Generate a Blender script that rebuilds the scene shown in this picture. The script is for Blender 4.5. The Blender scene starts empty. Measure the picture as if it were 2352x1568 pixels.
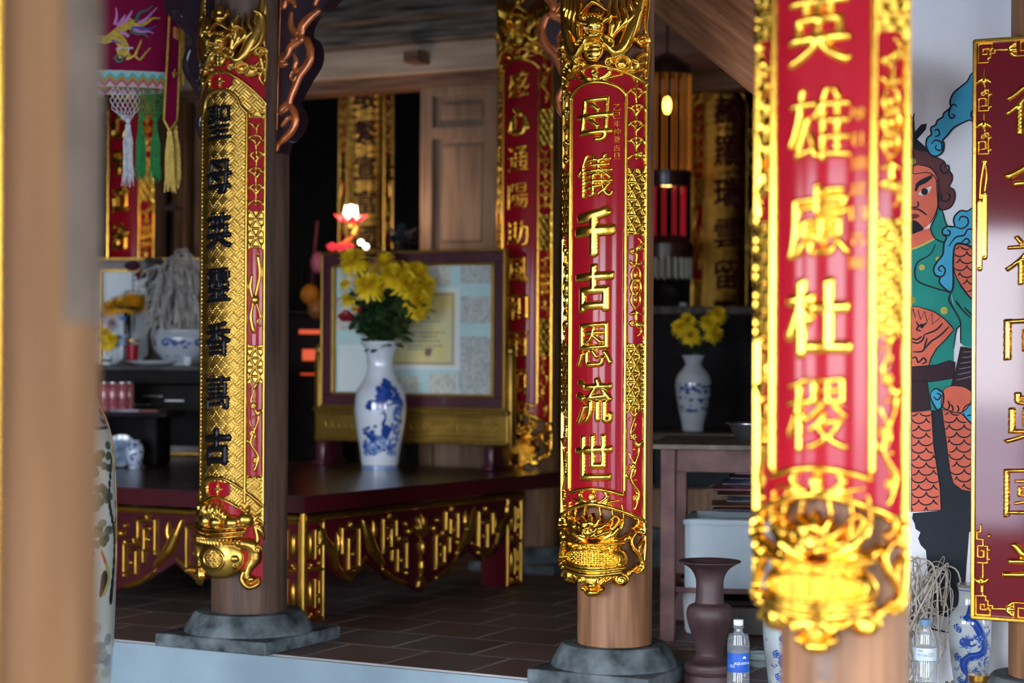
import bpy, bmesh, math, random
import numpy as np
from mathutils import Vector, Matrix
sc = bpy.context.scene
COL = sc.collection
R = math.radians
random.seed(7)
# ------------------------------------------------------------------ camera
F = 4400.0                      # focal length in pixels of the 2352-wide frame
HC = 0.98                       # eye height above the raised tile floor
ROLL, PITCH = R(0.3), math.atan(16 / F)
fw = Vector((0, math.cos(PITCH), math.sin(PITCH)))
up0 = Vector((0, -math.sin(PITCH), math.cos(PITCH)))
rt0 = Vector((1, 0, 0))
rt = rt0 * math.cos(ROLL) + up0 * math.sin(ROLL)
up = up0 * math.cos(ROLL) - rt0 * math.sin(ROLL)
CAM = Vector((0, 0, HC))
cd = bpy.data.cameras.new('camera')
cam = bpy.data.objects.new('camera', cd)
COL.objects.link(cam)
cam.matrix_world = Matrix(((rt.x, up.x, -fw.x, 0), (rt.y, up.y, -fw.y, 0), (rt.z, up.z, -fw.z, HC), (0, 0, 0, 1)))
cd.sensor_width = 36
cd.lens = 36 * F / 2352
cd.clip_end = 200
cd.dof.use_dof = True
cd.dof.focus_distance = 5.5
cd.dof.aperture_fstop = 2.3
sc.camera = cam
# ------------------------------------------------------------------ world, sun, exposure
w = bpy.data.worlds.new('world')
sc.world = w
w.use_nodes = True
nt = w.node_tree
bg = nt.nodes['Background']
tc = nt.nodes.new('ShaderNodeTexCoord')
sx = nt.nodes.new('ShaderNodeSeparateXYZ')
cr = nt.nodes.new('ShaderNodeValToRGB')
nt.links.new(tc.outputs['Generated'], sx.inputs[0])
nt.links.new(sx.outputs['Z'], cr.inputs[0])
nt.links.new(cr.outputs[0], bg.inputs[0])
cr.color_ramp.elements[0].position = 0.0
cr.color_ramp.elements[0].color = (0.86, 0.92, 1.0, 1)
cr.color_ramp.elements[1].position = 0.6
cr.color_ramp.elements[1].color = (0.55, 0.72, 1.0, 1)
bg.inputs[1].default_value = 31.0
sd = bpy.data.lights.new('sun', 'SUN')
sd.energy = 9.0
sd.angle = R(12)
sd.color = (1.0, 0.95, 0.88)
sun = bpy.data.objects.new('sun', sd)
COL.objects.link(sun)
sun.rotation_euler = (R(-42), 0, R(-12))
sc.view_settings.view_transform = 'Standard'
sc.view_settings.look = 'None'
sc.view_settings.exposure = -0.27
sc.view_settings.gamma = 1
sc.view_settings.use_curve_mapping = False

# ------------------------------------------------------------------ helpers: places
ANG = R(27.5)                    # the building is turned this much from the view
UD = Vector((math.cos(ANG), -math.sin(ANG), 0))    # along the front row, towards the right
VD = Vector((math.sin(ANG), math.cos(ANG), 0))     # into the building

def P(px, py, Z):
    return CAM + Z * (fw + rt * ((px - 1176) / F) - up * ((py - 784) / F))

def G(px, Z, z=0.0):
    """point at depth Z and height z seen at column px"""
    X = ((px - 1176) / F * Z - (z - HC) * math.sin(ROLL)) / math.cos(ROLL)
    return Vector((X, Z, z))

def onplane(px, py, q, n):
    d = fw + rt * ((px - 1176) / F) - up * ((py - 784) / F)
    return CAM + d * ((q - CAM).dot(n) / d.dot(n))

def floorpt(px, py, z=0.0):
    return onplane(px, py, Vector((0, 0, z)), Vector((0, 0, 1)))

# ------------------------------------------------------------------ helpers: materials
MATS = {}
def nodes(name):
    m = bpy.data.materials.new(name)
    m.use_nodes = True
    return m, m.node_tree, m.node_tree.nodes['Principled BSDF']

def mat(name, c, rough=0.5, metal=0.0, coat=0.0, var=0.0, scale=20.0, bump=0.0, bscale=60.0, emit=0.0, ecol=None, trans=0.0, ior=1.45, stretch=None, c2=None, spec=0.5, coatr=0.08):
    if name in MATS:
        return MATS[name]
    m, t, b = nodes(name)
    b.inputs['Base Color'].default_value = (*c, 1)
    b.inputs['Roughness'].default_value = rough
    b.inputs['Metallic'].default_value = metal
    b.inputs['Coat Weight'].default_value = coat
    b.inputs['Coat Roughness'].default_value = coatr
    b.inputs['IOR'].default_value = ior
    b.inputs['Specular IOR Level'].default_value = spec
    b.inputs['Transmission Weight'].default_value = trans
    if emit:
        b.inputs['Emission Color'].default_value = (*(ecol or c), 1)
        b.inputs['Emission Strength'].default_value = emit
    co = t.nodes.new('ShaderNodeTexCoord')
    mp = t.nodes.new('ShaderNodeMapping')
    t.links.new(co.outputs['Object'], mp.inputs[0])
    if stretch:
        mp.inputs['Scale'].default_value = stretch
    if var or c2:
        n = t.nodes.new('ShaderNodeTexNoise')
        n.inputs['Scale'].default_value = scale
        n.inputs['Detail'].default_value = 6
        t.links.new(mp.outputs[0], n.inputs['Vector'])
        r = t.nodes.new('ShaderNodeValToRGB')
        r.color_ramp.elements[0].position = 0.33
        r.color_ramp.elements[1].position = 0.68
        a = tuple(x * (1 - var) for x in c)
        r.color_ramp.elements[0].color = (*a, 1)
        r.color_ramp.elements[1].color = (*(c2 or tuple(min(1, x * (1 + var)) for x in c)), 1)
        t.links.new(n.outputs[0], r.inputs[0])
        t.links.new(r.outputs[0], b.inputs['Base Color'])
    if bump:
        n2 = t.nodes.new('ShaderNodeTexNoise')
        n2.inputs['Scale'].default_value = bscale
        n2.inputs['Detail'].default_value = 4
        t.links.new(mp.outputs[0], n2.inputs['Vector'])
        bp = t.nodes.new('ShaderNodeBump')
        bp.inputs['Strength'].default_value = bump
        bp.inputs['Distance'].default_value = 0.004
        t.links.new(n2.outputs[0], bp.inputs['Height'])
        t.links.new(bp.outputs[0], b.inputs['Normal'])
    MATS[name] = m
    return m

def glassmat(name, tint=(1, 1, 1), rough=0.02, gl=1.0, milk=0.0):
    """clear glass or plastic: transparent with a mirror-like fresnel coat"""
    if name in MATS:
        return MATS[name]
    m, t, b = nodes(name)
    out = t.nodes['Material Output']
    tr = t.nodes.new('ShaderNodeBsdfTransparent')
    tr.inputs[0].default_value = (*tint, 1)
    g = t.nodes.new('ShaderNodeBsdfGlossy')
    g.inputs['Roughness'].default_value = rough
    fr = t.nodes.new('ShaderNodeFresnel')
    fr.inputs[0].default_value = 1.45
    mu = t.nodes.new('ShaderNodeMath')
    mu.operation = 'MULTIPLY'
    mu.inputs[1].default_value = gl
    mx = t.nodes.new('ShaderNodeMixShader')
    ge = t.nodes.new('ShaderNodeNewGeometry')
    iv = t.nodes.new('ShaderNodeMath')
    iv.operation = 'SUBTRACT'
    iv.inputs[0].default_value = gl
    m2 = t.nodes.new('ShaderNodeMath')
    m2.operation = 'MULTIPLY'
    m2.inputs[1].default_value = gl
    t.links.new(ge.outputs['Backfacing'], m2.inputs[0])
    t.links.new(m2.outputs[0], iv.inputs[1])
    t.links.new(iv.outputs[0], mu.inputs[1])
    t.links.new(fr.outputs[0], mu.inputs[0])
    t.links.new(mu.outputs[0], mx.inputs[0])
    t.links.new(tr.outputs[0], mx.inputs[1])
    t.links.new(g.outputs[0], mx.inputs[2])
    if milk:
        df = t.nodes.new('ShaderNodeBsdfDiffuse')
        df.inputs[0].default_value = (0.8, 0.84, 0.87, 1)
        m3 = t.nodes.new('ShaderNodeMixShader')
        m3.inputs[0].default_value = milk
        t.links.new(mx.outputs[0], m3.inputs[1])
        t.links.new(df.outputs[0], m3.inputs[2])
        mx = m3
    t.links.new(mx.outputs[0], out.inputs[0])
    MATS[name] = m
    return m

def paintmat(name, rough=0.15, coat=0.6):
    """colours come from the painted pattern stored with the mesh"""
    if name in MATS:
        return MATS[name]
    m, t, b = nodes(name)
    a = t.nodes.new('ShaderNodeVertexColor')
    a.layer_name = 'paint'
    t.links.new(a.outputs[0], b.inputs['Base Color'])
    b.inputs['Roughness'].default_value = rough
    b.inputs['Coat Weight'].default_value = coat
    b.inputs['Coat Roughness'].default_value = 0.05
    MATS[name] = m
    return m

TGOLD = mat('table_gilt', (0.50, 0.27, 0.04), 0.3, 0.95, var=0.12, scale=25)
GOLD = mat('gold_leaf', (0.86, 0.47, 0.06), 0.2, 1.0, var=0.1, scale=30, bump=0.05, bscale=90)
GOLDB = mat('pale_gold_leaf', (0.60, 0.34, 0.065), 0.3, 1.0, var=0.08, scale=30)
GOLDD = mat('aged_gold', (0.36, 0.21, 0.04), 0.38, 0.9, var=0.15, scale=25)
RED = mat('red_lacquer', (0.33, 0.004, 0.013), 0.5, coat=0.36, var=0.08, scale=6, coatr=0.11, spec=0.1)
DRED = mat('dark_red_lacquer', (0.055, 0.002, 0.006), 0.4, coat=0.4, var=0.12, scale=6, coatr=0.07)
MAROON = mat('maroon_paint', (0.065, 0.010, 0.02), 0.45, coat=0.2, var=0.2, scale=8)
BLACKL = mat('black_lacquer', (0.006, 0.005, 0.007), 0.3, coat=0.12, spec=0.15)
BLACKW = mat('black_wood', (0.010, 0.008, 0.009), 0.6, var=0.3, scale=9, spec=0.12)
WOOD = mat('brown_wood', (0.20, 0.095, 0.045), 0.55, c2=(0.36, 0.19, 0.095), var=0.2, scale=7, stretch=(6, 6, 0.5), bump=0.25, bscale=18)
WOODL = mat('light_wood', (0.14, 0.058, 0.016), 0.75, c2=(0.195, 0.09, 0.03), var=0.1, scale=5, stretch=(5, 5, 0.35), bump=0.12, bscale=14)
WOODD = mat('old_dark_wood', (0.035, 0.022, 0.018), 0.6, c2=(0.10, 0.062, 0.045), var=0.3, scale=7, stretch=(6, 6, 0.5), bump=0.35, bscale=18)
WOODH = mat('brown_beam_wood', (0.17, 0.085, 0.05), 0.6, c2=(0.32, 0.18, 0.115), var=0.2, scale=6, stretch=(0.6, 7, 7), bump=0.25, bscale=16)
WOODP = mat('pale_beam_wood', (0.55, 0.42, 0.29), 0.6, c2=(0.75, 0.62, 0.46), var=0.1, scale=5, stretch=(0.5, 7, 7), bump=0.2, bscale=16)
WOODG = mat('weathered_grey_beam', (0.05, 0.042, 0.036), 0.7, c2=(0.30, 0.255, 0.215), var=0.3, scale=5, stretch=(0.7, 9, 9), bump=0.5, bscale=14)
STONE = mat('grey_stone', (0.025, 0.031, 0.033), 0.85, c2=(0.15, 0.175, 0.185), var=0.2, scale=14, bump=0.4, bscale=40, spec=0.2)
PLASTER = mat('white_plaster', (0.90, 0.90, 0.92), 0.7, var=0.02, scale=4, bump=0.15, bscale=120)
RISER = mat('white_step_paint', (0.27, 0.345, 0.39), 0.75, var=0.12, scale=3.5, spec=0.2)
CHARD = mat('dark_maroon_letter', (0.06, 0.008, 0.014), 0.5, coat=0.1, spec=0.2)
GREY = mat('grey_ash', (0.44, 0.41, 0.38), 0.85, var=0.3, scale=30)
YEL = mat('yellow_petal', (0.86, 0.60, 0.01), 0.6, var=0.12, scale=40)
LEAF = mat('dark_green_leaf', (0.022, 0.055, 0.018), 0.5, var=0.3, scale=30)
STEM = mat('green_stem', (0.05, 0.09, 0.02), 0.55)
PORC = mat('white_porcelain', (0.62, 0.66, 0.70), 0.12, coat=0.8)
STEEL = mat('dull_steel', (0.35, 0.35, 0.36), 0.3, 0.9, var=0.1)
PAINT = paintmat('painted_glaze')
PAINTM = paintmat('painted_matt', 0.6, 0.0)

# ------------------------------------------------------------------ helpers: meshes
def link(name, me, parent=None, m=None, smooth=True):
    if m is not None:
        me.materials.clear()
        me.materials.append(m)
    if smooth:
        me.polygons.foreach_set('use_smooth', [True] * len(me.polygons))
    o = bpy.data.objects.new(name, me)
    COL.objects.link(o)
    if parent is not None:
        o.parent = parent
    return o

def thing(name, label, cat, loc=(0, 0, 0), rz=0.0, group=None):
    o = bpy.data.objects.new(name, None)
    o.empty_display_size = 0.05
    COL.objects.link(o)
    o.location = loc
    o.rotation_euler = (0, 0, rz)
    return tag(o, label, cat, group)

def tag(o, label, cat, group=None, kind=None):
    o['label'] = label
    o['category'] = cat
    if group:
        o['group'] = group
    if kind:
        o['kind'] = kind
    return o

def struct(o):
    o['kind'] = 'structure'
    return o

def copy_thing(o, label=None, parent=None):
    c = o.copy()
    COL.objects.link(c)
    if parent is not None:
        c.parent = parent
    if label:
        c['label'] = label
    for ch in [x for x in COL.objects if x.parent == o]:
        copy_thing(ch, None, c)
    return c

class MB:
    def __init__(s):
        s.v, s.f = [], []
    def add(s, vs, fs):
        n = len(s.v)
        s.v += [tuple(x) for x in vs]
        s.f += [tuple(i + n for i in f) for f in fs]
        return s
    def box(s, c, d, rz=0.0, bev=0.0):
        x, y, z = (k / 2 for k in d)
        M = Matrix.Rotation(rz, 3, 'Z')
        b = min(bev, x * .9, y * .9, z * .9)
        if b <= 0:
            vs = [Vector(c) + M @ Vector((i * x, j * y, k * z)) for i in (-1, 1) for j in (-1, 1) for k in (-1, 1)]
            return s.add(vs, [(0, 1, 3, 2), (4, 6, 7, 5), (0, 4, 5, 1), (2, 3, 7, 6), (0, 2, 6, 4), (1, 5, 7, 3)])
        bm = bmesh.new()
        bmesh.ops.create_cube(bm, size=1)
        for q in bm.verts:
            q.co = Vector((q.co.x * d[0], q.co.y * d[1], q.co.z * d[2]))
        bmesh.ops.bevel(bm, geom=bm.edges[:], offset=b, segments=2, profile=0.5, affect='EDGES')
        bm.verts.index_update()
        vs = [Vector(c) + M @ q.co for q in bm.verts]
        fs = [[q.index for q in f.verts] for f in bm.faces]
        bm.free()
        return s.add(vs, fs)
    def tube(s, pts, r, seg=8, cap=True):
        pts = [Vector(p) for p in pts]
        n = len(pts)
        rr = [r] * n if not isinstance(r, (list, tuple)) else list(r)
        vs, fs = [], []
        ref = Vector((0, 0, 1))
        for i, p in enumerate(pts):
            d = (pts[min(i + 1, n - 1)] - pts[max(i - 1, 0)])
            if d.length < 1e-9:
                d = Vector((0, 0, 1))
            d.normalize()
            a = d.cross(ref if abs(d.dot(ref)) < 0.95 else Vector((1, 0, 0)))
            a.normalize()
            b = d.cross(a)
            for k in range(seg):
                t = 2 * math.pi * k / seg
                vs.append(p + (a * math.cos(t) + b * math.sin(t)) * rr[i])
        for i in range(n - 1):
            for k in range(seg):
                k2 = (k + 1) % seg
                fs.append((i * seg + k, i * seg + k2, (i + 1) * seg + k2, (i + 1) * seg + k))
        if cap:
            fs.append(tuple(range(seg))[::-1])
            fs.append(tuple((n - 1) * seg + k for k in range(seg)))
        return s.add(vs, fs)
    def lathe(s, prof, seg=40, c=(0, 0, 0), a0=0.0, a1=2 * math.pi, sx=1.0, sy=1.0):
        full = abs(a1 - a0 - 2 * math.pi) < 1e-6
        k = seg if full else seg + 1
        vs = []
        for r, z in prof:
            for i in range(k):
                t = a0 + (a1 - a0) * i / seg
                vs.append((c[0] + r * math.cos(t) * sx, c[1] + r * math.sin(t) * sy, c[2] + z))
        fs = []
        for j in range(len(prof) - 1):
            for i in range(seg):
                i2 = (i + 1) % k
                fs.append((j * k + i, j * k + i2, (j + 1) * k + i2, (j + 1) * k + i))
        if full:
            if prof[0][0] > 1e-5:
                fs.append(tuple(range(k))[::-1])
            if prof[-1][0] > 1e-5:
                fs.append(tuple((len(prof) - 1) * k + i for i in range(k)))
        return s.add(vs, fs)
    def ball(s, c, r, seg=14, rings=9, sz=1.0):
        return s.lathe([(max(1e-6, r * math.sin(math.pi * i / rings)), -r * sz * math.cos(math.pi * i / rings)) for i in range(rings + 1)], seg, c)
    def prism(s, pts, y0, y1):
        """outline in x,z extruded along y"""
        n = len(pts)
        vs = [(p[0], y0, p[1]) for p in pts] + [(p[0], y1, p[1]) for p in pts]
        fs = [tuple(range(n)), tuple(range(2 * n - 1, n - 1, -1))]
        fs += [(i, i + n, (i + 1) % n + n, (i + 1) % n) for i in range(n)]
        return s.add(vs, fs)
    def xf(s, M):
        s.v = [tuple(M @ Vector(p)) for p in s.v]
        return s
    def build(s, name, m, parent=None, smooth=True, angle=40):
        me = bpy.data.meshes.new(name)
        me.from_pydata(s.v, [], s.f)
        me.validate()
        bm = bmesh.new()
        bm.from_mesh(me)
        bmesh.ops.remove_doubles(bm, verts=bm.verts[:], dist=1e-6)
        bmesh.ops.recalc_face_normals(bm, faces=bm.faces[:])
        bm.to_mesh(me)
        bm.free()
        o = link(name, me, parent, m, smooth)
        if smooth:
            try:
                me.set_sharp_from_angle(angle=R(angle))
            except Exception:
                pass
        return o

def grid_mesh(name, X, Y, Z, keep=None, colors=None):
    """mesh of a (nv, nu) grid of points; keep = boolean (nv-1, nu-1) of faces kept"""
    nv, nu = X.shape
    idx = np.arange(nv * nu).reshape(nv, nu)
    q = np.stack([idx[:-1, :-1], idx[:-1, 1:], idx[1:, 1:], idx[1:, :-1]], -1)
    q = q[keep] if keep is not None else q.reshape(-1, 4)
    used, inv = np.unique(q, return_inverse=True)
    q = inv.reshape(-1, 4)
    co = np.stack([X.ravel(), Y.ravel(), Z.ravel()], -1)[used].astype(np.float32)
    me = bpy.data.meshes.new(name)
    me.vertices.add(len(co))
    me.vertices.foreach_set('co', co.ravel())
    me.loops.add(q.size)
    me.loops.foreach_set('vertex_index', q.ravel().astype(np.int32))
    me.polygons.add(len(q))
    me.polygons.foreach_set('loop_start', np.arange(0, q.size, 4, dtype=np.int32))
    if colors is not None:
        at = me.color_attributes.new('paint', 'FLOAT_COLOR', 'POINT')
        cc = np.concatenate([colors.reshape(-1, 3), np.ones((nv * nu, 1))], 1)[used]
        at.data.foreach_set('color', cc.astype(np.float32).ravel())
    me.update(calc_edges=True)
    me.validate()
    return me

def smooth_path(pts, n=8, closed=False):
    pts = [tuple(p) for p in pts]
    if len(pts) < 3:
        return [tuple(a + (b - a) * i / n for a, b in zip(pts[0], pts[-1])) for i in range(n + 1)]
    out = []
    L = len(pts)
    for i in range(L if closed else L - 1):
        g = (lambda k: pts[k % L]) if closed else (lambda k: pts[max(0, min(L - 1, k))])
        p0, p1, p2, p3 = g(i - 1), g(i), g(i + 1), g(i + 2)
        for k in range(n):
            t = k / n
            out.append(tuple(0.5 * ((2 * b) + (c - a) * t + (2 * a - 5 * b + 4 * c - d) * t * t + (3 * b - a - 3 * c + d) * t ** 3) for a, b, c, d in zip(p0, p1, p2, p3)))
    if not closed:
        out.append(pts[-1])
    return out

# ------------------------------------------------------------------ carved relief
SINK = -0.004
class Rel:
    """height field over a board: shapes are carved into it, then it is bent onto the board"""
    def __init__(s, u0, u1, v0, v1, res=0.002):
        s.u0, s.v0, s.res = u0, v0, res
        s.nu, s.nv = int(round((u1 - u0) / res)) + 1, int(round((v1 - v0) / res)) + 1
        s.u = u0 + np.arange(s.nu) * res
        s.v = v0 + np.arange(s.nv) * res
        s.H = np.full((s.nv, s.nu), SINK)
        s.U, s.V = np.meshgrid(s.u, s.v)
    def win(s, ua, ub, va, vb):
        i0, i1 = max(0, int((ua - s.u0) / s.res) - 1), min(s.nu, int((ub - s.u0) / s.res) + 3)
        j0, j1 = max(0, int((va - s.v0) / s.res) - 1), min(s.nv, int((vb - s.v0) / s.res) + 3)
        return (slice(j0, j1), slice(i0, i1)) if i1 > i0 and j1 > j0 else None
    def put(s, w, q, r, h, base, p):
        val = np.where(q < 1, base + h * np.maximum(0, 1 - q * q) ** p, -(q - 1) * r * 1.5)
        s.H[w] = np.maximum(s.H[w], np.maximum(val, SINK))
    def dome(s, cu, cv, rx, ry=None, h=0.01, rot=0.0, base=0.0, p=0.5):
        ry = ry or rx
        m = max(rx, ry) * 1.2 + 0.004
        w = s.win(cu - m, cu + m, cv - m, cv + m)
        if w is None:
            return s
        a, b = s.U[w] - cu, s.V[w] - cv
        c, d = math.cos(rot), math.sin(rot)
        q = np.sqrt(((a * c + b * d) / rx) ** 2 + ((-a * d + b * c) / ry) ** 2)
        s.put(w, q, min(rx, ry), h, base, p)
        return s
    def cap(s, a, b, ra, rb, ha, hb, base=0.0, p=0.5):
        r = max(ra, rb) + 0.005
        w = s.win(min(a[0], b[0]) - r, max(a[0], b[0]) + r, min(a[1], b[1]) - r, max(a[1], b[1]) + r)
        if w is None:
            return
        du, dv = b[0] - a[0], b[1] - a[1]
        L2 = du * du + dv * dv + 1e-12
        t = np.clip(((s.U[w] - a[0]) * du + (s.V[w] - a[1]) * dv) / L2, 0, 1)
        d = np.hypot(s.U[w] - a[0] - t * du, s.V[w] - a[1] - t * dv)
        rr = ra + (rb - ra) * t
        hh = ha + (hb - ha) * t
        q = d / rr
        val = np.where(q < 1, base + hh * np.maximum(0, 1 - q * q) ** p, -(d - rr) * 1.5)
        s.H[w] = np.maximum(s.H[w], np.maximum(val, SINK))
    def stroke(s, pts, r, h=0.006, base=0.0, n=6, closed=False, p=0.5, straight=False):
        pth = list(pts) if straight else smooth_path(pts, n, closed)
        if closed:
            pth.append(pth[0])
        L = len(pth)
        rs = r if isinstance(r, (list, tuple)) else [r]
        def rad(i):
            if len(rs) == 1:
                return rs[0]
            x = i / max(1, L - 1) * (len(rs) - 1)
            k = min(int(x), len(rs) - 2)
            return rs[k] + (rs[k + 1] - rs[k]) * (x - k)
        rm = max(rs)
        for i in range(L - 1):
            ra, rb = max(rad(i), 0.0007), max(rad(i + 1), 0.0007)
            s.cap(pth[i], pth[i + 1], ra, rb, h * (ra / rm) ** 0.6, h * (rb / rm) ** 0.6, base, p)
        return s
    def ring(s, cu, cv, rad, r, h=0.005, ry=None, base=0.0):
        ry = ry or rad
        s.stroke([(cu + rad * math.cos(2 * math.pi * k / 24), cv + ry * math.sin(2 * math.pi * k / 24)) for k in range(24)], r, h, base, straight=True, closed=True)
        return s
    def spiral(s, cu, cv, rad, turns=1.5, r=0.004, h=0.006, start=0.0, d=1, base=0.0):
        n = int(14 * turns) + 4
        pts = [(cu + rad * (1 - 0.85 * k / n) * math.cos(start + d * 2 * math.pi * turns * k / n), cv + rad * (1 - 0.85 * k / n) * math.sin(start + d * 2 * math.pi * turns * k / n)) for k in range(n + 1)]
        s.stroke(pts, [r, r * 1.1, r * 0.9], h, base, straight=True)
        return s
    def leaf(s, a, b, wd, h=0.006, bend=0.0, base=0.0):
        du, dv = b[0] - a[0], b[1] - a[1]
        m = ((a[0] + b[0]) / 2 - dv * bend, (a[1] + b[1]) / 2 + du * bend)
        s.stroke([a, m, b], [wd * 0.25, wd * 0.8, wd, wd * 0.7, 0.0005], h, base, n=6)
        return s
    def poly(s, pts, h, bev=0.003, base=0.0):
        us, vs = [p[0] for p in pts], [p[1] for p in pts]
        w = s.win(min(us), max(us), min(vs), max(vs))
        if w is None:
            return s
        U, V = s.U[w], s.V[w]
        ins = np.zeros(U.shape, bool)
        dd = np.full(U.shape, 9.0)
        n = len(pts)
        for i in range(n):
            a, b = pts[i], pts[(i + 1) % n]
            cnd = ((a[1] > V) != (b[1] > V)) & (U < (b[0] - a[0]) * (V - a[1]) / ((b[1] - a[1]) or 1e-12) + a[0])
            ins ^= cnd
            du, dv = b[0] - a[0], b[1] - a[1]
            t = np.clip(((U - a[0]) * du + (V - a[1]) * dv) / (du * du + dv * dv + 1e-12), 0, 1)
            dd = np.minimum(dd, np.hypot(U - a[0] - t * du, V - a[1] - t * dv))
        k = np.clip(dd / bev, 0, 1)
        val = np.where(ins, base + h * np.sqrt(1 - (1 - k) ** 2), -dd * 1.5)
        s.H[w] = np.maximum(s.H[w], np.maximum(val, SINK))
        return s
    def field(s, mask, h):
        s.H = np.where(mask, np.maximum(s.H, h), s.H)
        return s
    def cut(s, mask):
        s.H = np.where(mask, SINK, s.H)
        return s
    def mirror(s):
        s.H = np.maximum(s.H, s.H[:, ::-1])
        return s
    def mesh(s, name, fn, sink=None):
        H = s.H.copy()
        up_ = H > 0
        keep = up_[:-1, :-1] | up_[:-1, 1:] | up_[1:, 1:] | up_[1:, :-1]
        if sink is not None:
            H = np.where(H <= SINK + 1e-9, sink, H)
        X, Y, Z = fn(s.U, s.V, H)
        return grid_mesh(name, X, Y, Z, keep)

def bend(RB):
    return lambda U, V, H: (np.sin(U / RB) * (RB + H), -np.cos(U / RB) * (RB + H), V)
def flat(y=0.0):
    return lambda U, V, H: (U, y - H, V)

# ------------------------------------------------------------------ characters
_gc = {}
def edt(mask):
    n, m = mask.shape
    INF = 1e6
    f = np.where(mask, 0.0, INF)
    i = np.arange(n)
    D = (i[:, None] - i[None, :]) ** 2
    g = (D[:, :, None] + f[None, :, :]).min(1)
    j = np.arange(m)
    D2 = (j[:, None] - j[None, :]) ** 2
    return np.sqrt(np.stack([(D2 + g[r][None, :]).min(1) for r in range(n)]))

def text_tris(s):
    c = bpy.data.curves.new('t', 'FONT')
    c.body = s
    c.resolution_u = 4
    o = bpy.data.objects.new('t', c)
    COL.objects.link(o)
    bpy.context.view_layer.update()
    dg = bpy.context.evaluated_depsgraph_get()
    me = bpy.data.meshes.new_from_object(o.evaluated_get(dg))
    me.calc_loop_triangles()
    V = np.array([v.co[:2] for v in me.vertices]) if len(me.vertices) else np.zeros((0, 2))
    T = np.array([t.vertices[:] for t in me.loop_triangles])
    bpy.data.objects.remove(o)
    bpy.data.curves.remove(c)
    bpy.data.meshes.remove(me)
    return V, T

# a slanted brush: widths are measured in a space squeezed along one diagonal
_c, _s = math.cos(R(38)), math.sin(R(38))
NIB = np.array([[_c, -_s], [_s, _c]]) @ np.diag([0.84, 1.0]) @ np.array([[_c, _s], [-_s, _c]])
NIBI = np.linalg.inv(NIB)
def glyph_sdf(ch, N=72, fill=0.5, mx=0.1):
    """signed distance (in box units, positive inside) of a brush-like fattened character"""
    if (ch, N) in _gc:
        return _gc[(ch, N)]
    V, T = text_tris(ch)
    V = V.copy()
    V[:, 1] += 0.055 * V[:, 0]
    lo, hi = V.min(0), V.max(0)
    V = (V - lo) / (hi - lo)
    V[:, 1] += 0.035 * np.sin(np.pi * V[:, 0]) * (1 - V[:, 1])
    V = (V - 0.5) @ NIB.T + 0.5
    pad = N // 7
    n = N + 2 * pad
    xs = (np.arange(n) - pad + 0.0) / (N - 1)
    SS = 2
    g = np.zeros((n * SS, n * SS), bool)
    xs2 = (np.arange(n * SS) / SS - pad) / (N - 1)
    for t in T:
        a, b, c = V[t]
        lo_, hi_ = np.minimum(np.minimum(a, b), c), np.maximum(np.maximum(a, b), c)
        i0, i1 = np.searchsorted(xs2, lo_[0] - 1e-6), np.searchsorted(xs2, hi_[0] + 1e-6)
        j0, j1 = np.searchsorted(xs2, lo_[1] - 1e-6), np.searchsorted(xs2, hi_[1] + 1e-6)
        if i1 <= i0 or j1 <= j0:
            continue
        X, Y = np.meshgrid(xs2[i0:i1], xs2[j0:j1])
        d = (b[1] - c[1]) * (a[0] - c[0]) + (c[0] - b[0]) * (a[1] - c[1])
        if abs(d) < 1e-12:
            continue
        l1 = ((b[1] - c[1]) * (X - c[0]) + (c[0] - b[0]) * (Y - c[1])) / d
        l2 = ((c[1] - a[1]) * (X - c[0]) + (a[0] - c[0]) * (Y - c[1])) / d
        g[j0:j1, i0:i1] |= (l1 >= -1e-6) & (l2 >= -1e-6) & (l1 + l2 <= 1 + 1e-6)
    sd_ = (edt(~g) - edt(g)) / SS / (N - 1)
    # soften: rounded brush ends
    k = np.array([1, 4, 6, 4, 1.0])
    k /= k.sum()
    for _ in range(1):
        for ax in (0, 1):
            p_ = np.pad(sd_, [(2, 2) if a == ax else (0, 0) for a in (0, 1)], 'edge')
            sd_ = sum(k[q] * (p_[q:q + sd_.shape[0], :] if ax == 0 else p_[:, q:q + sd_.shape[1]]) for q in range(5))
    sd_ = sd_[::SS, ::SS]
    box = sd_[pad:-pad, pad:-pad]
    fill = fill * 0.76
    off = mx
    for o_ in np.linspace(0, mx, 11):
        if (box + o_ > 0).mean() >= fill:
            off = o_
            break
    off = min(off, (0.02 if N == 70 else 0.017 if N == 84 else 0.011) + 0.4 * max(0.0, 0.345 - (box > 0).mean()))   # dense characters keep their gaps
    _gc[(ch, N)] = (sd_ + off, xs)
    return _gc[(ch, N)]

def glyph_mesh(ch, cu, cv, wd, ht, hmax, fn, N=72, fill=0.5, mx=0.1):
    s, xs = glyph_sdf(ch, N, fill, mx)
    e = 0.1
    k = np.clip(s / e, 0, 1)
    H = np.where(s > 0, hmax * (0.22 * np.clip(s / 0.012, 0, 1) + 0.78 * np.sqrt(np.maximum(0, 1 - (1 - k) ** 2))), np.maximum(s * 0.12, SINK))
    a_, b_ = xs[None, :] - 0.5 + 0 * s, xs[:, None] - 0.5 + 0 * s
    U = cu + (NIBI[0, 0] * a_ + NIBI[0, 1] * b_) * wd
    V = cv + (NIBI[1, 0] * a_ + NIBI[1, 1] * b_) * ht
    up_ = s > 0
    keep = up_[:-1, :-1] | up_[:-1, 1:] | up_[1:, 1:] | up_[1:, :-1]
    X, Y, Z = fn(U, V, H)
    return grid_mesh('character', X, Y, Z, keep)

# ------------------------------------------------------------------ couplet boards
RB = 0.158          # outer radius of the curved boards
UW = 0.157          # half width along the arc
BEND = bend(RB)

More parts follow.
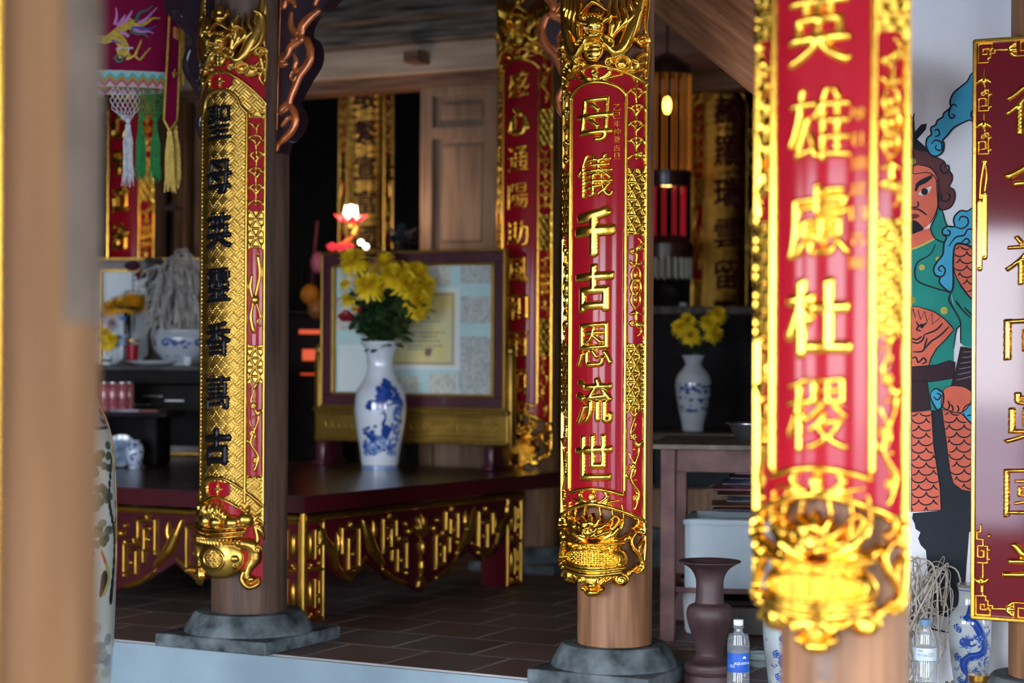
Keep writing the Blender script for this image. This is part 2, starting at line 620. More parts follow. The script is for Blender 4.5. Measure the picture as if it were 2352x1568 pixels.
def slab(v_lo, v_hi, r0, r1, uw=UW, nu=40):
    u = np.linspace(-uw, uw, nu + 1)
    mb = MB()
    vs = []
    for x in u:
        a = x / RB
        lo, hi = v_lo(x), v_hi(x)
        for r, z in ((r1, lo), (r1, hi), (r0, hi), (r0, lo)):
            vs.append((math.sin(a) * r, -math.cos(a) * r, z))
    fs = []
    for i in range(nu):
        for k in range(4):
            fs.append((i * 4 + k, (i + 1) * 4 + k, (i + 1) * 4 + (k + 1) % 4, i * 4 + (k + 1) % 4))
    fs += [(0, 1, 2, 3), tuple(nu * 4 + k for k in (3, 2, 1, 0))]
    return mb.add(vs, fs)

def hexpat(U, V, p=0.024):
    h = np.zeros_like(U)
    for k in range(3):
        t = R(90 + 60 * k)
        d = (U * math.cos(t) + V * math.sin(t)) / p
        d = np.abs(d - np.round(d)) * p
        h = np.maximum(h, np.clip(1 - d / 0.0034, 0, 1))
    return 0.0015 + 0.005 * np.sqrt(h)

def wanpat(U, V, p=0.027):
    a, b = (U + V) / math.sqrt(2), (U - V) / math.sqrt(2)
    i, j = np.floor(a / p), np.floor(b / p)
    f, g = a / p - i, b / p - j
    par = (i + j) % 2 == 0
    t = np.where(par, f, g)
    s_ = np.where(par, g, f)
    st = np.abs(((t * 3.0) % 1.0) - 0.5) * 2
    bar = np.clip((1 - st) * 2.4, 0, 1)
    end = np.clip(np.minimum(s_, 1 - s_) / 0.07, 0, 1)
    return 0.0012 + 0.0058 * np.sqrt(bar * (0.3 + 0.7 * end))

def bamboo(r, u, v0, v1, b=0.0):
    n = 4
    x = [u + 0.006 * math.sin(3 * k) for k in range(n + 2)]
    zz = [v0 + (v1 - v0) * k / (n + 1) for k in range(n + 2)]
    for k in range(n + 1):
        r.stroke([(x[k], zz[k]), (x[k + 1], zz[k + 1])], [0.0035, 0.0025, 0.0035], 0.006, b, n=3)
        r.dome(x[k], zz[k], 0.005, h=0.007, base=b)
        for d in (-1, 1):
            for q in range(2):
                aa = zz[k] + (0.3 + 0.35 * q) * (zz[k + 1] - zz[k])
                r.leaf((x[k] + 0.003 * d, aa), (x[k] + d * 0.022, aa + (0.022 if q else -0.018)), 0.005, 0.008, 0.15 * d, b)

def plum(r, u, v0, v1, b=0.0, d=1):
    pts = [(u + d * 0.014 * math.sin(k * 2.1), v0 + (v1 - v0) * k / 6) for k in range(7)]
    r.stroke(pts, [0.005, 0.0045, 0.004, 0.003, 0.002], 0.007, b)
    for k, (x, z) in enumerate(pts[1:]):
        e = -1 if x > u else 1
        r.stroke([(x, z), (x + e * 0.012, z + 0.014), (x + e * 0.016, z + 0.03)], [0.0032, 0.0015], 0.005, b, n=4)
        cx, cz = x + e * 0.008, z - 0.012
        if k % 2 == 0:
            for q in range(5):
                r.dome(cx + 0.007 * math.cos(q * 1.257), cz + 0.007 * math.sin(q * 1.257), 0.0052, h=0.007, base=b)
            r.dome(cx, cz, 0.003, h=0.01, base=b)
        else:
            r.leaf((x, z), (x - e * 0.014, z + 0.02), 0.006, 0.008, 0.2, b)
            r.dome(x + e * 0.015, z - 0.004, 0.0045, h=0.007, base=b)

def coins(r, u, vc, b=0.0):
    for k in (-1, 1):
        r.ring(u, vc + k * 0.036, 0.014, 0.003, 0.006, ry=0.022, base=b)
        r.dome(u, vc + k * 0.036, 0.006, 0.01, h=0.005, base=b)
    r.ring(u, vc, 0.015, 0.0036, 0.008, ry=0.024, base=b)
    r.dome(u, vc, 0.007, 0.011, h=0.006, base=b)
    for k in (-1, 1):
        z = vc + k * 0.066
        r.leaf((u, z), (u - 0.018, z + k * 0.012), 0.006, 0.008, 0.2, b)
        r.leaf((u, z), (u + 0.018, z + k * 0.012), 0.006, 0.008, -0.2, b)
        r.stroke([(u, z), (u + 0.002, z + k * 0.03)], 0.004, 0.007, b)
        r.spiral(u + 0.009, z + k * 0.045, 0.011, 1.2, 0.0032, 0.007, base=b)
        r.spiral(u - 0.01, z + k * 0.038, 0.009, 1.2, 0.003, 0.007, d=-1, base=b)
        r.stroke([(u + 0.014, z + k * 0.05), (u + 0.018, z + k * 0.064), (u + 0.008, z + k * 0.075)], [0.004, 0.002], 0.006, b, n=4)

def flute(r, u, v0, v1, b=0.0):
    L = v1 - v0
    r.stroke([(u + 0.008, v1 - 0.03), (u + 0.014, v1 - 0.08), (u + 0.006, v0 + L * 0.6), (u - 0.004, v0 + L * 0.45)], [0.007, 0.006, 0.005], 0.009, b)
    r.dome(u, v0 + L * 0.47, 0.014, 0.016, 0.012, base=b)
    r.stroke([(u - 0.012, v1 - 0.09), (u - 0.016, v0 + L * 0.6), (u - 0.008, v0 + L * 0.45), (u - 0.014, v0 + L * 0.3), (u - 0.006, v0 + L * 0.16), (u - 0.002, v0 + 0.04)], [0.005, 0.006, 0.004, 0.006, 0.007, 0.002], 0.008, b)
    r.stroke([(u + 0.004, v0 + L * 0.42), (u + 0.016, v0 + L * 0.3), (u + 0.006, v0 + L * 0.25), (u + 0.018, v0 + L * 0.2)], [0.004, 0.003], 0.007, b)
    for q in range(3):
        r.dome(u + 0.006, v1 - 0.025 + 0.008 * q, 0.006 - 0.0015 * q, h=0.006, base=b)

def motif(r, vc, b=0.0, sgn=1):
    r.dome(0, vc, 0.013, 0.016, 0.008, base=b)
    r.ring(0, vc + 0.001, 0.007, 0.0022, 0.011, base=b)
    r.poly([(-.009, vc - 0.02), (.009, vc - 0.02), (.007, vc - 0.008), (-.007, vc - 0.008)], 0.007, base=b)
    for d in (-1, 1):
        r.stroke([(d * 0.032, vc + 0.018), (d * 0.044, vc + 0.004), (d * 0.026, vc - 0.012), (d * 0.012, vc - 0.014)], [0.003, 0.006, 0.005, 0.003], 0.008, b)
        r.stroke([(d * 0.052, vc + 0.006), (d * 0.04, vc - 0.01), (d * 0.016, vc - 0.018)], [0.002, 0.005, 0.003], 0.007, b)
        r.stroke([(d * 0.082, vc - 0.008), (d * 0.055, vc - 0.012), (d * 0.02, vc - 0.022)], [0.002, 0.005, 0.004], 0.007, b)

def crest(kind, v):
    """pierced crown carving; v = height where the arch of the board ends"""
    r = Rel(-0.166, 0.166, v - 0.06, v + 0.42, 0.002)
    for d in (1,):
        # wings and flames on one side, mirrored afterwards
        r.stroke([(0.02, v + 0.09), (0.06, v + 0.045), (0.085, v + 0.06), (0.11, v + 0.12), (0.135, v + 0.20), (0.145, v + 0.30)], [0.012, 0.016, 0.02, 0.022, 0.013, 0.008], 0.022, 0.002)
        for q in range(5):
            a = 0.04 + 0.019 * q
            r.stroke([(0.045 + 0.008 * q, v + 0.075 + 0.012 * q), (a + 0.012, v + 0.12 + 0.01 * q), (a + 0.004, v + 0.17 + 0.006 * q), (a + 0.012, v + 0.205 + 0.012 * q)], [0.008, 0.011, 0.007, 0.001], 0.02, 0.001)
        r.stroke([(0.152, v - 0.03), (0.158, v + 0.05), (0.15, v + 0.12), (0.157, v + 0.2), (0.146, v + 0.33)], [0.006, 0.007, 0.006, 0.007, 0.003], 0.012, 0.001)
        r.spiral(0.138, v + 0.075, 0.02, 1.6, 0.005, 0.014, base=0.006)
        r.ring(0.082, v + 0.012, 0.02, 0.0035, 0.01, base=0.008)
        r.dome(0.082, v + 0.012, 0.018, h=0.012, base=0.0)
        r.ring(0.108, v + 0.002, 0.019, 0.0035, 0.008, base=0.006)
        r.dome(0.108, v + 0.002, 0.017, h=0.010, base=0.0)
        for q in range(3):
            r.leaf((0.115, v + 0.01 - 0.012 * q), (0.156, v + 0.045 - 0.025 * q), 0.008, 0.012, 0.12)
        r.dome(0.062, v + 0.03, 0.009, h=0.014)
        r.leaf((0.03, v + 0.01), (0.062, v + 0.028), 0.008, 0.012, 0.2)
        r.spiral(0.042, v + 0.012, 0.012, 1.2, 0.004, 0.01)
        r.stroke([(0.03, v + 0.07), (0.05, v + 0.055), (0.056, v + 0.075), (0.036, v + 0.09)], 0.005, 0.016, 0.004)
        r.leaf((0.024, v + 0.125), (0.052, v + 0.155), 0.011, 0.022, -0.1, 0.008)
        r.dome(0.014, v + 0.112, 0.0065, 0.005, 0.036)
        r.stroke([(0.006, v + 0.122), (0.02, v + 0.126), (0.03, v + 0.118)], [0.003, 0.005, 0.002], 0.036, 0.0)
        r.dome(0.02, v + 0.096, 0.012, 0.01, 0.03)
    if kind == 'B':
        r.stroke([(0.075, v + 0.06), (0.118, v + 0.09), (0.14, v + 0.14), (0.142, v + 0.215), (0.118, v + 0.235)], [0.01, 0.013, 0.014, 0.011, 0.006], 0.02, 0.004)
        r.dome(0.13, v + 0.07, 0.018, 0.016, 0.018)
        r.stroke([(0.05, v + 0.1), (0.062, v + 0.16), (0.056, v + 0.19), (0.07, v + 0.225)], [0.01, 0.009, 0.006, 0.001], 0.018)
        r.spiral(0.064, v + 0.165, 0.013, 1.3, 0.004, 0.018, base=0.006)
        r.stroke([(0.14, v + 0.05), (0.146, v + 0.01), (0.136, v - 0.02), (0.15, v - 0.045)], [0.008, 0.007, 0.006, 0.003], 0.012)
        r.stroke([(0.09, v + 0.03), (0.112, v + 0.02), (0.11, v - 0.02)], [0.004, 0.006, 0.003], 0.01)
    r.mirror()
    # beast head holding a round plaque
    r.dome(0, v + 0.125, 0.034, 0.036, 0.032)
    r.dome(0, v + 0.092, 0.026, 0.017, 0.036)
    for d in (-1, 1):
        r.dome(d * 0.009, v + 0.1, 0.006, 0.005, 0.043)
    r.dome(0, v + 0.108, 0.007, 0.012, 0.042)
    for k in range(7):
        r.leaf((-0.024 + 0.008 * k, v + 0.135), (-0.03 + 0.01 * k, v + 0.162), 0.005, 0.03)
    r.stroke([(-0.034, v + 0.165), (0, v + 0.19), (0.034, v + 0.165)], [0.004, 0.012, 0.004], 0.026, 0.002)
    r.dome(0, v + 0.21, 0.022, 0.02, 0.024)
    r.leaf((0, v + 0.2), (0.0, v + 0.27), 0.014, 0.018)
    for d in (-1, 1):
        r.leaf((d * 0.012, v + 0.2), (d * 0.03, v + 0.25), 0.009, 0.015, -0.15 * d)
    r.dome(0, v + 0.048, 0.027, 0.029, 0.014, p=0.25)
    r.ring(0, v + 0.048, 0.026, 0.003, 0.006, ry=0.028, base=0.012)
    for z in (0.03, 0.042, 0.054, 0.066):
        r.stroke([(-0.014, v + z), (0.014, v + z)], 0.0018, 0.004, 0.013, n=2)
    r.stroke([(0, v + 0.025), (0, v + 0.072)], 0.0018, 0.004, 0.013, n=2)
    return r

def lotus_bowl():
    r = Rel(-0.166, 0.166, -0.004, 0.285, 0.002)
    # side scrolls
    r.stroke([(0.15, 0.215), (0.15, 0.185), (0.13, 0.19), (0.114, 0.165), (0.122, 0.14), (0.14, 0.115), (0.148, 0.085), (0.13, 0.07)], [0.006, 0.008, 0.005, 0.006, 0.007, 0.006, 0.007, 0.004], 0.016)
    r.stroke([(0.15, 0.165), (0.138, 0.145), (0.14, 0.12)], [0.004, 0.006, 0.003], 0.012)
    r.spiral(0.146, 0.09, 0.012, 1.3, 0.004, 0.014)
    r.spiral(0.148, 0.195, 0.012, 1.3, 0.004, 0.012)
    r.stroke([(0.12, 0.2), (0.135, 0.215), (0.128, 0.235)], [0.004, 0.005, 0.003], 0.01)
    r.stroke([(0.156, 0.24), (0.158, 0.15), (0.15, 0.07)], 0.004, 0.008)
    # feet
    r.dome(0.083, 0.052, 0.024, 0.022, 0.022)
    r.spiral(0.083, 0.052, 0.019, 1.2, 0.006, 0.014, base=0.01)
    r.stroke([(0.105, 0.072), (0.1, 0.05), (0.085, 0.034)], [0.008, 0.006, 0.003], 0.014)
    for q in range(3):
        r.dome(0.108 + 0.011 * q, 0.068 + 0.009 * q, 0.008, h=0.014)
    r.stroke([(0.062, 0.06), (0.045, 0.048), (0.03, 0.045)], [0.008, 0.006, 0.004], 0.014)
    r.spiral(0.03, 0.046, 0.013, 1.2, 0.005, 0.014, base=0.006)
    r.dome(0.028, 0.022, 0.009, h=0.014)
    r.leaf((0.03, 0.155), (0.112, 0.188), 0.013, 0.016, -0.18)
    r.leaf((0.03, 0.152), (0.1, 0.165), 0.01, 0.014, 0.1)
    r.leaf((0.02, 0.16), (0.085, 0.215), 0.014, 0.02, -0.1)
    for q in (0.02, 0.055, 0.085):
        r.stroke([(q, 0.2), (q + 0.006, 0.228), (q + 0.001, 0.268)], [0.005, 0.003, 0.003], 0.01)
        r.dome(q + 0.004, 0.225, 0.006, h=0.012)
    r.stroke([(0.06, 0.2), (0.078, 0.222), (0.068, 0.235), (0.056, 0.225)], 0.005, 0.014)
    r.mirror()
    # pedestal, bands and bowl
    r.dome(0, 0.012, 0.024, 0.014, 0.018)
    r.poly([(-0.034, 0.062), (0.034, 0.062), (0.02, 0.03), (-0.02, 0.03)], 0.016, 0.012)
    r.dome(0, 0.032, 0.018, 0.012, 0.02)
    r.dome(0, 0.112, 0.106, 0.048, 0.028)
    for z, hw, th in ((0.066, 0.08, 0.008), (0.08, 0.088, 0.007)):
        r.stroke([(-hw, z + 0.008), (0, z - 0.003), (hw, z + 0.008)], th, 0.012, 0.018)
    w_ = ((r.U / 0.078) ** 2 + ((r.V - 0.112) / 0.023) ** 2) < 1
    p_ = 0.012
    a, b = (r.U * 0.8 + r.V) / p_, (r.U * 0.8 - r.V) / p_
    net = np.maximum(np.clip(1 - np.abs(a - np.round(a)) * 5, 0, 1), np.clip(1 - np.abs(b - np.round(b)) * 5, 0, 1))
    r.H = np.where(w_, r.H * 0.75 + 0.008 * net, r.H)
    r.ring(0, 0.112, 0.08, 0.0035, 0.006, ry=0.0255, base=0.022)
    for k in range(6):
        x = -0.06 + 0.024 * k
        r.stroke([(x - 0.01, 0.15), (x, 0.141), (x + 0.01, 0.15)], 0.0028, 0.006, 0.02, n=4)
    r.stroke([(-0.09, 0.16), (0, 0.152), (0.09, 0.16)], 0.005, 0.012, 0.018)
    # lotus
    for k in range(7):
        t = R(90 + (k - 3) * 27)
        r.leaf((0.03 * math.cos(t) * 0.4, 0.178 + 0.01 * math.sin(t)), (0.062 * math.cos(t), 0.185 + 0.056 * math.sin(t)), 0.012, 0.024, 0, 0.004)
    for k in range(5):
        t = R(90 + (k - 2) * 38)
        r.leaf((0, 0.17), (0.042 * math.cos(t), 0.178 + 0.04 * math.sin(t)), 0.011, 0.03, 0, 0.008)
    r.dome(0, 0.188, 0.021, 0.022, 0.038)
    for k in range(9):
        r.dome(0.011 * math.cos(k * 0.7), 0.193 + 0.009 * math.sin(k * 0.7), 0.004, h=0.043)
    return r

def fruit_bowl():
    r = Rel(-0.166, 0.166, -0.004, 0.33, 0.002)
    # leg with curled foot on each side
    r.stroke([(0.075, 0.15), (0.12, 0.14), (0.13, 0.1), (0.112, 0.07), (0.105, 0.04)], [0.014, 0.024, 0.022, 0.014, 0.012], 0.024)
    r.stroke([(0.095, 0.055), (0.09, 0.03), (0.11, 0.008), (0.138, 0.018), (0.142, 0.036)], [0.01, 0.01, 0.01, 0.01, 0.006], 0.018)
    r.dome(0.118, 0.034, 0.017, 0.014, 0.022)
    r.spiral(0.135, 0.13, 0.014, 1.2, 0.005, 0.014, base=0.012)
    r.dome(0.07, 0.075, 0.009, h=0.022)
    r.dome(0.066, 0.1, 0.02, 0.018, 0.022)
    # peach, leaves
    r.dome(0.1, 0.225, 0.028, 0.028, 0.024)
    r.leaf((0.1, 0.24), (0.112, 0.275), 0.01, 0.02)
    r.dome(0.085, 0.265, 0.01, h=0.014)
    for q in range(4):
        r.leaf((0.125, 0.205), (0.152 + 0.003 * q, 0.25 - 0.03 * q), 0.009, 0.014, 0.15)
    r.stroke([(0.13, 0.2), (0.138, 0.16), (0.132, 0.13)], [0.006, 0.009, 0.002], 0.014)
    r.dome(0.055, 0.215, 0.028, 0.027, 0.028)
    r.dome(0.03, 0.235, 0.018, 0.018, 0.022)
    r.mirror()
    r.dome(0, 0.1, 0.098, 0.068, 0.024)
    r.ring(0, 0.096, 0.038, 0.004, 0.006, ry=0.034, base=0.02)
    w_ = ((r.U / 0.03) ** 2 + ((r.V - 0.096) / 0.027) ** 2) < 1
    a, b = (r.U + r.V) / 0.009, (r.U - r.V) / 0.009
    net = np.maximum(np.clip(1 - np.abs(a - np.round(a)) * 5, 0, 1), np.clip(1 - np.abs(b - np.round(b)) * 5, 0, 1))
    r.H = np.where(w_, r.H * 0.9 + 0.005 * net, r.H)
    for z, hw, th in ((0.168, 0.092, 0.006), (0.182, 0.1, 0.006), (0.196, 0.095, 0.005)):
        r.stroke([(-hw, z + 0.008), (0, z - 0.002), (hw, z + 0.008)], th, 0.012, 0.016)
    for k in range(15):
        x = -0.084 + 0.012 * k
        r.stroke([(x, 0.16), (x, 0.145)], [0.0045, 0.003], 0.008, 0.018, n=2)
    r.dome(0, 0.215, 0.026, 0.024, 0.03)
    for x, n in ((-0.05, 4), (0.012, 5), (-0.018, 3)):
        for k in range(n):
            o = (k - (n - 1) / 2)
            r.leaf((x + o * 0.004, 0.225), (x + o * 0.012, 0.285 - abs(o) * 0.014), 0.007, 0.022, 0, 0.004)
    r.dome(-0.075, 0.235, 0.02, 0.022, 0.022)
    return r

_bp = {}
def board_parts(kind, n):
    """meshes shared by boards of one kind: kind A red with gold letters, kind B gold with dark letters"""
    if (kind, n) in _bp:
        return _bp[(kind, n)]
    pit = 0.1635 if kind == 'A' else 0.176
    v1c = 0.402 if kind == 'A' else 0.458
    top = v1c + pit * (n - 1)
    out = {'chars': [v1c + pit * k for k in range(n)][::-1]}
    if kind == 'A':
        lo = lambda u: 0.262 - 0.05 * min(1, (abs(u) / UW)) ** 1.6
        ptop = top + 0.105
        hi = lambda u: ptop + 0.058 - 0.055 * min(1, (abs(u) / UW)) ** 1.6
        pb, pl = 0.308, 0.088
        r = Rel(-0.162, 0.162, 0.2, ptop + 0.08)
        lou, hiu = np.vectorize(lo)(r.U), np.vectorize(hi)(r.U)
        ins = (r.V > lou) & (r.V < hiu) & (np.abs(r.U) < UW)
        strip = ins & (np.abs(r.U) > pl + 0.012)
        span = ptop - 0.26
        cs = [(0.225, 0.54), (0.735, 1.05), (1.24, ptop + 0.04)] if n == 7 else [(0.225, 0.52), (0.68, 0.98), (1.14, 1.44), (1.6, ptop + 0.04)]
        cart = np.zeros_like(ins)
        cu_ = pl + 0.012 + 0.024
        for a, b in cs:
            hw = 0.027 - 0.010 * np.clip((0.018 - np.minimum(r.V - a, b - r.V)) / 0.018, 0, 1) ** 2
            cart |= (r.V > a) & (r.V < b) & (np.abs(np.abs(r.U) - cu_) < hw)
        r.field(strip & ~cart, hexpat(np.abs(r.U) - cu_, r.V))
        q = Rel(-0.162, 0.162, 0.2, ptop + 0.08)
        bands = [(cs[0][0], cs[0][1]), (cs[1][0], cs[1][1]), (cs[2][0], cs[2][1])] + ([(cs[3][0], cs[3][1])] if len(cs) > 3 else [])
        for k, (a, b) in enumerate(bands):
            f_ = (plum, lambda r_, u_, x_, y_: coins(r_, u_, (x_ + y_) / 2), bamboo)[k % 3]
            f_(q, cu_, a + 0.03, b - 0.02)
            if k % 3 == 2:
                q.spiral(cu_ + 0.008, a + 0.04, 0.012, 1.3, 0.003, 0.006)
        q.mirror()
        r.H = np.maximum(r.H, q.H)
        # frame lines
        aw = lambda z: 0.006 * min(1, z)
        us = [-UW + 2 * UW * k / 40 for k in range(41)]
        r.stroke([(x, lo(x) + 0.006) for x in us], 0.0075, 0.009, straight=True)
        r.stroke([(x, hi(x) - 0.006) for x in us], 0.0065, 0.009, straight=True)
        for d in (-1, 1):
            r.stroke([(d * 0.1545, lo(UW)), (d * 0.1545, hi(UW))], 0.0055, 0.009, straight=True)
            r.stroke([(d * (pl + 0.005), pb), (d * (pl + 0.005), ptop - 0.03)], 0.0062, 0.008, straight=True)
        r.stroke([(-pl, pb - 0.012), (-pl * .5, pb), (0, pb + 0.004), (pl * .5, pb), (pl, pb - 0.012)], 0.0065, 0.008)
        r.stroke([(-pl - .004, ptop - 0.034), (-pl * .8, ptop - 0.014), (-pl * .4, ptop), (0, ptop + 0.004), (pl * .4, ptop), (pl * .8, ptop - 0.014), (pl + .004, ptop - 0.034)], 0.0065, 0.008)
        motif(r, 0.288)
        motif(r, ptop + 0.03)
        out['panel'] = (slab(lo, hi, RB - 0.03, RB - 0.0005), RED)
        out['border'] = r.mesh('border', BEND)
        out['bowl'] = lotus_bowl().mesh('bowl', BEND, -0.022)
        out['crest'] = crest('A', ptop + 0.045).mesh('crest', BEND, -0.022)
        out['crestv'] = ptop + 0.045
    else:
        ptop = top + 0.1
        lo = lambda u: 0.292 - 0.085 * min(1, (abs(u) / UW)) ** 1.4
        hi = lambda u: ptop + 0.075 - 0.11 * min(1, (abs(u) / UW)) ** 1.6
        pb, pl = 0.352, 0.092
        r = Rel(-0.162, 0.162, 0.19, ptop + 0.1)
        lou, hiu = np.vectorize(lo)(r.U), np.vectorize(hi)(r.U)
        ins = (r.V > lou) & (r.V < hiu) & (np.abs(r.U) < UW)
        cs = [(0.366, 0.67), (0.79, 1.106), (1.226, 1.53)]
        cu_ = pl + 0.012 + 0.023
        cart = np.zeros_like(ins)
        for a, b in cs:
            hw = 0.026 - 0.010 * np.clip((0.02 - np.minimum(r.V - a, b - r.V)) / 0.02, 0, 1) ** 2
            cart |= (r.V > a) & (r.V < b) & (np.abs(np.abs(r.U) - cu_) < hw)
        for vc in (0.322, ptop + 0.035):
            cart |= ((np.abs(r.U) / 0.05) ** 3 + (np.abs(r.V - vc) / 0.024) ** 3) < 1
        strip = (np.abs(r.U) > pl + 0.012) & (r.V > 0.36) & (r.V < 1.55)
        r.field(ins & ~cart, np.where(strip, hexpat(np.abs(r.U) - cu_, r.V, 0.03), wanpat(r.U, r.V)))
        q = Rel(-0.162, 0.162, 0.19, ptop + 0.1)
        plum(q, cu_, cs[0][0] + 0.02, cs[0][1] - 0.02)
        flute(q, cu_, *cs[1])
        bamboo(q, cu_, cs[2][0] + 0.02, cs[2][1] - 0.02)
        for vc in (0.322, ptop + 0.035):
            for k in range(4):
                q.leaf((0, vc), (0.02 * math.cos(k * math.pi / 2), vc + 0.02 * math.sin(k * math.pi / 2)), 0.005, 0.007)
        q.mirror()
        r.H = np.maximum(r.H, q.H)
        us = [-UW + 2 * UW * k / 40 for k in range(41)]
        r.stroke([(x, lo(x) + 0.005) for x in us], 0.006, 0.012, straight=True)
        r.stroke([(x, hi(x) - 0.005) for x in us], 0.006, 0.012, straight=True)
        for d in (-1, 1):
            r.stroke([(d * 0.1545, lo(UW)), (d * 0.1545, hi(UW))], 0.0055, 0.011, straight=True)
            r.stroke([(d * (pl + 0.005), pb - 0.07), (d * (pl + 0.005), ptop - 0.075)], 0.0062, 0.012, straight=True)
        r.stroke([(-UW, pb - 0.085), (-pl, pb - 0.03), (-pl * .4, pb + .002), (0, pb + 0.006), (pl * .4, pb + .002), (pl, pb - 0.03), (UW, pb - 0.085)], 0.006, 0.012)
        r.stroke([(-pl - .005, ptop - 0.07), (-pl * .85, ptop - 0.05), (-pl * .7, ptop - 0.02), (-pl * .4, ptop + 0.0), (0, ptop + 0.008), (pl * .4, ptop + 0.0), (pl * .7, ptop - 0.02), (pl * .85, ptop - 0.05), (pl + .005, ptop - 0.07)], 0.006, 0.012)
        out['panel'] = (slab(lambda u: 0.02 + 0.1 * (1 - min(1, (abs(u) / UW))), lambda u: ptop + 0.13 - 0.02 * abs(u) / UW, RB - 0.03, RB - 0.0005), RED)
        out['border'] = r.mesh('border', BEND)
        out['bowl'] = fruit_bowl().mesh('bowl', BEND, -0.006)
        v9 = ptop + 0.065
        out['crest'] = crest('B', v9).mesh('crest', lambda U, V, H: BEND(U, v9 + (V - v9) * np.where(V > v9, 0.83, 1.0), H), -0.02)
        out['crestv'] = ptop + 0.065
    pm = out['panel'][0].build('panel', out['panel'][1]).data
    for o in [x for x in COL.objects if x.data == pm]:
        bpy.data.objects.remove(o)
    out['panel'] = (pm, out['panel'][1])
    _bp[(kind, n)] = out
    return out

EYE = mat('white_enamel', (0.8, 0.82, 0.85), 0.2)
def couplet_board(kind, text, label, loc, rz, lab_size=0.12, small=None, gold=None, scale=1.0, eyes=False, letter=None, N=72, group=None):
    p = board_parts(kind, len(text))
    t = thing('couplet_board', label, 'couplet board', loc, rz, group)
    t.scale = (scale,) * 3
    g = gold or GOLD
    link('panel', p['panel'][0], t)
    link('carved_border', p['border'], t, g)
    link('offering_bowl_carving', p['bowl'], t, g)
    c = link('beast_crest', p['crest'], t, g)
    if eyes:
        for d in (-1, 1):
            mb = MB().ball(BEND(d * 0.0142, p['crestv'] + 0.112, 0.034), 0.0045, 10, 6)
            mb.build('eye', EYE, c)
    lm = letter or (g if kind == 'A' else BLACKL)
    for ch, v in zip(text, p['chars']):
        if ch == ' ':
            continue
        link('character', glyph_mesh(ch, 0.0, v, lab_size * 0.92, lab_size * 1.1, 0.009 if kind == 'A' else 0.008, (lambda U, V, H: BEND(U, V, H + (0.0 if kind == 'A' else 0.0075))), N, 0.72 if kind == 'A' else 0.68), t, lm)
    if small:
        chs, u, v0, pitch, sz = small
        for k, ch in enumerate(chs):
            link('small_character', glyph_mesh(ch, u, v0 - pitch * k, sz, sz * 0.95, 0.0025, BEND, 40, 0.4, 0.03), t, g)
    return t
# ------------------------------------------------------------------ the building
E0 = Vector((0, 5.73, 0))                     # a point on the step edge
def LW(x, y, z=0.0):
    return E0 + UD * x + VD * y + Vector((0, 0, z))
def WL(p):
    d = Vector((p[0], p[1], 0)) - E0
    return d.dot(UD), d.dot(VD)

def tilemat():
    m, t, b = nodes('terracotta_tiles')
    co = t.nodes.new('ShaderNodeTexCoord')
    br = t.nodes.new('ShaderNodeTexBrick')
    br.inputs['Scale'].default_value = 1.0
    br.inputs['Brick Width'].default_value = 0.30
    br.inputs['Row Height'].default_value = 0.30
    br.inputs['Mortar Size'].default_value = 0.009
    br.inputs['Mortar Smooth'].default_value = 0.4
    br.offset = 0.5
    br.inputs['Color1'].default_value = (0.17, 0.085, 0.07, 1)
    br.inputs['Color2'].default_value = (0.105, 0.06, 0.052, 1)
    br.inputs['Mortar'].default_value = (0.42, 0.39, 0.37, 1)
    n = t.nodes.new('ShaderNodeTexNoise')
    n.inputs['Scale'].default_value = 3.2
    n.inputs['Detail'].default_value = 8
    rp = t.nodes.new('ShaderNodeValToRGB')
    rp.color_ramp.elements[0].position = 0.35
    rp.color_ramp.elements[1].position = 0.72
    mx = t.nodes.new('ShaderNodeMixRGB')
    mx.inputs[2].default_value = (0.17, 0.155, 0.145, 1)
    ma = t.nodes.new('ShaderNodeMath')
    ma.operation = 'MULTIPLY'
    ma.inputs[1].default_value = 0.5
    t.links.new(co.outputs['Object'], br.inputs['Vector'])
    t.links.new(co.outputs['Object'], n.inputs['Vector'])
    t.links.new(n.outputs[0], rp.inputs[0])
    t.links.new(rp.outputs[0], ma.inputs[0])
    t.links.new(ma.outputs[0], mx.inputs[0])
    t.links.new(br.outputs['Color'], mx.inputs[1])
    t.links.new(mx.outputs[0], b.inputs['Base Color'])
    b.inputs['Roughness'].default_value = 0.55
    bp = t.nodes.new('ShaderNodeBump')
    bp.inputs['Strength'].default_value = 0.3
    bp.inputs['Distance'].default_value = 0.004
    bp.invert = True
    t.links.new(br.outputs['Fac'], bp.inputs['Height'])
    t.links.new(bp.outputs[0], b.inputs['Normal'])
    return m
TILE = tilemat()
CONC = mat('yard_concrete', (0.42, 0.41, 0.39), 0.85, var=0.15, scale=1.2)
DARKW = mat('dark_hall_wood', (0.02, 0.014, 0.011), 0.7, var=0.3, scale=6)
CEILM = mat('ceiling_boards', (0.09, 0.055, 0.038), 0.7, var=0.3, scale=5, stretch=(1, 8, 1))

def place(o, p, rz=-ANG):
    o.location = p
    o.rotation_euler = (0, 0, rz)
    return o

def polyprism(pts, z0, z1):
    mb = MB()
    n = len(pts)
    vs = [(x, y, z0) for x, y in pts] + [(x, y, z1) for x, y in pts]
    fs = [tuple(range(n)), tuple(range(2 * n - 1, n - 1, -1))] + [(i, i + n, (i + 1) % n + n, (i + 1) % n) for i in range(n)]
    return mb.add(vs, fs)

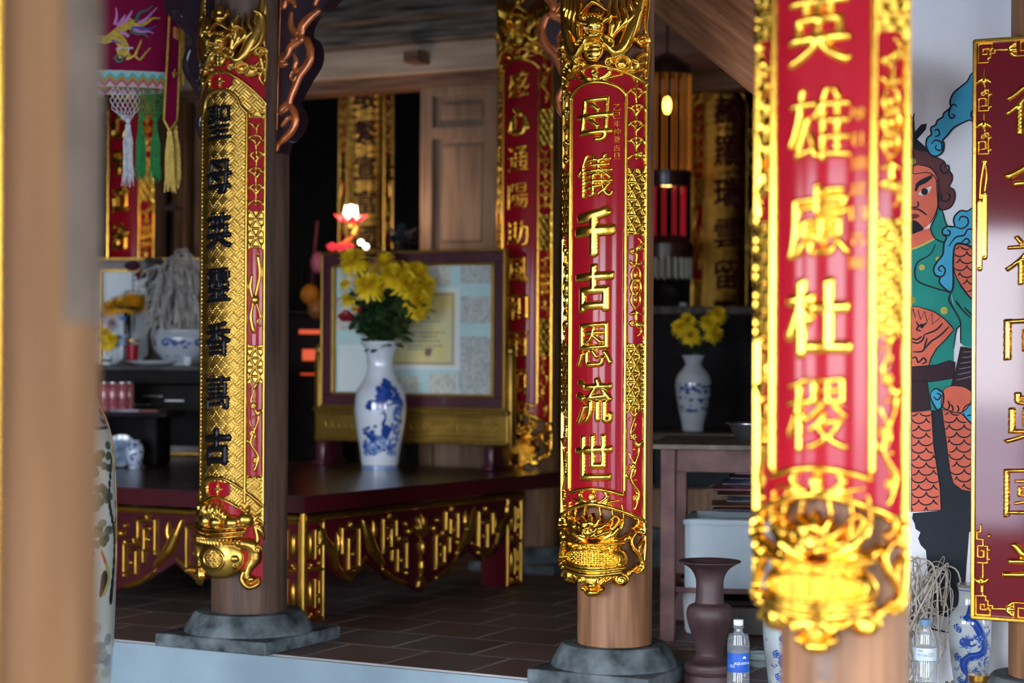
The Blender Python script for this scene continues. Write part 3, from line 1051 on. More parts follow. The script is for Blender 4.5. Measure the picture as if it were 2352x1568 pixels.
o = polyprism([(-7, 0), (0.55, 0), (0.55, -1.3), (5.2, -1.3), (5.2, 8.5), (-7, 8.5)], -0.42, 0).build('floor', TILE, None, False)
struct(place(o, E0))
o = MB().box((-3.23, -0.006, -0.213), (7.55, 0.012, 0.414)).build('trim_1', RISER, None, False)
struct(place(o, E0))
o = MB().box((0, 0, -0.47), (60, 60, 0.1)).build('floor_yard', CONC, None, False)
struct(o)
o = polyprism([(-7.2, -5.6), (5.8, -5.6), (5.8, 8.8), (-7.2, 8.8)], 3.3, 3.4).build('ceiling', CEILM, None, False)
struct(place(o, E0))
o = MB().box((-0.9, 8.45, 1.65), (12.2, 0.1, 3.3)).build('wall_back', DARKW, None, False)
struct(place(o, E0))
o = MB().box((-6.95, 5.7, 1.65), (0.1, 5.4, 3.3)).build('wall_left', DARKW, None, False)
struct(place(o, E0))
# yard side of the veranda: low eave, its posts, and the end walls
FR = -5.4
VERW = mat('veranda_dark_wood', (0.05, 0.03, 0.02), 0.7, var=0.3, scale=5)
o = MB().box((-0.9, FR, 2.5), (13.4, 0.25, 1.7)).build('wall_front', VERW, None, False)
struct(place(o, E0))
for k, (x, wd_) in enumerate(((-4.75, 4.7), (-0.95, 0.3), (0.85, 1.0), (3.1, 0.75), (5.6, 1.0))):
    o = MB().box((x, FR, 0.9), (wd_, 0.25, 2.74)).build('trim_%d' % (20 + k), VERW, None, False)
    struct(place(o, E0))
o = MB().box((-0.9, FR, -0.21), (13.4, 0.2, 0.44)).build('trim_30', VERW, None, False)
struct(place(o, E0))
o = MB().box((5.65, -4.9, 0.6), (0.1, 0.9, 2.1)).box((5.65, -1.4, 0.6), (0.1, 3.1, 2.1)).box((5.65, -2.6, 2.5), (0.1, 5.5, 1.7)).box((5.65, -2.6, -0.2), (0.1, 5.5, 0.4)).build('wall_veranda', VERW, None, False)  # unseen end wall; its window gap is added to brighten the mural wall
struct(place(o, E0))
o = MB().box((-7.05, -1.2, 1.45), (0.1, 8.4, 3.8)).build('wall_left_veranda', VERW, None, False)
struct(place(o, E0))
# white wall with the mural, facing the yard
MQ = P(2170, 1000, 5.65)
mx_, my_ = WL(MQ)
wl0 = WL(onplane(1955, 900, MQ, VD))[0]
o = MB().box(((wl0 + 5.2) / 2, my_ + 0.06, 1.65), (5.2 - wl0, 0.12, 3.3)).build('wall_right', PLASTER, None, False)
struct(place(o, E0))
# plaster gable above the sloping beam
gp = [WL(onplane(1741, -40, MQ, VD))[0], wl0]
gz = [onplane(1735, 70, MQ, VD).z, onplane(1950, 240, MQ, VD).z]
o = MB().prism([(gp[0], 3.3), (gp[0], gz[0]), (wl0, gz[1]), (wl0, 3.3)], my_, my_ + 0.12).build('trim_2', PLASTER, None, False)
struct(place(o, E0))
# side wall of the hall, right of the altars
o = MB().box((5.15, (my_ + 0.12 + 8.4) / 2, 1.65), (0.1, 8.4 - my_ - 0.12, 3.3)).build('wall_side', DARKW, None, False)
struct(place(o, E0))

# beams of the inner row
wz = 9.2
A_ = P(1145, 165, wz)
lx, ly = WL(A_)
xl = WL(G(190, 10.3))[0]
def beam(name, x0, x1, y, dy, z0, z1, m):
    o = MB().box(((x0 + x1) / 2, y + dy / 2, (z0 + z1) / 2), (x1 - x0, dy, z1 - z0), 0, 0.008).build(name, m, None, False)
    return struct(place(o, E0))
z_ = lambda py, Z: HC + (800 - py) * Z / F
xr = lx + 0.25
beam('trim_3', xl, xr, ly - 0.02, 0.16, z_(196, 9.3), z_(166, 9.3), WOODH)
beam('trim_4', xl, xr, ly - 0.05, 0.2, z_(166, 9.3), z_(98, 9.3), WOODP)
beam('trim_5', xl, xr, ly - 0.12, 0.26, z_(97, 9.3), z_(42, 9.3), WOODG)
beam('trim_6', xl, xr, ly - 0.2, 0.3, z_(41, 9.2), z_(-70, 9.2), WOODG)
pg = onplane(958, 133, LW(lx, ly - 0.1), VD)
o = MB().box((0, 0, 0), (0.085, 0.12, 0.055), 0, 0.003).build('beam_tenon', WOODH, None, False)
tag(place(o, pg), 'small square wooden beam end sticking out of the pale lintel', 'beam end')
# lintel and plank gable of the right bay
rx0, ry0 = WL(P(1500, 214, 10.0))
rx1 = WL(P(1990, 214, 8.6))[0]
beam('trim_7', rx0 - 0.35, rx1, ry0, 0.16, z_(214, 10), z_(168, 10), WOODH)
beam('trim_8', rx0 - 0.35, rx1, ry0 + 0.03, 0.1, z_(168, 10), 3.3, mat('reddish_planks', (0.36, 0.19, 0.15), 0.6, c2=(0.5, 0.28, 0.23), var=0.1, scale=5, stretch=(0.6, 5, 5)))
# door jamb posts behind the banner
for q, (a, b, m_) in enumerate(((388, 418, WOODH), (440, 470, WOODH))):
    x0, x1 = WL(onplane(a, 400, LW(lx, ly), VD))[0], WL(onplane(b, 400, LW(lx, ly), VD))[0]
    o = MB().box(((x0 + x1) / 2, ly + 0.06, 1.13), (x1 - x0, 0.08, 2.26), 0, 0.006).build('trim_%d' % (9 + q), WOOD, None, False)
    struct(place(o, E0))
# panelled door
dx0, dx1 = WL(onplane(958, 400, LW(lx, ly), VD))[0], WL(onplane(1150, 400, LW(lx, ly), VD))[0]
dw, dz0, dz1 = dx1 - dx0, 0.02, z_(192, 9.3)
door = bpy.data.objects.new('door_1', None)
COL.objects.link(door)
door['kind'] = 'structure'
place(door, LW(dx0, ly + 0.02))
DOORM = mat('door_wood', (0.22, 0.135, 0.085), 0.55, c2=(0.36, 0.24, 0.16), var=0.1, scale=5, stretch=(5, 5, 0.5), bump=0.15, bscale=16)
mb = MB()
sw = 0.07
mb.box((sw / 2, 0.03, (dz0 + dz1) / 2), (sw, 0.05, dz1 - dz0), 0, 0.006)
mb.box((dw - sw / 2 - .02, 0.03, (dz0 + dz1) / 2), (sw + .04, 0.05, dz1 - dz0), 0, 0.006)
rails = [dz1 - 0.025, z_(301, 9.3), z_(585, 9.3), 0.06]
for z in rails:
    mb.box((dw / 2, 0.03, z), (dw, 0.046, 0.055), 0, 0.006)
mb.build('door_frame', DOORM, door, False)
for a, b in ((rails[1], rails[0]), (rails[2], rails[1]), (rails[3], rails[2])):
    zc, hh, ww = (a + b) / 2, b - a - 0.055, dw - 2 * sw - 0.02
    mb = MB()
    mb.box((sw + ww / 2, 0.048, zc), (ww, 0.012, hh))
    mb.box((sw + ww / 2, 0.036, zc), (ww - 0.07, 0.02, hh - 0.07), 0, 0.009)
    mb.build('door_panel', DOORM, door, False)

# ------------------------------------------------------------------ columns
def column(px, Z, r, label, m=WOOD, zf=0.0, top=3.3, stain=False, base=True, rz=-ANG):
    c = G(px, Z, zf)
    t = thing('wooden_column', label, 'column', c, rz)
    z0 = 0.108 if base else 0.0
    prof = [(r * 0.985, z0), (r, z0 + 0.02), (r * 1.0, z0 + 1.0), (r * 0.985, top - zf)]
    sh = MB().lathe(prof, 56).build('shaft', m, t)
    if base:
        MB().box((0, 0, 0.0215), (r * 3.5, r * 3.5, 0.043), 0, 0.006).build('plinth', STONE, t, False)
        MB().lathe([(r * 1.70, 0.043), (r * 1.68, 0.055), (r * 1.45, 0.1), (r * 1.38, 0.108), (1e-6, 0.108)], 48).build('stone_base', STONE, t)
    return t, sh

R1, R2 = 0.1255, 0.111
WOODC = mat('column_wood', (0.20, 0.085, 0.035), 0.55, c2=(0.34, 0.16, 0.075), var=0.2, scale=6, stretch=(6, 6, 0.45), bump=0.2, bscale=18)
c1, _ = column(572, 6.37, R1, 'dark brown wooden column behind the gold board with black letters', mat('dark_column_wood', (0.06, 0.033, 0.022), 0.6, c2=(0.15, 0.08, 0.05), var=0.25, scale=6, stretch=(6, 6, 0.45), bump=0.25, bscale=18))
c2, _ = column(1411, 5.70, R2, 'wooden column carrying the middle red board, vase and table to its right', WOODC)
c3, s3 = column(1933, 3.38, R2, 'wooden column behind the large near red board, pale stain below the carving', WOODC, zf=-0.42)
c4, _ = column(1222, 8.55, 0.12, 'wooden column behind the low altar table, red board of small letters on it', WOOD)
c5, _ = column(2412, 5.16, R2, 'wooden column at the right edge carrying the flat framed red board', WOODC)
c6, s6 = column(-24, 2.09, R2, 'blurred pale wooden column filling the left edge in front', WOODL, zf=-0.42)
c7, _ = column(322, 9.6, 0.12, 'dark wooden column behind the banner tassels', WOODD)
# dark worn patches on the near left column
GREYP = mat('grey_worn_patch', (0.115, 0.083, 0.06), 0.8, var=0.25, scale=9, spec=0.2)
def patch(parent, r, a0, a1, z0, z1, m, name):
    mb = MB()
    mb.lathe([(r + 0.0012, z0), (r + 0.0012, z1)], 14, a0=a0, a1=a1)
    return mb.build(name, m, parent)
zl = lambda py, Z: HC + (800 - py) * Z / F + 0.42
cm = R(-90) + ANG
patch(c6, R2, cm + R(53), cm + R(100), zl(745, 1.98), zl(-40, 1.98), GREYP, 'worn_patch')
patch(c6, R2, cm + R(6), cm + R(10), zl(75, 1.98), zl(-40, 1.98), GREYP, 'worn_patch')
PALE = mat('pale_glue_stain', (0.30, 0.23, 0.19), 0.6, var=0.4, scale=25)
patch(c3, R2, R(-90) + ANG - R(35), R(-90) + ANG - R(19), zl(1560, 3.28), zl(1440, 3.28), mat('dark_damp_stain', (0.16, 0.095, 0.065), 0.6, var=0.3, scale=20), 'damp_stain')

# ------------------------------------------------------------------ couplet boards on the columns
def board_at(kind, text, label, col, zbot, ang=None, **k):
    p = col.location.copy()
    p.z = zbot
    return couplet_board(kind, text, label, p, -(ang if ang is not None else ANG), **k)

b1 = board_at('B', '聖母英靈香萬古', 'carved gold couplet board with black letters on the left column', c1, 0.195, R(33), lab_size=0.103, scale=1.0, N=70)
b2 = board_at('A', '母儀千古恩流世', 'red couplet board with sharp gold letters and beast crest on the middle column', c2, 0.262, small=('乙巳年仲夏吉旦', 0.067, 1.417, 0.0235, 0.021), eyes=True, N=84)
b3 = board_at('A', '國士英雄慮杜稷', 'blurred bright red and gold couplet board nearest on the right', c3, 0.468, small=('唯社細縱日吉暉', 0.068, 0.91, 0.042, 0.026), lab_size=0.118)
b4 = board_at('A', '感心通陽助風和雨順', 'dark red couplet board of small gold letters behind the framed certificate', c4, 0.43, lab_size=0.108, N=56)
b7 = board_at('A', '心孚道洽陰扶持', 'red couplet board half hidden behind the green and white tassels', c7, 0.52, lab_size=0.105, N=56, scale=1.12)
b6 = board_at('A', '      ', 'edge of a gold trimmed board on the blurred left column', c6, 0.2, R(33)) if False else None

# gold board seen edge-on at the far left of the near column
t = thing('couplet_board', 'blurred golden edge of a board on the near left column', 'couplet board', (c6.location.x, c6.location.y, 0.2), -R(42.5))
pp = board_parts('A', 7)
link('panel', pp['panel'][0], t)
link('carved_border', pp['border'], t, GOLD)

# gold boards deep inside the hall
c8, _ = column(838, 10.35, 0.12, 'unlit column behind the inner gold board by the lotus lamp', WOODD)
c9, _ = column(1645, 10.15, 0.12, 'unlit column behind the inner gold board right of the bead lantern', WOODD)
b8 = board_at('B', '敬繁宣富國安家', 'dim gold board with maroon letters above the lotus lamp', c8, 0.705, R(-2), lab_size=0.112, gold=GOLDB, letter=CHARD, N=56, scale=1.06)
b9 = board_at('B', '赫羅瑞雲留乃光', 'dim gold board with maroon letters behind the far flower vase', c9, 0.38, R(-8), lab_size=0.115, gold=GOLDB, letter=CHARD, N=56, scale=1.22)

# ------------------------------------------------------------------ flat framed board at the right edge
def flat_board():
    p = c5.location.copy()
    Zf = 5.0
    wd = 0.357
    ztop, zbot = z_(70, Zf), z_(1428, Zf)
    hgt = ztop - zbot
    t = thing('couplet_board', 'flat dark red board with gold fret corners at the right edge', 'couplet board', Vector((p.x, p.y, zbot)) - VD * 0.118, -ANG)
    MB().box((0, -0.012, hgt / 2), (wd, 0.024, hgt), 0, 0.002).build('panel', mat('wet_red_lacquer', (0.13, 0.003, 0.009), 0.4, coat=0.75, var=0.1, scale=5, bump=0.1, bscale=260, coatr=0.07, spec=0.1), t, False)
    mb = MB()
    for a in (-1, 1):
        mb.box((a * (wd / 2 - 0.003), -0.016, hgt / 2), (0.011, 0.032, hgt), 0, 0.003)
        mb.box((0, -0.016, hgt / 2 + a * (hgt / 2 - 0.004)), (wd, 0.0318, 0.012), 0, 0.003)
    mb.build('gold_rim', GOLD, t, False)
    r = Rel(-wd / 2, wd / 2, 0, hgt, 0.0015)
    L, S = -wd / 2, 0.0028
    def fr(pts, b=0.0):
        r.stroke([(L + x, y) for x, y in pts], S, 0.005, b, straight=True, n=1)
    def leafs(x, y, dx, dy):
        n = (-dy, dx)
        r.stroke([(L + x - dx * .02, y - dy * .02), (L + x + dx * .02, y + dy * .02)], 0.0022, 0.005, n=2)
        for k in (-1, 0, 1):
            r.leaf((L + x, y), (L + x + dx * (0.024 - 0.006 * abs(k)) + n[0] * k * 0.02, y + dy * (0.024 - 0.006 * abs(k)) + n[1] * k * 0.02), 0.0075, 0.009)
    for base, sg in ((0.0, 1), (hgt, -1)):
        Y = lambda y: base + sg * y
        fr([(0.012, Y(0.012)), (0.012, Y(0.062)), (0.038, Y(0.062)), (0.038, Y(0.05)), (0.044, Y(0.05)), (0.044, Y(0.038)), (0.056, Y(0.038)), (0.056, Y(0.03)), (0.09, Y(0.03))])
        fr([(0.012, Y(0.012)), (0.05, Y(0.012)), (0.05, Y(0.026)), (0.024, Y(0.026)), (0.024, Y(0.04)), (0.034, Y(0.04)), (0.034, Y(0.034))])
        r.dome(L + 0.044, Y(0.03), 0.005, h=0.006)
        leafs(0.092, Y(0.032), 1, 0)
        x = 0.112
        fr([(x, Y(0.012)), (x, Y(0.05)), (x + 0.05, Y(0.05)), (x + 0.05, Y(0.012)), (x + 0.012, Y(0.012)), (x + 0.012, Y(0.036)), (x + 0.034, Y(0.036)), (x + 0.034, Y(0.022))])
        y = 0.075
        if sg > 0:
            leafs(0.026, Y(0.092), 0, 1)
            fr([(0.03, Y(0.062)), (0.03, Y(0.15))])
            fr([(0.016, Y(0.15)), (0.042, Y(0.15)), (0.042, Y(0.195)), (0.016, Y(0.195)), (0.016, Y(0.165)), (0.032, Y(0.165)), (0.032, Y(0.182)), (0.024, Y(0.182))])
            fr([(0.03, Y(0.195)), (0.03, Y(0.212)), (0.014, Y(0.212)), (0.014, Y(0.232)), (0.024, Y(0.232)), (0.024, Y(0.25))])
            for q in (0.16, 0.185, 0.222):
                r.dome(L + 0.046, Y(q), 0.005, h=0.006)
        else:
            leafs(0.028, Y(0.1), 0, -1)
            for z0_ in (0.135, 0.25):
                fr([(0.03, Y(z0_ - 0.03)), (0.03, Y(z0_)), (0.04, Y(z0_)), (0.04, Y(z0_ + 0.055)), (0.014, Y(z0_ + 0.055)), (0.014, Y(z0_ + 0.022)), (0.032, Y(z0_ + 0.022)), (0.032, Y(z0_ + 0.042)), (0.022, Y(z0_ + 0.042))])
                for q in (0.012, 0.045):
                    r.dome(L + 0.046, Y(z0_ + q), 0.005, h=0.006)
                r.spiral(L + 0.026, Y(z0_ + 0.01), 0.008, 1.2, 0.0022, 0.005)
            leafs(0.028, Y(0.218), 0, -1)
            r.dome(L + 0.03, Y(0.325), 0.009, 0.007, 0.007)
            r.stroke([(L + 0.028, Y(0.33)), (L + 0.02, Y(0.38)), (L + 0.018, Y(0.43))], 0.0035, 0.006)
            r.stroke([(L + 0.032, Y(0.33)), (L + 0.036, Y(0.36)), (L + 0.03, Y(0.41))], 0.0035, 0.006)
            for x0, y0, y1 in ((0.018, 0.43, 0.61), (0.031, 0.41, 0.58)):
                r.poly([(L + x0 - 0.0075, Y(y0)), (L + x0 + 0.0075, Y(y0)), (L + x0 + 0.0075, Y(y1)), (L + x0 - 0.0075, Y(y1))], 0.006, 0.003)
                r.dome(L + x0, Y(y1), 0.0075, h=0.007)
                r.dome(L + x0, Y(y0), 0.0055, h=0.008)
    r.mirror()
    link('gold_fret_carving', r.mesh('gold_fret_carving', flat(-0.024)), t, GOLD)
    for k, ch in enumerate('徐今福向眞國半'):
        py = (240, 400, 590, 762, 955, 1128, 1300)[k]
        link('character', glyph_mesh(ch, 0.0, z_(py, Zf) - zbot, 0.19, 0.135, 0.01, flat(-0.024), 84, 0.42), t, GOLD)
    return t
flat_board()

# ------------------------------------------------------------------ carved brackets under the tie beam
def bracket_mesh():
    c = G(572, 6.37)
    q0 = Vector((c.x, c.y, 0))
    pts = [(776, -4), (750, 24), (727, 38), (714, 58), (710, 82), (725, 94), (733, 118), (731, 143), (722, 163), (710, 181), (699, 201), (687, 224), (682, 242), (692, 255), (697, 278), (689, 301), (674, 321), (660, 329), (657, 344), (646, 356), (640, 352), (644, 300), (650, 150), (655, -4)]
    def loc(p):
        w_ = onplane(p[0], p[1], q0, VD)
        return ((w_ - q0).dot(UD) - R1, w_.z)
    out = [loc(p) for p in pts]
    out = [(max(x, -0.012), z) for x, z in out]
    out = smooth_path(out[:21], 3) + [(-0.012, out[20][1]), (-0.012, 2.35), (0.26, 2.35)]
    r = Rel(-0.01, 0.36, min(z for _, z in out), 2.3, 0.002)
    def st(pp, *a, **k):
        r.stroke([loc(p) for p in pp], *a, **k)
    st([(742, 28), (722, 44), (706, 62), (702, 80)], [0.0093, 0.0170, 0.0139], 0.007)
    st([(716, 96), (724, 118), (722, 142), (712, 160), (700, 176), (690, 200), (680, 224), (676, 242)], [0.0124, 0.0155, 0.0139, 0.0124, 0.0093], 0.008)
    st([(704, 92), (690, 102), (678, 112), (672, 128), (662, 140)], [0.0155, 0.0139, 0.0109], 0.008)
    st([(681, 34), (680, 60), (690, 78), (700, 74)], [0.0062, 0.0124, 0.0109], 0.007)
    st([(686, 128), (692, 142), (688, 160), (694, 166), (706, 158)], [0.0047, 0.0093, 0.0093, 0.0062], 0.007)
    st([(684, 168), (680, 180), (688, 188), (694, 178)], 0.005, 0.008)
    st([(690, 80), (696, 92), (684, 96)], 0.007, 0.009)
    st([(662, 130), (656, 150), (670, 150)], [0.0093, 0.0139, 0.0062], 0.008)
    st([(672, 240), (686, 258), (690, 280), (682, 302), (662, 322), (652, 332), (648, 346)], [0.0093, 0.0124, 0.0124, 0.0093, 0.0062], 0.008)
    st([(672, 240), (660, 250), (656, 262), (670, 254)], [0.0124, 0.0093, 0.0062], 0.007)
    st([(660, 290), (668, 280), (676, 272), (686, 276)], [0.0062, 0.0093, 0.0062], 0.008)
    st([(664, 18), (670, 4), (684, 6), (690, 18)], [0.0109, 0.0109, 0.0062], 0.007)
    st([(736, 12), (744, -2), (756, -4)], 0.009, 0.007)
    st([(657, 0), (652, 150), (648, 300)], 0.0022, 0.004)
    base = MB().prism(out, -0.03, 0.03)
    return base, r
_bb, _br = bracket_mesh()
ORG = mat('orange_gilt_paint', (0.50, 0.13, 0.035), 0.3, 0.55, coat=0.3, var=0.35, scale=22)
BRD = mat('bracket_dark_paint', (0.028, 0.014, 0.02), 0.3, coat=0.5, var=0.2)
brm = None
def bracket(col, rad, sgn, label, paint=True):
    global brm
    p = Vector((col.location.x, col.location.y, 0)) + UD * (rad * sgn)
    t = thing('carved_bracket', label, 'bracket', p, -ANG)
    if brm is None:
        ob = _bb.build('bracket_board', BRD, t, True, 30)
        o2 = link('scroll_carving', _br.mesh('scroll_carving', flat(-0.03)), t, ORG)
        brm = (ob.data, o2.data)
    elif sgn > 0:
        link('bracket_board', brm[0], t)
        link('scroll_carving', brm[1], t)
    else:
        for nm, me in zip(('bracket_board', 'scroll_carving'), brm):
            m2 = me.copy()
            m2.transform(Matrix.Scale(-1, 4, (1, 0, 0)))
            m2.flip_normals()
            if not paint:
                m2.materials.clear()
                m2.materials.append(BRD)
            link(nm, m2, t)
    return t
bracket(c1, R1, 1, 'carved wooden bracket with orange scrolls right of the left column')
bracket(c1, R1, -1, 'dark carved bracket above left of the gold board', False)
bracket(c2, R2, -1, 'carved bracket with orange scrolls left of the middle column')

# ------------------------------------------------------------------ sloping hip beam at the upper right
def hip_beam():
    def line(px0, py0, Z0, px1, py1, Z1):
        return P(px0, py0, Z0), P(px1, py1, Z1)
    a, b = P(1440, -62, 6.35), P(1905, 310, 5.35)
    d = (b - a).normalized()
    n = Vector((0.3, -1, 0)).normalized()
    n = (n - d * n.dot(d)).normalized()
    s = n.cross(d).normalized()
    if s.z < 0:
        s = -s
    MW = Matrix(((d.x, n.x, s.x, a.x), (d.y, n.y, s.y, a.y), (d.z, n.z, s.z, a.z), (0, 0, 0, 1)))
    MI = MW.inverted()
    def prof(o0, o1, z0, z1, m, nm):
        mb = MB()
        vs = []
        for p in (a, b):
            for q, e in ((o0, z0), (o1, z0), (o1, z1), (o0, z1)):
                vs.append(MI @ (p + n * q + s * e))
        mb.add(vs, [(0, 1, 2, 3), (4, 7, 6, 5), (0, 4, 5, 1), (1, 5, 6, 2), (2, 6, 7, 3), (3, 7, 4, 0)])
        return mb
    RAFT = mat('rafter_wood', (0.42, 0.14, 0.055), 0.55, c2=(0.62, 0.27, 0.13), var=0.2, scale=7, stretch=(0.5, 7, 7), bump=0.2, bscale=16)
    t = thing('hip_beam', 'brown wooden beam sloping down behind the near red board', 'beam', (0, 0, 0))
    t.matrix_world = MW
    prof(-0.07, 0.07, 0.0, 0.10, RAFT, 'x').build('lower_beam', RAFT, t, False)
    prof(-0.09, 0.1, 0.102, 0.20, RAFT, 'x').build('upper_beam', RAFT, t, False)
    prof(-0.07, 0.085, 0.202, 0.26, RAFT, 'x').build('rafter_cap', RAFT, t, False)
hip_beam()
#@@TABLE
# ------------------------------------------------------------------ low altar table
TC = Vector((-0.74, 6.81, 0))                  # near corner of the legs, on the floor
WD = Vector((math.sin(R(34)), math.cos(R(34)), 0))
def TP(a, b, z=0.0):
    return TC - UD * a + WD * b + Vector((0, 0, z))
TZ = 0.455
BL, AL = 1.40, 2.15                            # leg-to-leg lengths of the two visible sides
table = thing('altar_table', 'low dark red altar table with carved gilt apron', 'table', TC)
def tpart(mb, name, m, smooth=True, par=None, angle=40):
    mb.v = [tuple(Vector(p) - TC) for p in mb.v]
    return mb.build(name, m, par or table, smooth, angle)
def tblock(a0, a1, b0, b1, z0, z1):
    mb = MB()
    vs = [TP(a, b, z) for a in (a0, a1) for b in (b0, b1) for z in (z0, z1)]
    return mb.add(vs, [(0, 1, 3, 2), (4, 6, 7, 5), (0, 4, 5, 1), (2, 3, 7, 6), (0, 2, 6, 4), (1, 5, 7, 3)])
TOPM = mat('table_top_lacquer', (0.035, 0.012, 0.013), 0.28, coat=0.6, var=0.3, scale=4, coatr=0.2)
mb = tblock(-0.03, AL + 0.05, -0.03, 1.69, TZ - 0.062, TZ)
tpart(mb, 'tabletop', TOPM, False)
mb = tblock(-0.034, AL + 0.054, -0.034, 1.694, TZ - 0.0605, TZ - 0.004)
tpart(mb, 'edge_moulding', DRED, False)
def trail(a0, a1, b0, b1):
    mb = MB()
    mb.tube([TP(a0, b0, TZ - 0.082), TP(a1, b1, TZ - 0.082)], 0.013, 12)
    return mb
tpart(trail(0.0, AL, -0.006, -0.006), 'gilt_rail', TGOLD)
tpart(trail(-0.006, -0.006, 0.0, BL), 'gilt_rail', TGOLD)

def apron_relief(L, h):
    r = Rel(0, L, -h, 0.0, 0.0022)
    def fret(c, z, w_, hh, s=1):
        q = [(c - s * w_, z - hh * .2), (c - s * w_, z + hh), (c + s * w_, z + hh), (c + s * w_, z - hh), (c - s * w_ * .25, z - hh), (c - s * w_ * .25, z + hh * .45), (c + s * w_ * .45, z + hh * .45)]
        r.stroke(q, 0.0085, 0.014, straight=True)
        r.dome(c + s * w_ * .25, z - hh * .3, 0.011, h=0.014)
        r.dome(c, z + hh + 0.014, 0.012, h=0.016)
        r.dome(c + s * w_, z - hh - 0.012, 0.010, h=0.014)
    def half(s, o):
        X = lambda x: o + s * x
        # from the leg towards the middle
        r.stroke([(X(0.08), -0.03), (X(0.10), -0.07), (X(0.15), -0.12), (X(0.19), -0.19)], [0.008, 0.02, 0.022, 0.012], 0.02)
        r.leaf((X(0.13), -0.12), (X(0.11), -0.025), 0.02, 0.018, 0.15 * s)
        r.leaf((X(0.16), -0.16), (X(0.19), -0.06), 0.012, 0.014, -0.2 * s)
        r.dome(X(0.09), -0.085, 0.012, h=0.016)
        fret(X(0.265), -0.125, 0.05, 0.075, s)
        r.stroke([(X(0.2), -0.19), (X(0.24), -0.225), (X(0.29), -0.22), (X(0.33), -0.19), (X(0.36), -0.17)], [0.008, 0.012, 0.01, 0.008], 0.014)
        r.spiral(X(0.268), -0.235, 0.014, 1.2, 0.006, 0.012)
        r.stroke([(X(0.34), -0.03), (X(0.365), -0.08), (X(0.4), -0.14), (X(0.46), -0.2)], [0.008, 0.022, 0.024, 0.01], 0.02)
        r.leaf((X(0.38), -0.13), (X(0.4), -0.03), 0.014, 0.014, -0.15 * s)
        fret(X(0.5), -0.09, 0.04, 0.055, -s)
        fret(X(0.56), -0.18, 0.045, 0.055, s)
        r.stroke([(X(0.46), -0.22), (X(0.53), -0.265), (X(0.6), -0.285)], [0.007, 0.011, 0.009], 0.014)
        r.dome(X(0.62), -0.09, 0.016, h=0.018)
        r.dome(X(0.6), -0.06, 0.011, h=0.016)
        r.dome(X(0.6), -0.12, 0.011, h=0.016)
    half(1, L / 2 - 0.70)
    half(-1, L / 2 + 0.70)
    c = L / 2
    for k in range(5):
        t = R(90 + (k - 2) * 32)
        r.leaf((c, -0.12), (c + 0.05 * math.cos(t), -0.11 + 0.085 * math.sin(t)), 0.013, 0.022)
    r.dome(c, -0.16, 0.014, 0.035, 0.022)
    r.leaf((c, -0.2), (c, -0.27), 0.014, 0.018)
    for k in (-1, 0, 1):
        r.leaf((c, -0.265), (c + k * 0.03, -0.315), 0.014, 0.018)
    return r
def apron_outline(L, h):
    q = [(0.0, 0.0), (0.0, -0.02), (0.06, -0.05), (0.09, -0.10), (0.14, -0.18), (0.2, -0.225), (0.27, -0.25), (0.33, -0.215), (0.37, -0.185), (0.42, -0.215), (0.5, -0.26), (0.58, -0.285), (0.64, -0.30), (0.70, -0.33)]
    q = [(x + L / 2 - 0.70, z) for x, z in q]
    q[0] = (0.02, 0.0)
    q[1] = (0.02, -0.02)
    return q + [(L - x, z) for x, z in q[-2::-1]]
def edge_map(org, du, nrm):
    def f(U, V, H):
        p = [org[k] - TC[k] + du[k] * U + nrm[k] * H for k in range(3)]
        return p[0], p[1], p[2] + V
    return f
def apron(L, org, du, nrm, name):
    pts = apron_outline(L, 0.33)
    mb = MB()
    n = len(pts)
    f = edge_map(org, du, nrm)
    vs = [f(x, z, 0.0) for x, z in pts] + [f(x, z, -0.022) for x, z in pts]
    mb.add(vs, [tuple(range(n)), tuple(range(2 * n - 1, n - 1, -1))] + [(i, i + n, (i + 1) % n + n, (i + 1) % n) for i in range(n)])
    a = mb.build(name, DRED, table, False)
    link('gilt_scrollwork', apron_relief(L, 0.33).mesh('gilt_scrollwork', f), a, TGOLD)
nR = Vector((WD.y, -WD.x, 0))
zt = TZ - 0.085
apron(BL - 0.16, TP(0.0, 0.08, zt), WD, nR, 'side_apron')
apron(AL - 0.16 if False else 1.62, TP(0.08, 0.0, zt), -UD, -VD, 'front_apron')
def leg(a, b, faces):
    """square block leg with gilt corner post and carved panels"""
    s = 0.115
    a0, a1 = (a, a + s) if a == 0 else (a - s, a)
    b0, b1 = (b, b + s) if b == 0 else (b - s, b)
    lg = tpart(tblock(a0, a1, b0, b1, 0.0, zt + 0.01), 'leg', mat('leg_red_lacquer', (0.09, 0.003, 0.008), 0.4, coat=0.4, spec=0.2), False)
    for org, du, nrm in faces:
        r = Rel(0, s, 0, zt, 0.002)
        for x in (0.008, s - 0.008):
            r.stroke([(x, 0.006), (x, zt - 0.008)], 0.0085, 0.013, straight=True)
        for z in (0.012, zt * .5, zt - 0.014):
            r.stroke([(0.01, z), (s - 0.01, z)], 0.0075, 0.011, straight=True)
        for z0 in (0.02, zt * .5 + 0.01):
            hh = zt * .5 - 0.04
            r.dome(0.036, z0 + hh * .55, 0.012, hh * .32, 0.015)
            r.stroke([(0.062, z0 + hh * .2), (0.062, z0 + hh * .9), (0.084, z0 + hh * .9), (0.084, z0 + hh * .3)], 0.0055, 0.011, straight=True)
            r.dome(0.074, z0 + hh * .5, 0.011, h=0.014)
            r.dome(0.04, z0 + 0.008, 0.01, h=0.014)
            r.dome(0.085, z0 + 0.012, 0.009, h=0.013)
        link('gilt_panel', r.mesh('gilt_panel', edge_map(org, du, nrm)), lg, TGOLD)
    return lg
lg = leg(0, 0, [(TP(0, 0), WD, nR), (TP(0, 0), -UD, -VD)])
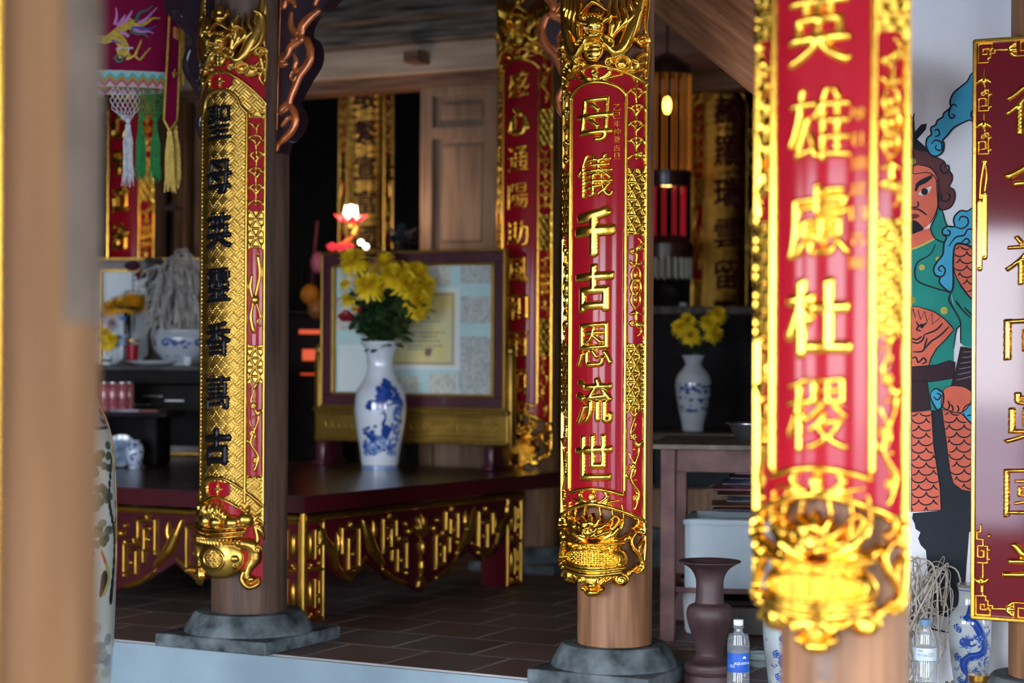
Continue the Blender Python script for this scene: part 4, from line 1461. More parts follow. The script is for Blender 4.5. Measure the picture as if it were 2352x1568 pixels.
tpart(MB().tube([TP(0, 0, 0.0), TP(0, 0, zt + 0.02)], 0.014, 14), 'gilt_corner_post', TGOLD, True, lg)
leg(0, BL, [(TP(0, BL - 0.115), WD, nR)])
leg(AL, 0, [(TP(AL - 0.115, 0), -UD, -VD)])
leg(AL, BL, [])
for o in [x for x in COL.objects if x.parent == lg and x.name.startswith('gilt_corner')]:
    pass

# ------------------------------------------------------------------ framed certificate on its stand
FX = G(1163, 8.25, TZ)
fr = thing('framed_certificate', 'maroon and gold framed certificate on a gilt stand behind the vase', 'picture frame', FX, -ANG)
FW, Z0, Z1 = 0.945, 0.255, 0.955               # width, bottom and top above the table
def ring_frame(x0, x1, z0, z1, wdt, y0, y1, m, name, par):
    mb = MB()
    for (a, b, c, d) in ((x0, x1, z1 - wdt, z1), (x0, x1, z0, z0 + wdt), (x0, x0 + wdt, z0 + wdt, z1 - wdt), (x1 - wdt, x1, z0 + wdt, z1 - wdt)):
        mb.box(((a + b) / 2, (y0 + y1) / 2, (c + d) / 2), (b - a, y1 - y0, d - c), 0, 0.003)
    return mb.build(name, m, par, False)
X0, X1 = -FW, 0.0
ring_frame(X0, X1, Z0, Z1, 0.012, -0.022, 0.02, GOLDD, 'outer_gilt_rim', fr)
ring_frame(X0 + 0.011, X1 - 0.011, Z0 + 0.011, Z1 - 0.011, 0.047, -0.016, 0.02, MAROON, 'frame', fr)
ring_frame(X0 + 0.057, X1 - 0.057, Z0 + 0.057, Z1 - 0.057, 0.012, -0.02, 0.02, GOLDD, 'inner_gilt_rim', fr)
BACK = mat('pale_aqua_mount', (0.52, 0.72, 0.72), 0.6, var=0.08, scale=4)
PAPER = mat('beige_print', (0.62, 0.62, 0.54), 0.7, var=0.22, scale=55)
PAPER2 = mat('grey_print', (0.5, 0.53, 0.51), 0.7, var=0.22, scale=70)
CERT = mat('yellow_certificate', (0.70, 0.70, 0.52), 0.6, c2=(0.75, 0.60, 0.15), var=0.05, scale=5)
WHP = mat('white_paper', (0.74, 0.82, 0.82), 0.6)
INK = mat('grey_ink', (0.22, 0.25, 0.24), 0.7)
REDI = mat('red_ink', (0.45, 0.08, 0.09), 0.6)
PINK = mat('pink_border_ink', (0.36, 0.20, 0.22), 0.6)
MB().box((-FW / 2, 0.012, (Z0 + Z1) / 2), (FW - 0.12, 0.008, Z1 - Z0 - 0.12)).build('mount', BACK, fr, False)
def fl(px, py):
    p = onplane(px, py, FX, VD) - FX
    return p.dot(UD), p.z
def sheet(px0, py0, px1, py1, m, name, y):
    a, b = fl(px0, py0), fl(px1, py1)
    return MB().box(((a[0] + b[0]) / 2, y, (a[1] + b[1]) / 2), (b[0] - a[0], 0.0012, a[1] - b[1])).build(name, m, fr, False)
for k, (a, b, c, d, m_) in enumerate(((780, 612, 900, 680, PAPER), (965, 608, 1033, 655, PAPER), (1056, 608, 1132, 650, PAPER2), (1052, 680, 1132, 742, PAPER2), (1052, 772, 1130, 908, PAPER2), (770, 684, 850, 760, PAPER), (985, 858, 1045, 905, PAPER), (775, 790, 840, 900, WHP), (850, 862, 960, 908, PAPER))):
    sheet(a, b, c, d, m_, 'printed_sheet', 0.0072)
sheet(832, 662, 1054, 850, WHP, 'white_sheet', 0.006)
ct = sheet(842, 672, 1044, 840, CERT, 'certificate', 0.0046)
mb = MB()
c0, c1_ = fl(846, 676), fl(1040, 836)
for (a, b, c, d) in ((c0[0], c1_[0], c0[1], c0[1] - .006), (c0[0], c1_[0], c1_[1] + .006, c1_[1]), (c0[0], c0[0] + .006, c0[1], c1_[1]), (c1_[0] - .006, c1_[0], c0[1], c1_[1])):
    mb.box(((a + b) / 2, 0.0036, (c + d) / 2), (abs(b - a), 0.001, abs(c - d)))
mb.build('certificate_border', PINK, ct, False)
mb = MB()
rq = random.Random(3)
for k, y in enumerate((737, 762, 772, 782, 793, 800)):
    x = 935 + rq.uniform(-8, 6)
    while x < 1005 + rq.uniform(-10, 14):
        w_ = rq.uniform(5, 13)
        a, b = fl(x, y), fl(x + w_, y + 2.4)
        mb.box(((a[0] + b[0]) / 2, 0.0036, (a[1] + b[1]) / 2), (b[0] - a[0], 0.001, a[1] - b[1]))
        x += w_ + 2.5
mb.build('lines_of_text', INK, ct, False)
V_, T_ = text_tris('NHÂN')
V_ = (V_ - V_.min(0)) / (V_.max(0) - V_.min(0))
a, b = fl(944, 743), fl(969, 751)
mb = MB().add([(a[0] + (b[0] - a[0]) * x, 0.0034, b[1] + (a[1] - b[1]) * y) for x, y in V_], [tuple(t) for t in T_])
mb.build('red_heading', REDI, ct, False)
a = fl(982, 808)
mb = MB().lathe([(0.016, 0), (0.02, 0)], 20)
mb.xf(Matrix.Translation((a[0], 0.0036, a[1])) @ Matrix.Rotation(R(90), 4, 'X'))
mb.build('round_red_seal', mat('faded_seal_ink', (0.5, 0.3, 0.24), .6), ct, False)
MB().box((-FW / 2, -0.004, (Z0 + Z1) / 2), (FW - 0.12, 0.003, Z1 - Z0 - 0.12)).build('glass_pane', glassmat('clear_pane', gl=0.35), fr, False)
# stand: carved rail, two posts and feet
mb = MB().box((-FW / 2, 0.0, 0.185), (FW + 0.04, 0.05, 0.14), 0, 0.006)
mb.box((-FW / 2, -0.012, 0.247), (FW + 0.05, 0.07, 0.022), 0, 0.008)
mb.box((-FW / 2, -0.008, 0.115), (FW + 0.03, 0.06, 0.018), 0, 0.006)
rl = mb.build('gilt_stand_rail', GOLDD, fr, False)
r = Rel(-FW + 0.02, -0.02, 0.13, 0.235, 0.0025)
k = -FW + 0.05
while k < -0.04:
    r.ring(k, 0.183, 0.014, 0.003, 0.004, ry=0.02)
    r.leaf((k + 0.014, 0.183), (k + 0.03, 0.2), 0.005, 0.004)
    r.leaf((k + 0.014, 0.183), (k + 0.03, 0.166), 0.005, 0.004)
    k += 0.034
for z in (0.14, 0.226):
    r.stroke([(-FW + 0.03, z), (-0.03, z)], 0.003, 0.004, straight=True)
link('stand_carving', r.mesh('stand_carving', flat(-0.025)), rl, GOLDD)
for x in (X0 - 0.02, X1 + 0.014):
    mb = MB()
    mb.box((x, 0.012, 0.30), (0.034, 0.045, 0.40), 0, 0.008)
    mb.ball((x, 0.012, 0.515), 0.022, 12, 8, 1.3)
    mb.build('stand_post', GOLDD, fr, True, 30)
    mb = MB()
    xx = x - 0.06 if x > -0.5 else x + 0.06
    mb.box((xx, 0.0, 0.056), (0.05, 0.16, 0.10), 0, 0.015)
    mb.box((xx, -0.0, 0.011), (0.06, 0.2, 0.022), 0, 0.008)
    mb.build('stand_foot', MAROON, fr, True, 30)

# ------------------------------------------------------------------ painted pots
class Paint:
    """picture on a vase: angle across (0 faces the viewer) and height fraction up"""
    def __init__(s, na, nz, bg_):
        s.na, s.nz = na, nz
        s.C = np.ones((nz, na, 3)) * np.array(bg_)
        s.A, s.Z = np.meshgrid(np.linspace(-math.pi, math.pi, na), np.linspace(0, 1, nz))
    def blot(s, a, z, ra, rz_, c, k=1.0):
        q = ((s.A - a) / ra) ** 2 + ((s.Z - z) / rz_) ** 2
        m = np.clip((1 - q) * 3, 0, 1)[..., None] * k
        s.C = s.C * (1 - m) + np.array(c) * m
    def line(s, pts, wd, c, asp, k=1.0, n=6):
        p = smooth_path(pts, n)
        ws = wd if isinstance(wd, (list, tuple)) else [wd, wd]
        for i, (a, z) in enumerate(p):
            x = i / max(1, len(p) - 1) * (len(ws) - 1)
            j = min(int(x), len(ws) - 2)
            w_ = ws[j] + (ws[j + 1] - ws[j]) * (x - j)
            i0, i1 = np.searchsorted(s.A[0], [a - w_, a + w_])
            j0, j1 = int(max(0, (z - w_ * asp) * s.nz)), int(min(s.nz, (z + w_ * asp) * s.nz + 2))
            if i1 <= i0 or j1 <= j0:
                continue
            q = ((s.A[j0:j1, i0:i1] - a) / w_) ** 2 + ((s.Z[j0:j1, i0:i1] - z) / (w_ * asp)) ** 2
            m = np.clip((1 - q) * 2.5, 0, 1)[..., None] * k
            s.C[j0:j1, i0:i1] = s.C[j0:j1, i0:i1] * (1 - m) + np.array(c) * m
    def band(s, z0, z1, c):
        m = ((s.Z > z0) & (s.Z < z1))[..., None]
        s.C = np.where(m, np.array(c), s.C)

def profile_fn(pts):
    """smooth radius by height"""
    p = smooth_path(pts, 10)
    z = np.array([q[1] for q in p])
    r = np.array([q[0] for q in p])
    return lambda t: np.interp(t, z, r), z[0], z[-1]

def painted_lathe(name, prof, pa, parent, m, facing):
    f, z0, z1 = profile_fn(prof)
    zz = z0 + pa.Z * (z1 - z0)
    rr = f(zz)
    an = pa.A + facing
    me = grid_mesh(name, rr * np.cos(an), rr * np.sin(an), zz, None, pa.C)
    return link(name, me, parent, m)

BLUE, LBLUE, DBLUE = (0.012, 0.045, 0.24), (0.12, 0.24, 0.5), (0.006, 0.018, 0.10)
def viewdir(p):
    return math.atan2(CAM.y - p.y, CAM.x - p.x)

def pot(name, label, cat, loc, prof, pa, group=None, liner=0.92, m=None, base=True):
    t = thing(name, label, cat, loc, 0, group)
    painted_lathe('body', prof, pa, t, m or PAINT, viewdir(loc))
    f, z0, z1 = profile_fn(prof)
    mb = MB()
    ri = float(f(z1))
    mb.lathe([(ri, z1), (ri * liner, z1 - 0.001)] + [(max(0.004, float(f(z)) * liner - 0.001), z) for z in np.linspace(z1 - 0.01, z0 + (z1 - z0) * 0.6, 8)], 40)
    mb.build('inner_wall', PORC if m is None else m if m is not PAINT else PORC, t)
    MB().lathe([(1e-5, z0 + 0.001), (float(f(z0)), z0 + 0.0005)], 32).build('foot', PORC if m is None else PORC, t)
    return t

# tall white vase with crane and pine, on the low table
def crane_pine(pa):
    rq = random.Random(5)
    pa.band(0.0, 0.02, LBLUE)
    pa.band(0.026, 0.034, BLUE)
    ln = lambda p, w_, c=BLUE, k=1.0: pa.line(p, [x * 1.35 for x in w_], c, 0.24, k)
    ln([(1.0, 0.52), (0.75, 0.58), (0.5, 0.64), (0.25, 0.66)], [0.06, 0.05, 0.03])
    for k in range(90):
        a, z = rq.uniform(-0.1, 0.85), rq.uniform(0.53, 0.73)
        if z < 0.72 - 0.2 * abs(a - 0.3):
            pa.blot(a, z, 0.15, 0.02, (BLUE, (0.025, 0.08, 0.33), BLUE)[k % 3], 0.9)
    for k in range(34):
        pa.blot(rq.uniform(-0.5, 0.2), rq.uniform(0.475, 0.54), 0.13, 0.016, BLUE, 0.9)
    ln([(1.0, 0.5), (0.6, 0.52), (0.2, 0.5), (-0.2, 0.5)], [0.04, 0.03, 0.02])
    for k in range(12):
        ln([(0.2 + 0.06 * k, 0.65), (0.62 + 0.03 * k, 0.56 - 0.012 * k), (0.9, 0.42 - 0.01 * k)], [0.02, 0.015], BLUE, 0.8)
    # crane
    ln([(0.02, 0.44), (0.16, 0.445), (0.2, 0.40), (0.12, 0.36), (0.2, 0.31)], [0.015, 0.03, 0.035, 0.06, 0.05])
    pa.blot(0.24, 0.30, 0.22, 0.06, BLUE)
    for k in range(30):
        pa.blot(rq.uniform(-.75, -.2), rq.uniform(.22, .34), .1, .016, BLUE, .85)
        pa.blot(rq.uniform(.55, .95), rq.uniform(.25, .5), .09, .02, (0.03, 0.09, 0.34), .7)
    ln([(0.28, 0.28), (0.42, 0.31), (0.5, 0.37)], [0.08, 0.05, 0.02])
    for a in (0.16, 0.28):
        ln([(a, 0.26), (a - 0.01, 0.19)], [0.014, 0.012])
    for k in range(120):
        a, z = rq.uniform(-0.95, 0.95), rq.uniform(0.13, 0.27)
        pa.blot(a, z - 0.03 * abs(a), rq.uniform(0.05, 0.13), rq.uniform(0.008, 0.02), (BLUE, LBLUE, (0.03, 0.09, 0.34))[k % 3], 0.75)
    for k in range(16):
        a = -0.6 + 0.03 * k
        ln([(-0.45, 0.24), (-0.45 + 0.22 * math.cos(k * .4), 0.29 + 0.035 * math.sin(k * .7))], [0.02, 0.01], BLUE, 0.9)
vz = G(873, 8.32, TZ)
VPROF = [(0.082, 0.0), (0.080, 0.012), (0.088, 0.08), (0.108, 0.2), (0.1135, 0.27), (0.104, 0.335), (0.074, 0.385), (0.058, 0.43), (0.056, 0.47), (0.068, 0.52), (0.086, 0.545), (0.088, 0.552)]
pa = Paint(300, 260, (0.60, 0.64, 0.70))
crane_pine(pa)
pot('porcelain_vase', 'tall white vase painted with a blue crane and pine, on the altar table', 'vase', vz, VPROF, pa)

# ------------------------------------------------------------------ flowers
def bloom_mesh(rad, seed, n=95):
    rq = random.Random(seed)
    mb = MB()
    for k in range(n):
        f = k / n
        el = R(82) - f * R(115) + rq.uniform(-.12, .12)
        az = k * 2.39996 + rq.uniform(-.15, .15)
        L = rad * (0.55 + 0.5 * f ** .6) * rq.uniform(.85, 1.12)
        d = Vector((math.cos(az) * math.cos(el), math.sin(az) * math.cos(el), math.sin(el)))
        s_ = Vector((-math.sin(az), math.cos(az), 0)) * rad * 0.105
        tip = d * L + Vector((0, 0, -0.12 * rad * f))
        mid = d * L * .6 + Vector((0, 0, 0.05 * rad))
        b = d * rad * .06
        mb.add([b - s_ * .4, b + s_ * .4, mid + s_, tip + s_ * .5, tip - s_ * .5, mid - s_], [(0, 1, 2, 5), (5, 2, 3, 4)])
    return mb
def leaf_add(mb, p, d, L, wd, rq):
    d = d.normalized()
    s_ = d.cross(Vector((0, 0, 1)))
    if s_.length < .01:
        s_ = Vector((1, 0, 0))
    s_ = (s_.normalized() + Vector((rq.uniform(-.5, .5), rq.uniform(-.5, .5), rq.uniform(-.5, .5)))).normalized()
    u_ = s_.cross(d) * L * .12
    pts = []
    for t, w_ in ((0, .08), (.22, .55), (.34, .4), (.52, 1.0), (.66, .62), (.82, .7), (1, .02)):
        c = p + d * L * t - u_ * (t * t) * 1.5
        pts += [c - s_ * wd * w_, c + s_ * wd * w_]
    n = len(pts) // 2
    mb.add(pts, [(2 * i, 2 * i + 1, 2 * i + 3, 2 * i + 2) for i in range(n - 1)])

BLOOMS = {}
def chrysanthemum(label, mouth, head, rad, group, seed, nleaf=9, m=None, lm=None, facing=None):
    rq = random.Random(seed)
    t = thing('chrysanthemum', label, 'flower', mouth, 0, group)
    h = head - mouth
    mid = Vector((h.x * .35, h.y * .35, h.z * .55))
    st = smooth_path([(0, 0, -0.06), tuple(mid * .3 + Vector((0, 0, 0.01))), tuple(mid), tuple(h)], 6)
    MB().tube(st, 0.0032, 6).build('stem', STEM, t)
    key = (round(rad, 3), seed % 3)
    nm = 'bloom'
    if key not in BLOOMS:
        o = bloom_mesh(rad, seed % 3 + 1).build(nm, m or YEL, t, False)
        BLOOMS[key] = o.data
    else:
        o = link(nm, BLOOMS[key], t, None, False)
    d = (Vector(st[-1]) - Vector(st[-4])).normalized()
    if facing is None:
        facing = (d + Vector((0, -0.55, 0.25))).normalized()
    o.location = h
    o.rotation_euler = facing.to_track_quat('Z', 'Y').to_euler()
    if nleaf:
        mb = MB()
        for k in range(nleaf):
            q = Vector(st[int(3 + (len(st) - 7) * (k + .5) / nleaf)])
            a = rq.uniform(0, 6.28)
            leaf_add(mb, q, Vector((math.cos(a), math.sin(a) * .7, rq.uniform(-.25, .7))), rq.uniform(.05, .085), rq.uniform(.014, .022), rq)
        mb.build('leaves', lm or LEAF, t, False)
    return t
mouth = vz + Vector((0, 0, 0.545))
FL = [(812, 606, 'topmost pale yellow chrysanthemum at the left of the vase bouquet'),
      (838, 634, 'yellow chrysanthemum below the topmost left bloom'),
      (884, 612, 'tall yellow chrysanthemum standing in the middle of the bouquet top'),
      (846, 664, 'yellow chrysanthemum low on the left side of the bouquet'),
      (902, 640, 'yellow chrysanthemum just below the tall middle bloom'),
      (928, 634, 'yellow chrysanthemum right of the tall middle bloom'),
      (958, 636, 'yellow chrysanthemum at the upper right of the bouquet'),
      (936, 660, 'yellow chrysanthemum under the upper right blooms'),
      (972, 664, 'yellow chrysanthemum at the right edge of the bouquet'),
      (962, 690, 'yellow chrysanthemum hanging lowest on the right of the bouquet'),
      (876, 672, 'shaded yellow chrysanthemum deep in the middle of the bouquet')]
for k, (px, py, lab) in enumerate(FL):
    Zb = 8.32 + (-0.06, 0.0, 0.05, -0.07, -0.02, 0.05, 0.02, -0.06, 0.0, -0.05, 0.04)[k]
    if k == 9:
        py = 700
    chrysanthemum(lab, mouth + Vector((random.uniform(-.03, .03), random.uniform(-.03, .03), 0)), P(px, py - 6, Zb), 0.076, 'chrysanthemums in the tall vase', k + 1, 15)
for k, (px, py, lab) in enumerate(((792, 652, 'small yellow bud high on the left of the bouquet'), (799, 688, 'half open yellow flower drooping at the left of the bouquet'), (816, 708, 'tiny yellow bud among the leaves above the red rose'), (961, 722, 'small yellow flower hanging low at the right of the bouquet'))):
    chrysanthemum(lab, mouth + Vector((random.uniform(-.03, .03), random.uniform(-.03, .03), 0)), P(px, py, 8.24), (0.028, 0.036, 0.02, 0.034)[k], 'small buds in the tall vase', k + 41, 9)
# leafy filler branches
for k, (px, py, lab) in enumerate(((830, 742, 'leafy dark branch bending left over the vase rim'), (858, 720, 'dark leafy branch in the left middle of the bouquet'), (900, 715, 'dark leafy branch in the middle of the bouquet'), (935, 725, 'dark leafy branch leaning right in the bouquet'), (915, 770, 'drooping light green leafy sprig over the vase rim'), (812, 690, 'dark leafy branch spreading far left under the blooms'), (960, 700, 'dark leafy branch at the right under the blooms'), (880, 690, 'tall dark leafy branch straight up the bouquet middle'), (930, 690, 'olive leafy branch right of the bouquet middle'))):
    rq = random.Random(90 + k)
    t = thing('leafy_branch', lab, 'foliage', mouth, 0, 'leafy branches in the tall vase')
    h = P(px, py, 8.26) - mouth
    st = smooth_path([(0, 0, -0.06), tuple(h * .5 + Vector((0, 0, 0.03))), tuple(h)], 8)
    MB().tube(st, 0.003, 6).build('stem', STEM, t)
    mb = MB()
    for q in range(64):
        p = Vector(st[int(rq.uniform(4, len(st) - 1))]) + Vector((rq.uniform(-.035, .035), rq.uniform(-.03, .03), rq.uniform(-.02, .03)))
        a = rq.uniform(0, 6.28)
        leaf_add(mb, p, Vector((math.cos(a), math.sin(a) * .8, rq.uniform(-.5, .9))), rq.uniform(.05, .085), rq.uniform(.013, .021), rq)
    mb.build('leaves', mat('olive_leaf', (0.05, 0.075, 0.02), 0.5, var=0.3, scale=30) if k in (3, 4, 8) else LEAF, t, False)
# red rose
def rose(label, mouth, head, rad, m, group=None):
    t = thing('rose', label, 'flower', mouth, 0, group)
    h = head - mouth
    st = smooth_path([(0, 0, -0.05), tuple(h * .5 + Vector((0, 0, .02))), tuple(h)], 6)
    MB().tube(st, 0.003, 6).build('stem', STEM, t)
    mb = MB()
    for k in range(16):
        a, rr, hh = k * 2.4, rad * (0.25 + 0.05 * k), rad * (1.2 - 0.045 * k)
        vs = []
        for i in range(7):
            t_ = a + (i - 3) * 0.3
            vs += [h + Vector((math.cos(t_) * rr * .55, math.sin(t_) * rr * .55, -rad * .5)), h + Vector((math.cos(t_) * rr * 1.05, math.sin(t_) * rr * 1.05, 0)), h + Vector((math.cos(t_) * rr * (.85 + .02 * k), math.sin(t_) * rr * (.85 + .02 * k), hh * (.75 if i in (0, 6) else 1) - rad * .3))]
        mb.add(vs, [f for i in range(6) for f in ((3 * i, 3 * i + 3, 3 * i + 4, 3 * i + 1), (3 * i + 1, 3 * i + 4, 3 * i + 5, 3 * i + 2))])
    mb.build('petals', m, t)
    mb = MB()
    rq = random.Random(4)
    for k in range(5):
        leaf_add(mb, Vector(st[4 + k]), Vector((rq.uniform(-1, 1), rq.uniform(-1, .5), rq.uniform(-.3, .5))), .06, .02, rq)
    mb.build('leaves', LEAF, t, False)
    return t
ROSE = mat('dark_red_petal', (0.22, 0.005, 0.018), 0.5, var=0.2, scale=30)
rose('dark red rose hanging at the left of the tall vase bouquet', mouth, P(795, 728, 8.2), 0.036, ROSE)
rose('small dark red rose peeping from the bouquet middle', mouth, P(826, 712, 8.24), 0.018, ROSE)

# ------------------------------------------------------------------ right side: table with bowl, offering packets, box
rt_ = G(1532, 6.42)
RW, RDp, RZ = 0.62, 0.55, 0.665
rtab = thing('side_table', 'rough dark red side table with plywood top', 'table', rt_, -ANG * 0.35)
LEGM = mat('worn_dark_red_paint', (0.085, 0.022, 0.025), 0.55, c2=(0.17, 0.075, 0.065), var=0.35, scale=9, bump=0.2)
MB().box((RW / 2 - 0.02, RDp / 2 - 0.02, RZ - 0.008), (RW + 0.07, RDp + 0.1, 0.016), 0, 0.002).build('plywood_top', mat('dusty_plywood', (0.16, 0.125, 0.10), 0.75, var=0.35, scale=14), rtab, False)
lw = 0.05
for x in (0, RW - lw):
    for y in (0, RDp - lw):
        MB().box((x, y + lw / 2, (RZ - 0.017) / 2), (lw, lw, RZ - 0.017), 0, 0.004).build('leg', LEGM, rtab, False)
for y in (0.012, RDp - lw - 0.012):
    MB().box((RW / 2 - lw / 2, y + 0.02, RZ - 0.057), (RW - 0.1, 0.028, 0.08), 0, 0.003).build('apron', LEGM, rtab, False)
MB().box((RW / 2 - lw / 2, RDp - lw - 0.02, 0.15), (RW - 0.1, 0.03, 0.05), 0, 0.003).build('stretcher', LEGM, rtab, False)
for x in (0.0, RW - lw):
    MB().box((x, RDp / 2 - .01, 0.15), (0.03, RDp - 2 * lw - 0.002, 0.045), 0, 0.003).build('stretcher', LEGM, rtab, False)
    MB().box((x, RDp / 2 - .01, RZ - 0.057), (0.028, RDp - 2 * lw - 0.002, 0.08), 0, 0.003).build('apron', LEGM, rtab, False)
for y in (0.14, 0.34):
    MB().box((RW / 2 - lw / 2, y, 0.162), (RW - lw - 0.002, 0.05, 0.022), 0, 0.003).build('shelf_slat', LEGM, rtab, False)
RM = Matrix.Translation(rt_) @ Matrix.Rotation(-ANG * 0.35, 4, 'Z')
def RL(x, y, z):
    return RM @ Vector((x, y, z))
# foam box on the slats
FOAM = mat('white_foam', (0.36, 0.42, 0.46), 0.7, var=0.05, scale=8, bump=0.15, bscale=160)
bx, by, bz, bw, bd, bh = 0.05, 0.075, 0.1735, 0.47, 0.33, 0.235
fb = thing('foam_box', 'large white foam box on the side table shelf slats', 'box', RL(bx + bw / 2, by + bd / 2, bz), -ANG * 0.35)
mb = MB()
mb.box((0, 0, 0.01), (bw - 0.04, bd - 0.04, 0.02), 0, 0.004)
for sx_ in (-1, 1):
    mb.box((sx_ * (bw / 2 - 0.011), 0, bh / 2), (0.022, bd, bh), 0, 0.006)
    mb.box((0, sx_ * (bd / 2 - 0.011), bh / 2), (bw - 0.01, 0.022, bh), 0, 0.006)
mb.build('box_walls', FOAM, fb, True, 30)
mb = MB()
for sx_ in (-1, 1):
    mb.box((sx_ * (bw / 2 - 0.008), 0, bh - 0.012), (0.024, bd + 0.012, 0.02), 0, 0.004)
    mb.box((0, sx_ * (bd / 2 - 0.008), bh - 0.012), (bw + 0.012, 0.024, 0.02), 0, 0.004)
mb.build('rim', FOAM, fb, True, 30)
# offering packets heaped in the box
PKC = [('dark_plum_wrap', (0.05, 0.012, 0.025)), ('gold_black_wrap', (0.10, 0.07, 0.012)), ('crimson_wrap', (0.30, 0.008, 0.03)), ('blue_print_wrap', (0.03, 0.07, 0.2)), ('grey_clear_wrap', (0.13, 0.11, 0.13)), ('red_wrap', (0.2, 0.012, 0.02)), ('yellow_print_wrap', (0.33, 0.2, 0.015))]
PK2 = [(0.2, 0.1, 0.02), (0.02, 0.01, 0.015), (0.4, 0.2, 0.01), (0.3, 0.3, 0.33), (0.05, 0.04, 0.1), (0.35, 0.15, 0.16), (0.25, 0.03, 0.02)]
stack = [(0, 'dark plum packet lying flat at the bottom of the foam box heap'), (1, 'black and gold packet on the rim of the foam box'), (4, 'grey clear-wrapped packet under the crimson one'), (2, 'flat crimson packet with yellow ribbon print in the middle of the heap'), (3, 'blue printed packet above the crimson packet'), (0, 'plum packet sticking out left in the heap'), (5, 'red packet sticking out furthest left in the heap'), (3, 'blue and yellow printed packet near the heap top'), (4, 'shiny grey packet near the heap top'), (5, 'dull red packet just under the top packet'), (6, 'yellow printed packet on top of the heap')]
z = bz + bh - 0.055
rq = random.Random(12)
MB_ = MB().box((0, 0, 0.045), (bw - 0.06, bd - 0.06, bh - 0.085), 0, 0.01)
o = MB_.build('paper_offering_packet', mat('plum_bundle', (0.045, 0.012, 0.022), 0.4, coat=0.4, var=0.4, scale=20), None, False)
o.location = RL(bx + bw / 2, by + bd / 2, bz + 0.055)
o.rotation_euler = (0, 0, -ANG * 0.35)
tag(o, 'bulky dark packet filling the inside of the foam box', 'packet', 'offering packets heaped in the foam box')
for k, (ci, lab) in enumerate(stack):
    nm, c = PKC[ci]
    m_ = mat(nm, c, 0.3, coat=0.7, c2=PK2[ci], var=0.1, scale=30, bump=0.25, bscale=50, coatr=0.1)
    th = (0.016, 0.018, 0.014, 0.012, 0.02, 0.016, 0.02, 0.02, 0.016, 0.014, 0.014)[k]
    px_ = 0.31 + rq.uniform(-.02, .02) + (0.0, -.03, 0.0, 0.01, 0.03, 0.02, 0.01, 0.04, 0.05, 0.06, 0.07)[k]
    wd_ = (0.34, 0.36, 0.3, 0.36, 0.32, 0.36, 0.37, 0.34, 0.3, 0.28, 0.26)[k]
    z += th / 2
    n_ = 9
    X, Y = np.meshgrid(np.linspace(-wd_ / 2, wd_ / 2, n_), np.linspace(-0.125, 0.125, n_))
    rg = np.random.RandomState(k)
    e = np.minimum(np.minimum(X + wd_ / 2, wd_ / 2 - X), np.minimum(Y + .125, .125 - Y))
    puff = np.clip(e / 0.03, 0, 1) ** .6
    mb = MB()
    top = [(x, y, th / 2 * p_ + 0.0005 + q_ * p_) for x, y, p_, q_ in zip(X.ravel(), Y.ravel(), puff.ravel(), rg.uniform(-.002, .0, n_ * n_))]
    bot = [(x, y, -th / 2 * p_ - 0.0005) for x, y, p_ in zip(X.ravel(), Y.ravel(), puff.ravel())]
    N2 = n_ * n_
    fs = []
    for j in range(n_ - 1):
        for i in range(n_ - 1):
            a = j * n_ + i
            fs += [(a, a + 1, a + n_ + 1, a + n_), (N2 + a, N2 + a + n_, N2 + a + n_ + 1, N2 + a + 1)]
    bd_ = [i for i in range(n_)] + [j * n_ + n_ - 1 for j in range(1, n_)] + [(n_ - 1) * n_ + i for i in range(n_ - 2, -1, -1)] + [j * n_ for j in range(n_ - 2, 0, -1)]
    for i in range(len(bd_)):
        a, b = bd_[i], bd_[(i + 1) % len(bd_)]
        fs.append((a, N2 + a, N2 + b, b))
    mb.add(top + bot, fs)
    o = mb.build('paper_offering_packet', m_, None, True, 60)
    o.location = RL(px_, by + 0.165, z)
    o.rotation_euler = (0, 0, -ANG * 0.35 + rq.uniform(-.09, .09))
    tag(o, lab, 'packet', 'offering packets heaped in the foam box')
    z += th / 2 + 0.001
    if k == 1:
        z = bz + bh + 0.02
# things under the shelf
def simple_box(name, label, cat, loc, d, m, rz=0.0, group=None, bev=0.006):
    o = MB().box((0, 0, d[2] / 2), d, 0, bev).build(name, m, None, False)
    o.location = loc
    o.rotation_euler = (0, 0, rz)
    return tag(o, label, cat, group)
t = thing('black_chest', 'black box with gold specks on the floor under the side table', 'box', RL(0.33, 0.25, 0), -ANG * 0.35)
MB().box((0, 0, 0.055), (0.36, 0.2, 0.10), 0, 0.006).build('body', mat('black_gold_speckle', (0.006, 0.005, 0.006), 0.4, c2=(0.03, 0.016, 0.004), var=0.2, scale=45), t, False)
MB().box((0, 0, 0.116), (0.37, 0.21, 0.02), 0, 0.005).build('lid', BLACKW, t, False)
t = thing('white_bucket', 'white plastic bucket beside the side table leg', 'bucket', RL(0.09, 0.25, 0), 0)
MB().lathe([(0.045, 0.0), (0.05, 0.01), (0.06, 0.14), (0.063, 0.14), (0.063, 0.147), (0.056, 0.147), (0.047, 0.02), (1e-5, 0.015)], 32).build('body', mat('white_plastic', (0.6, 0.64, 0.68), 0.4), t)
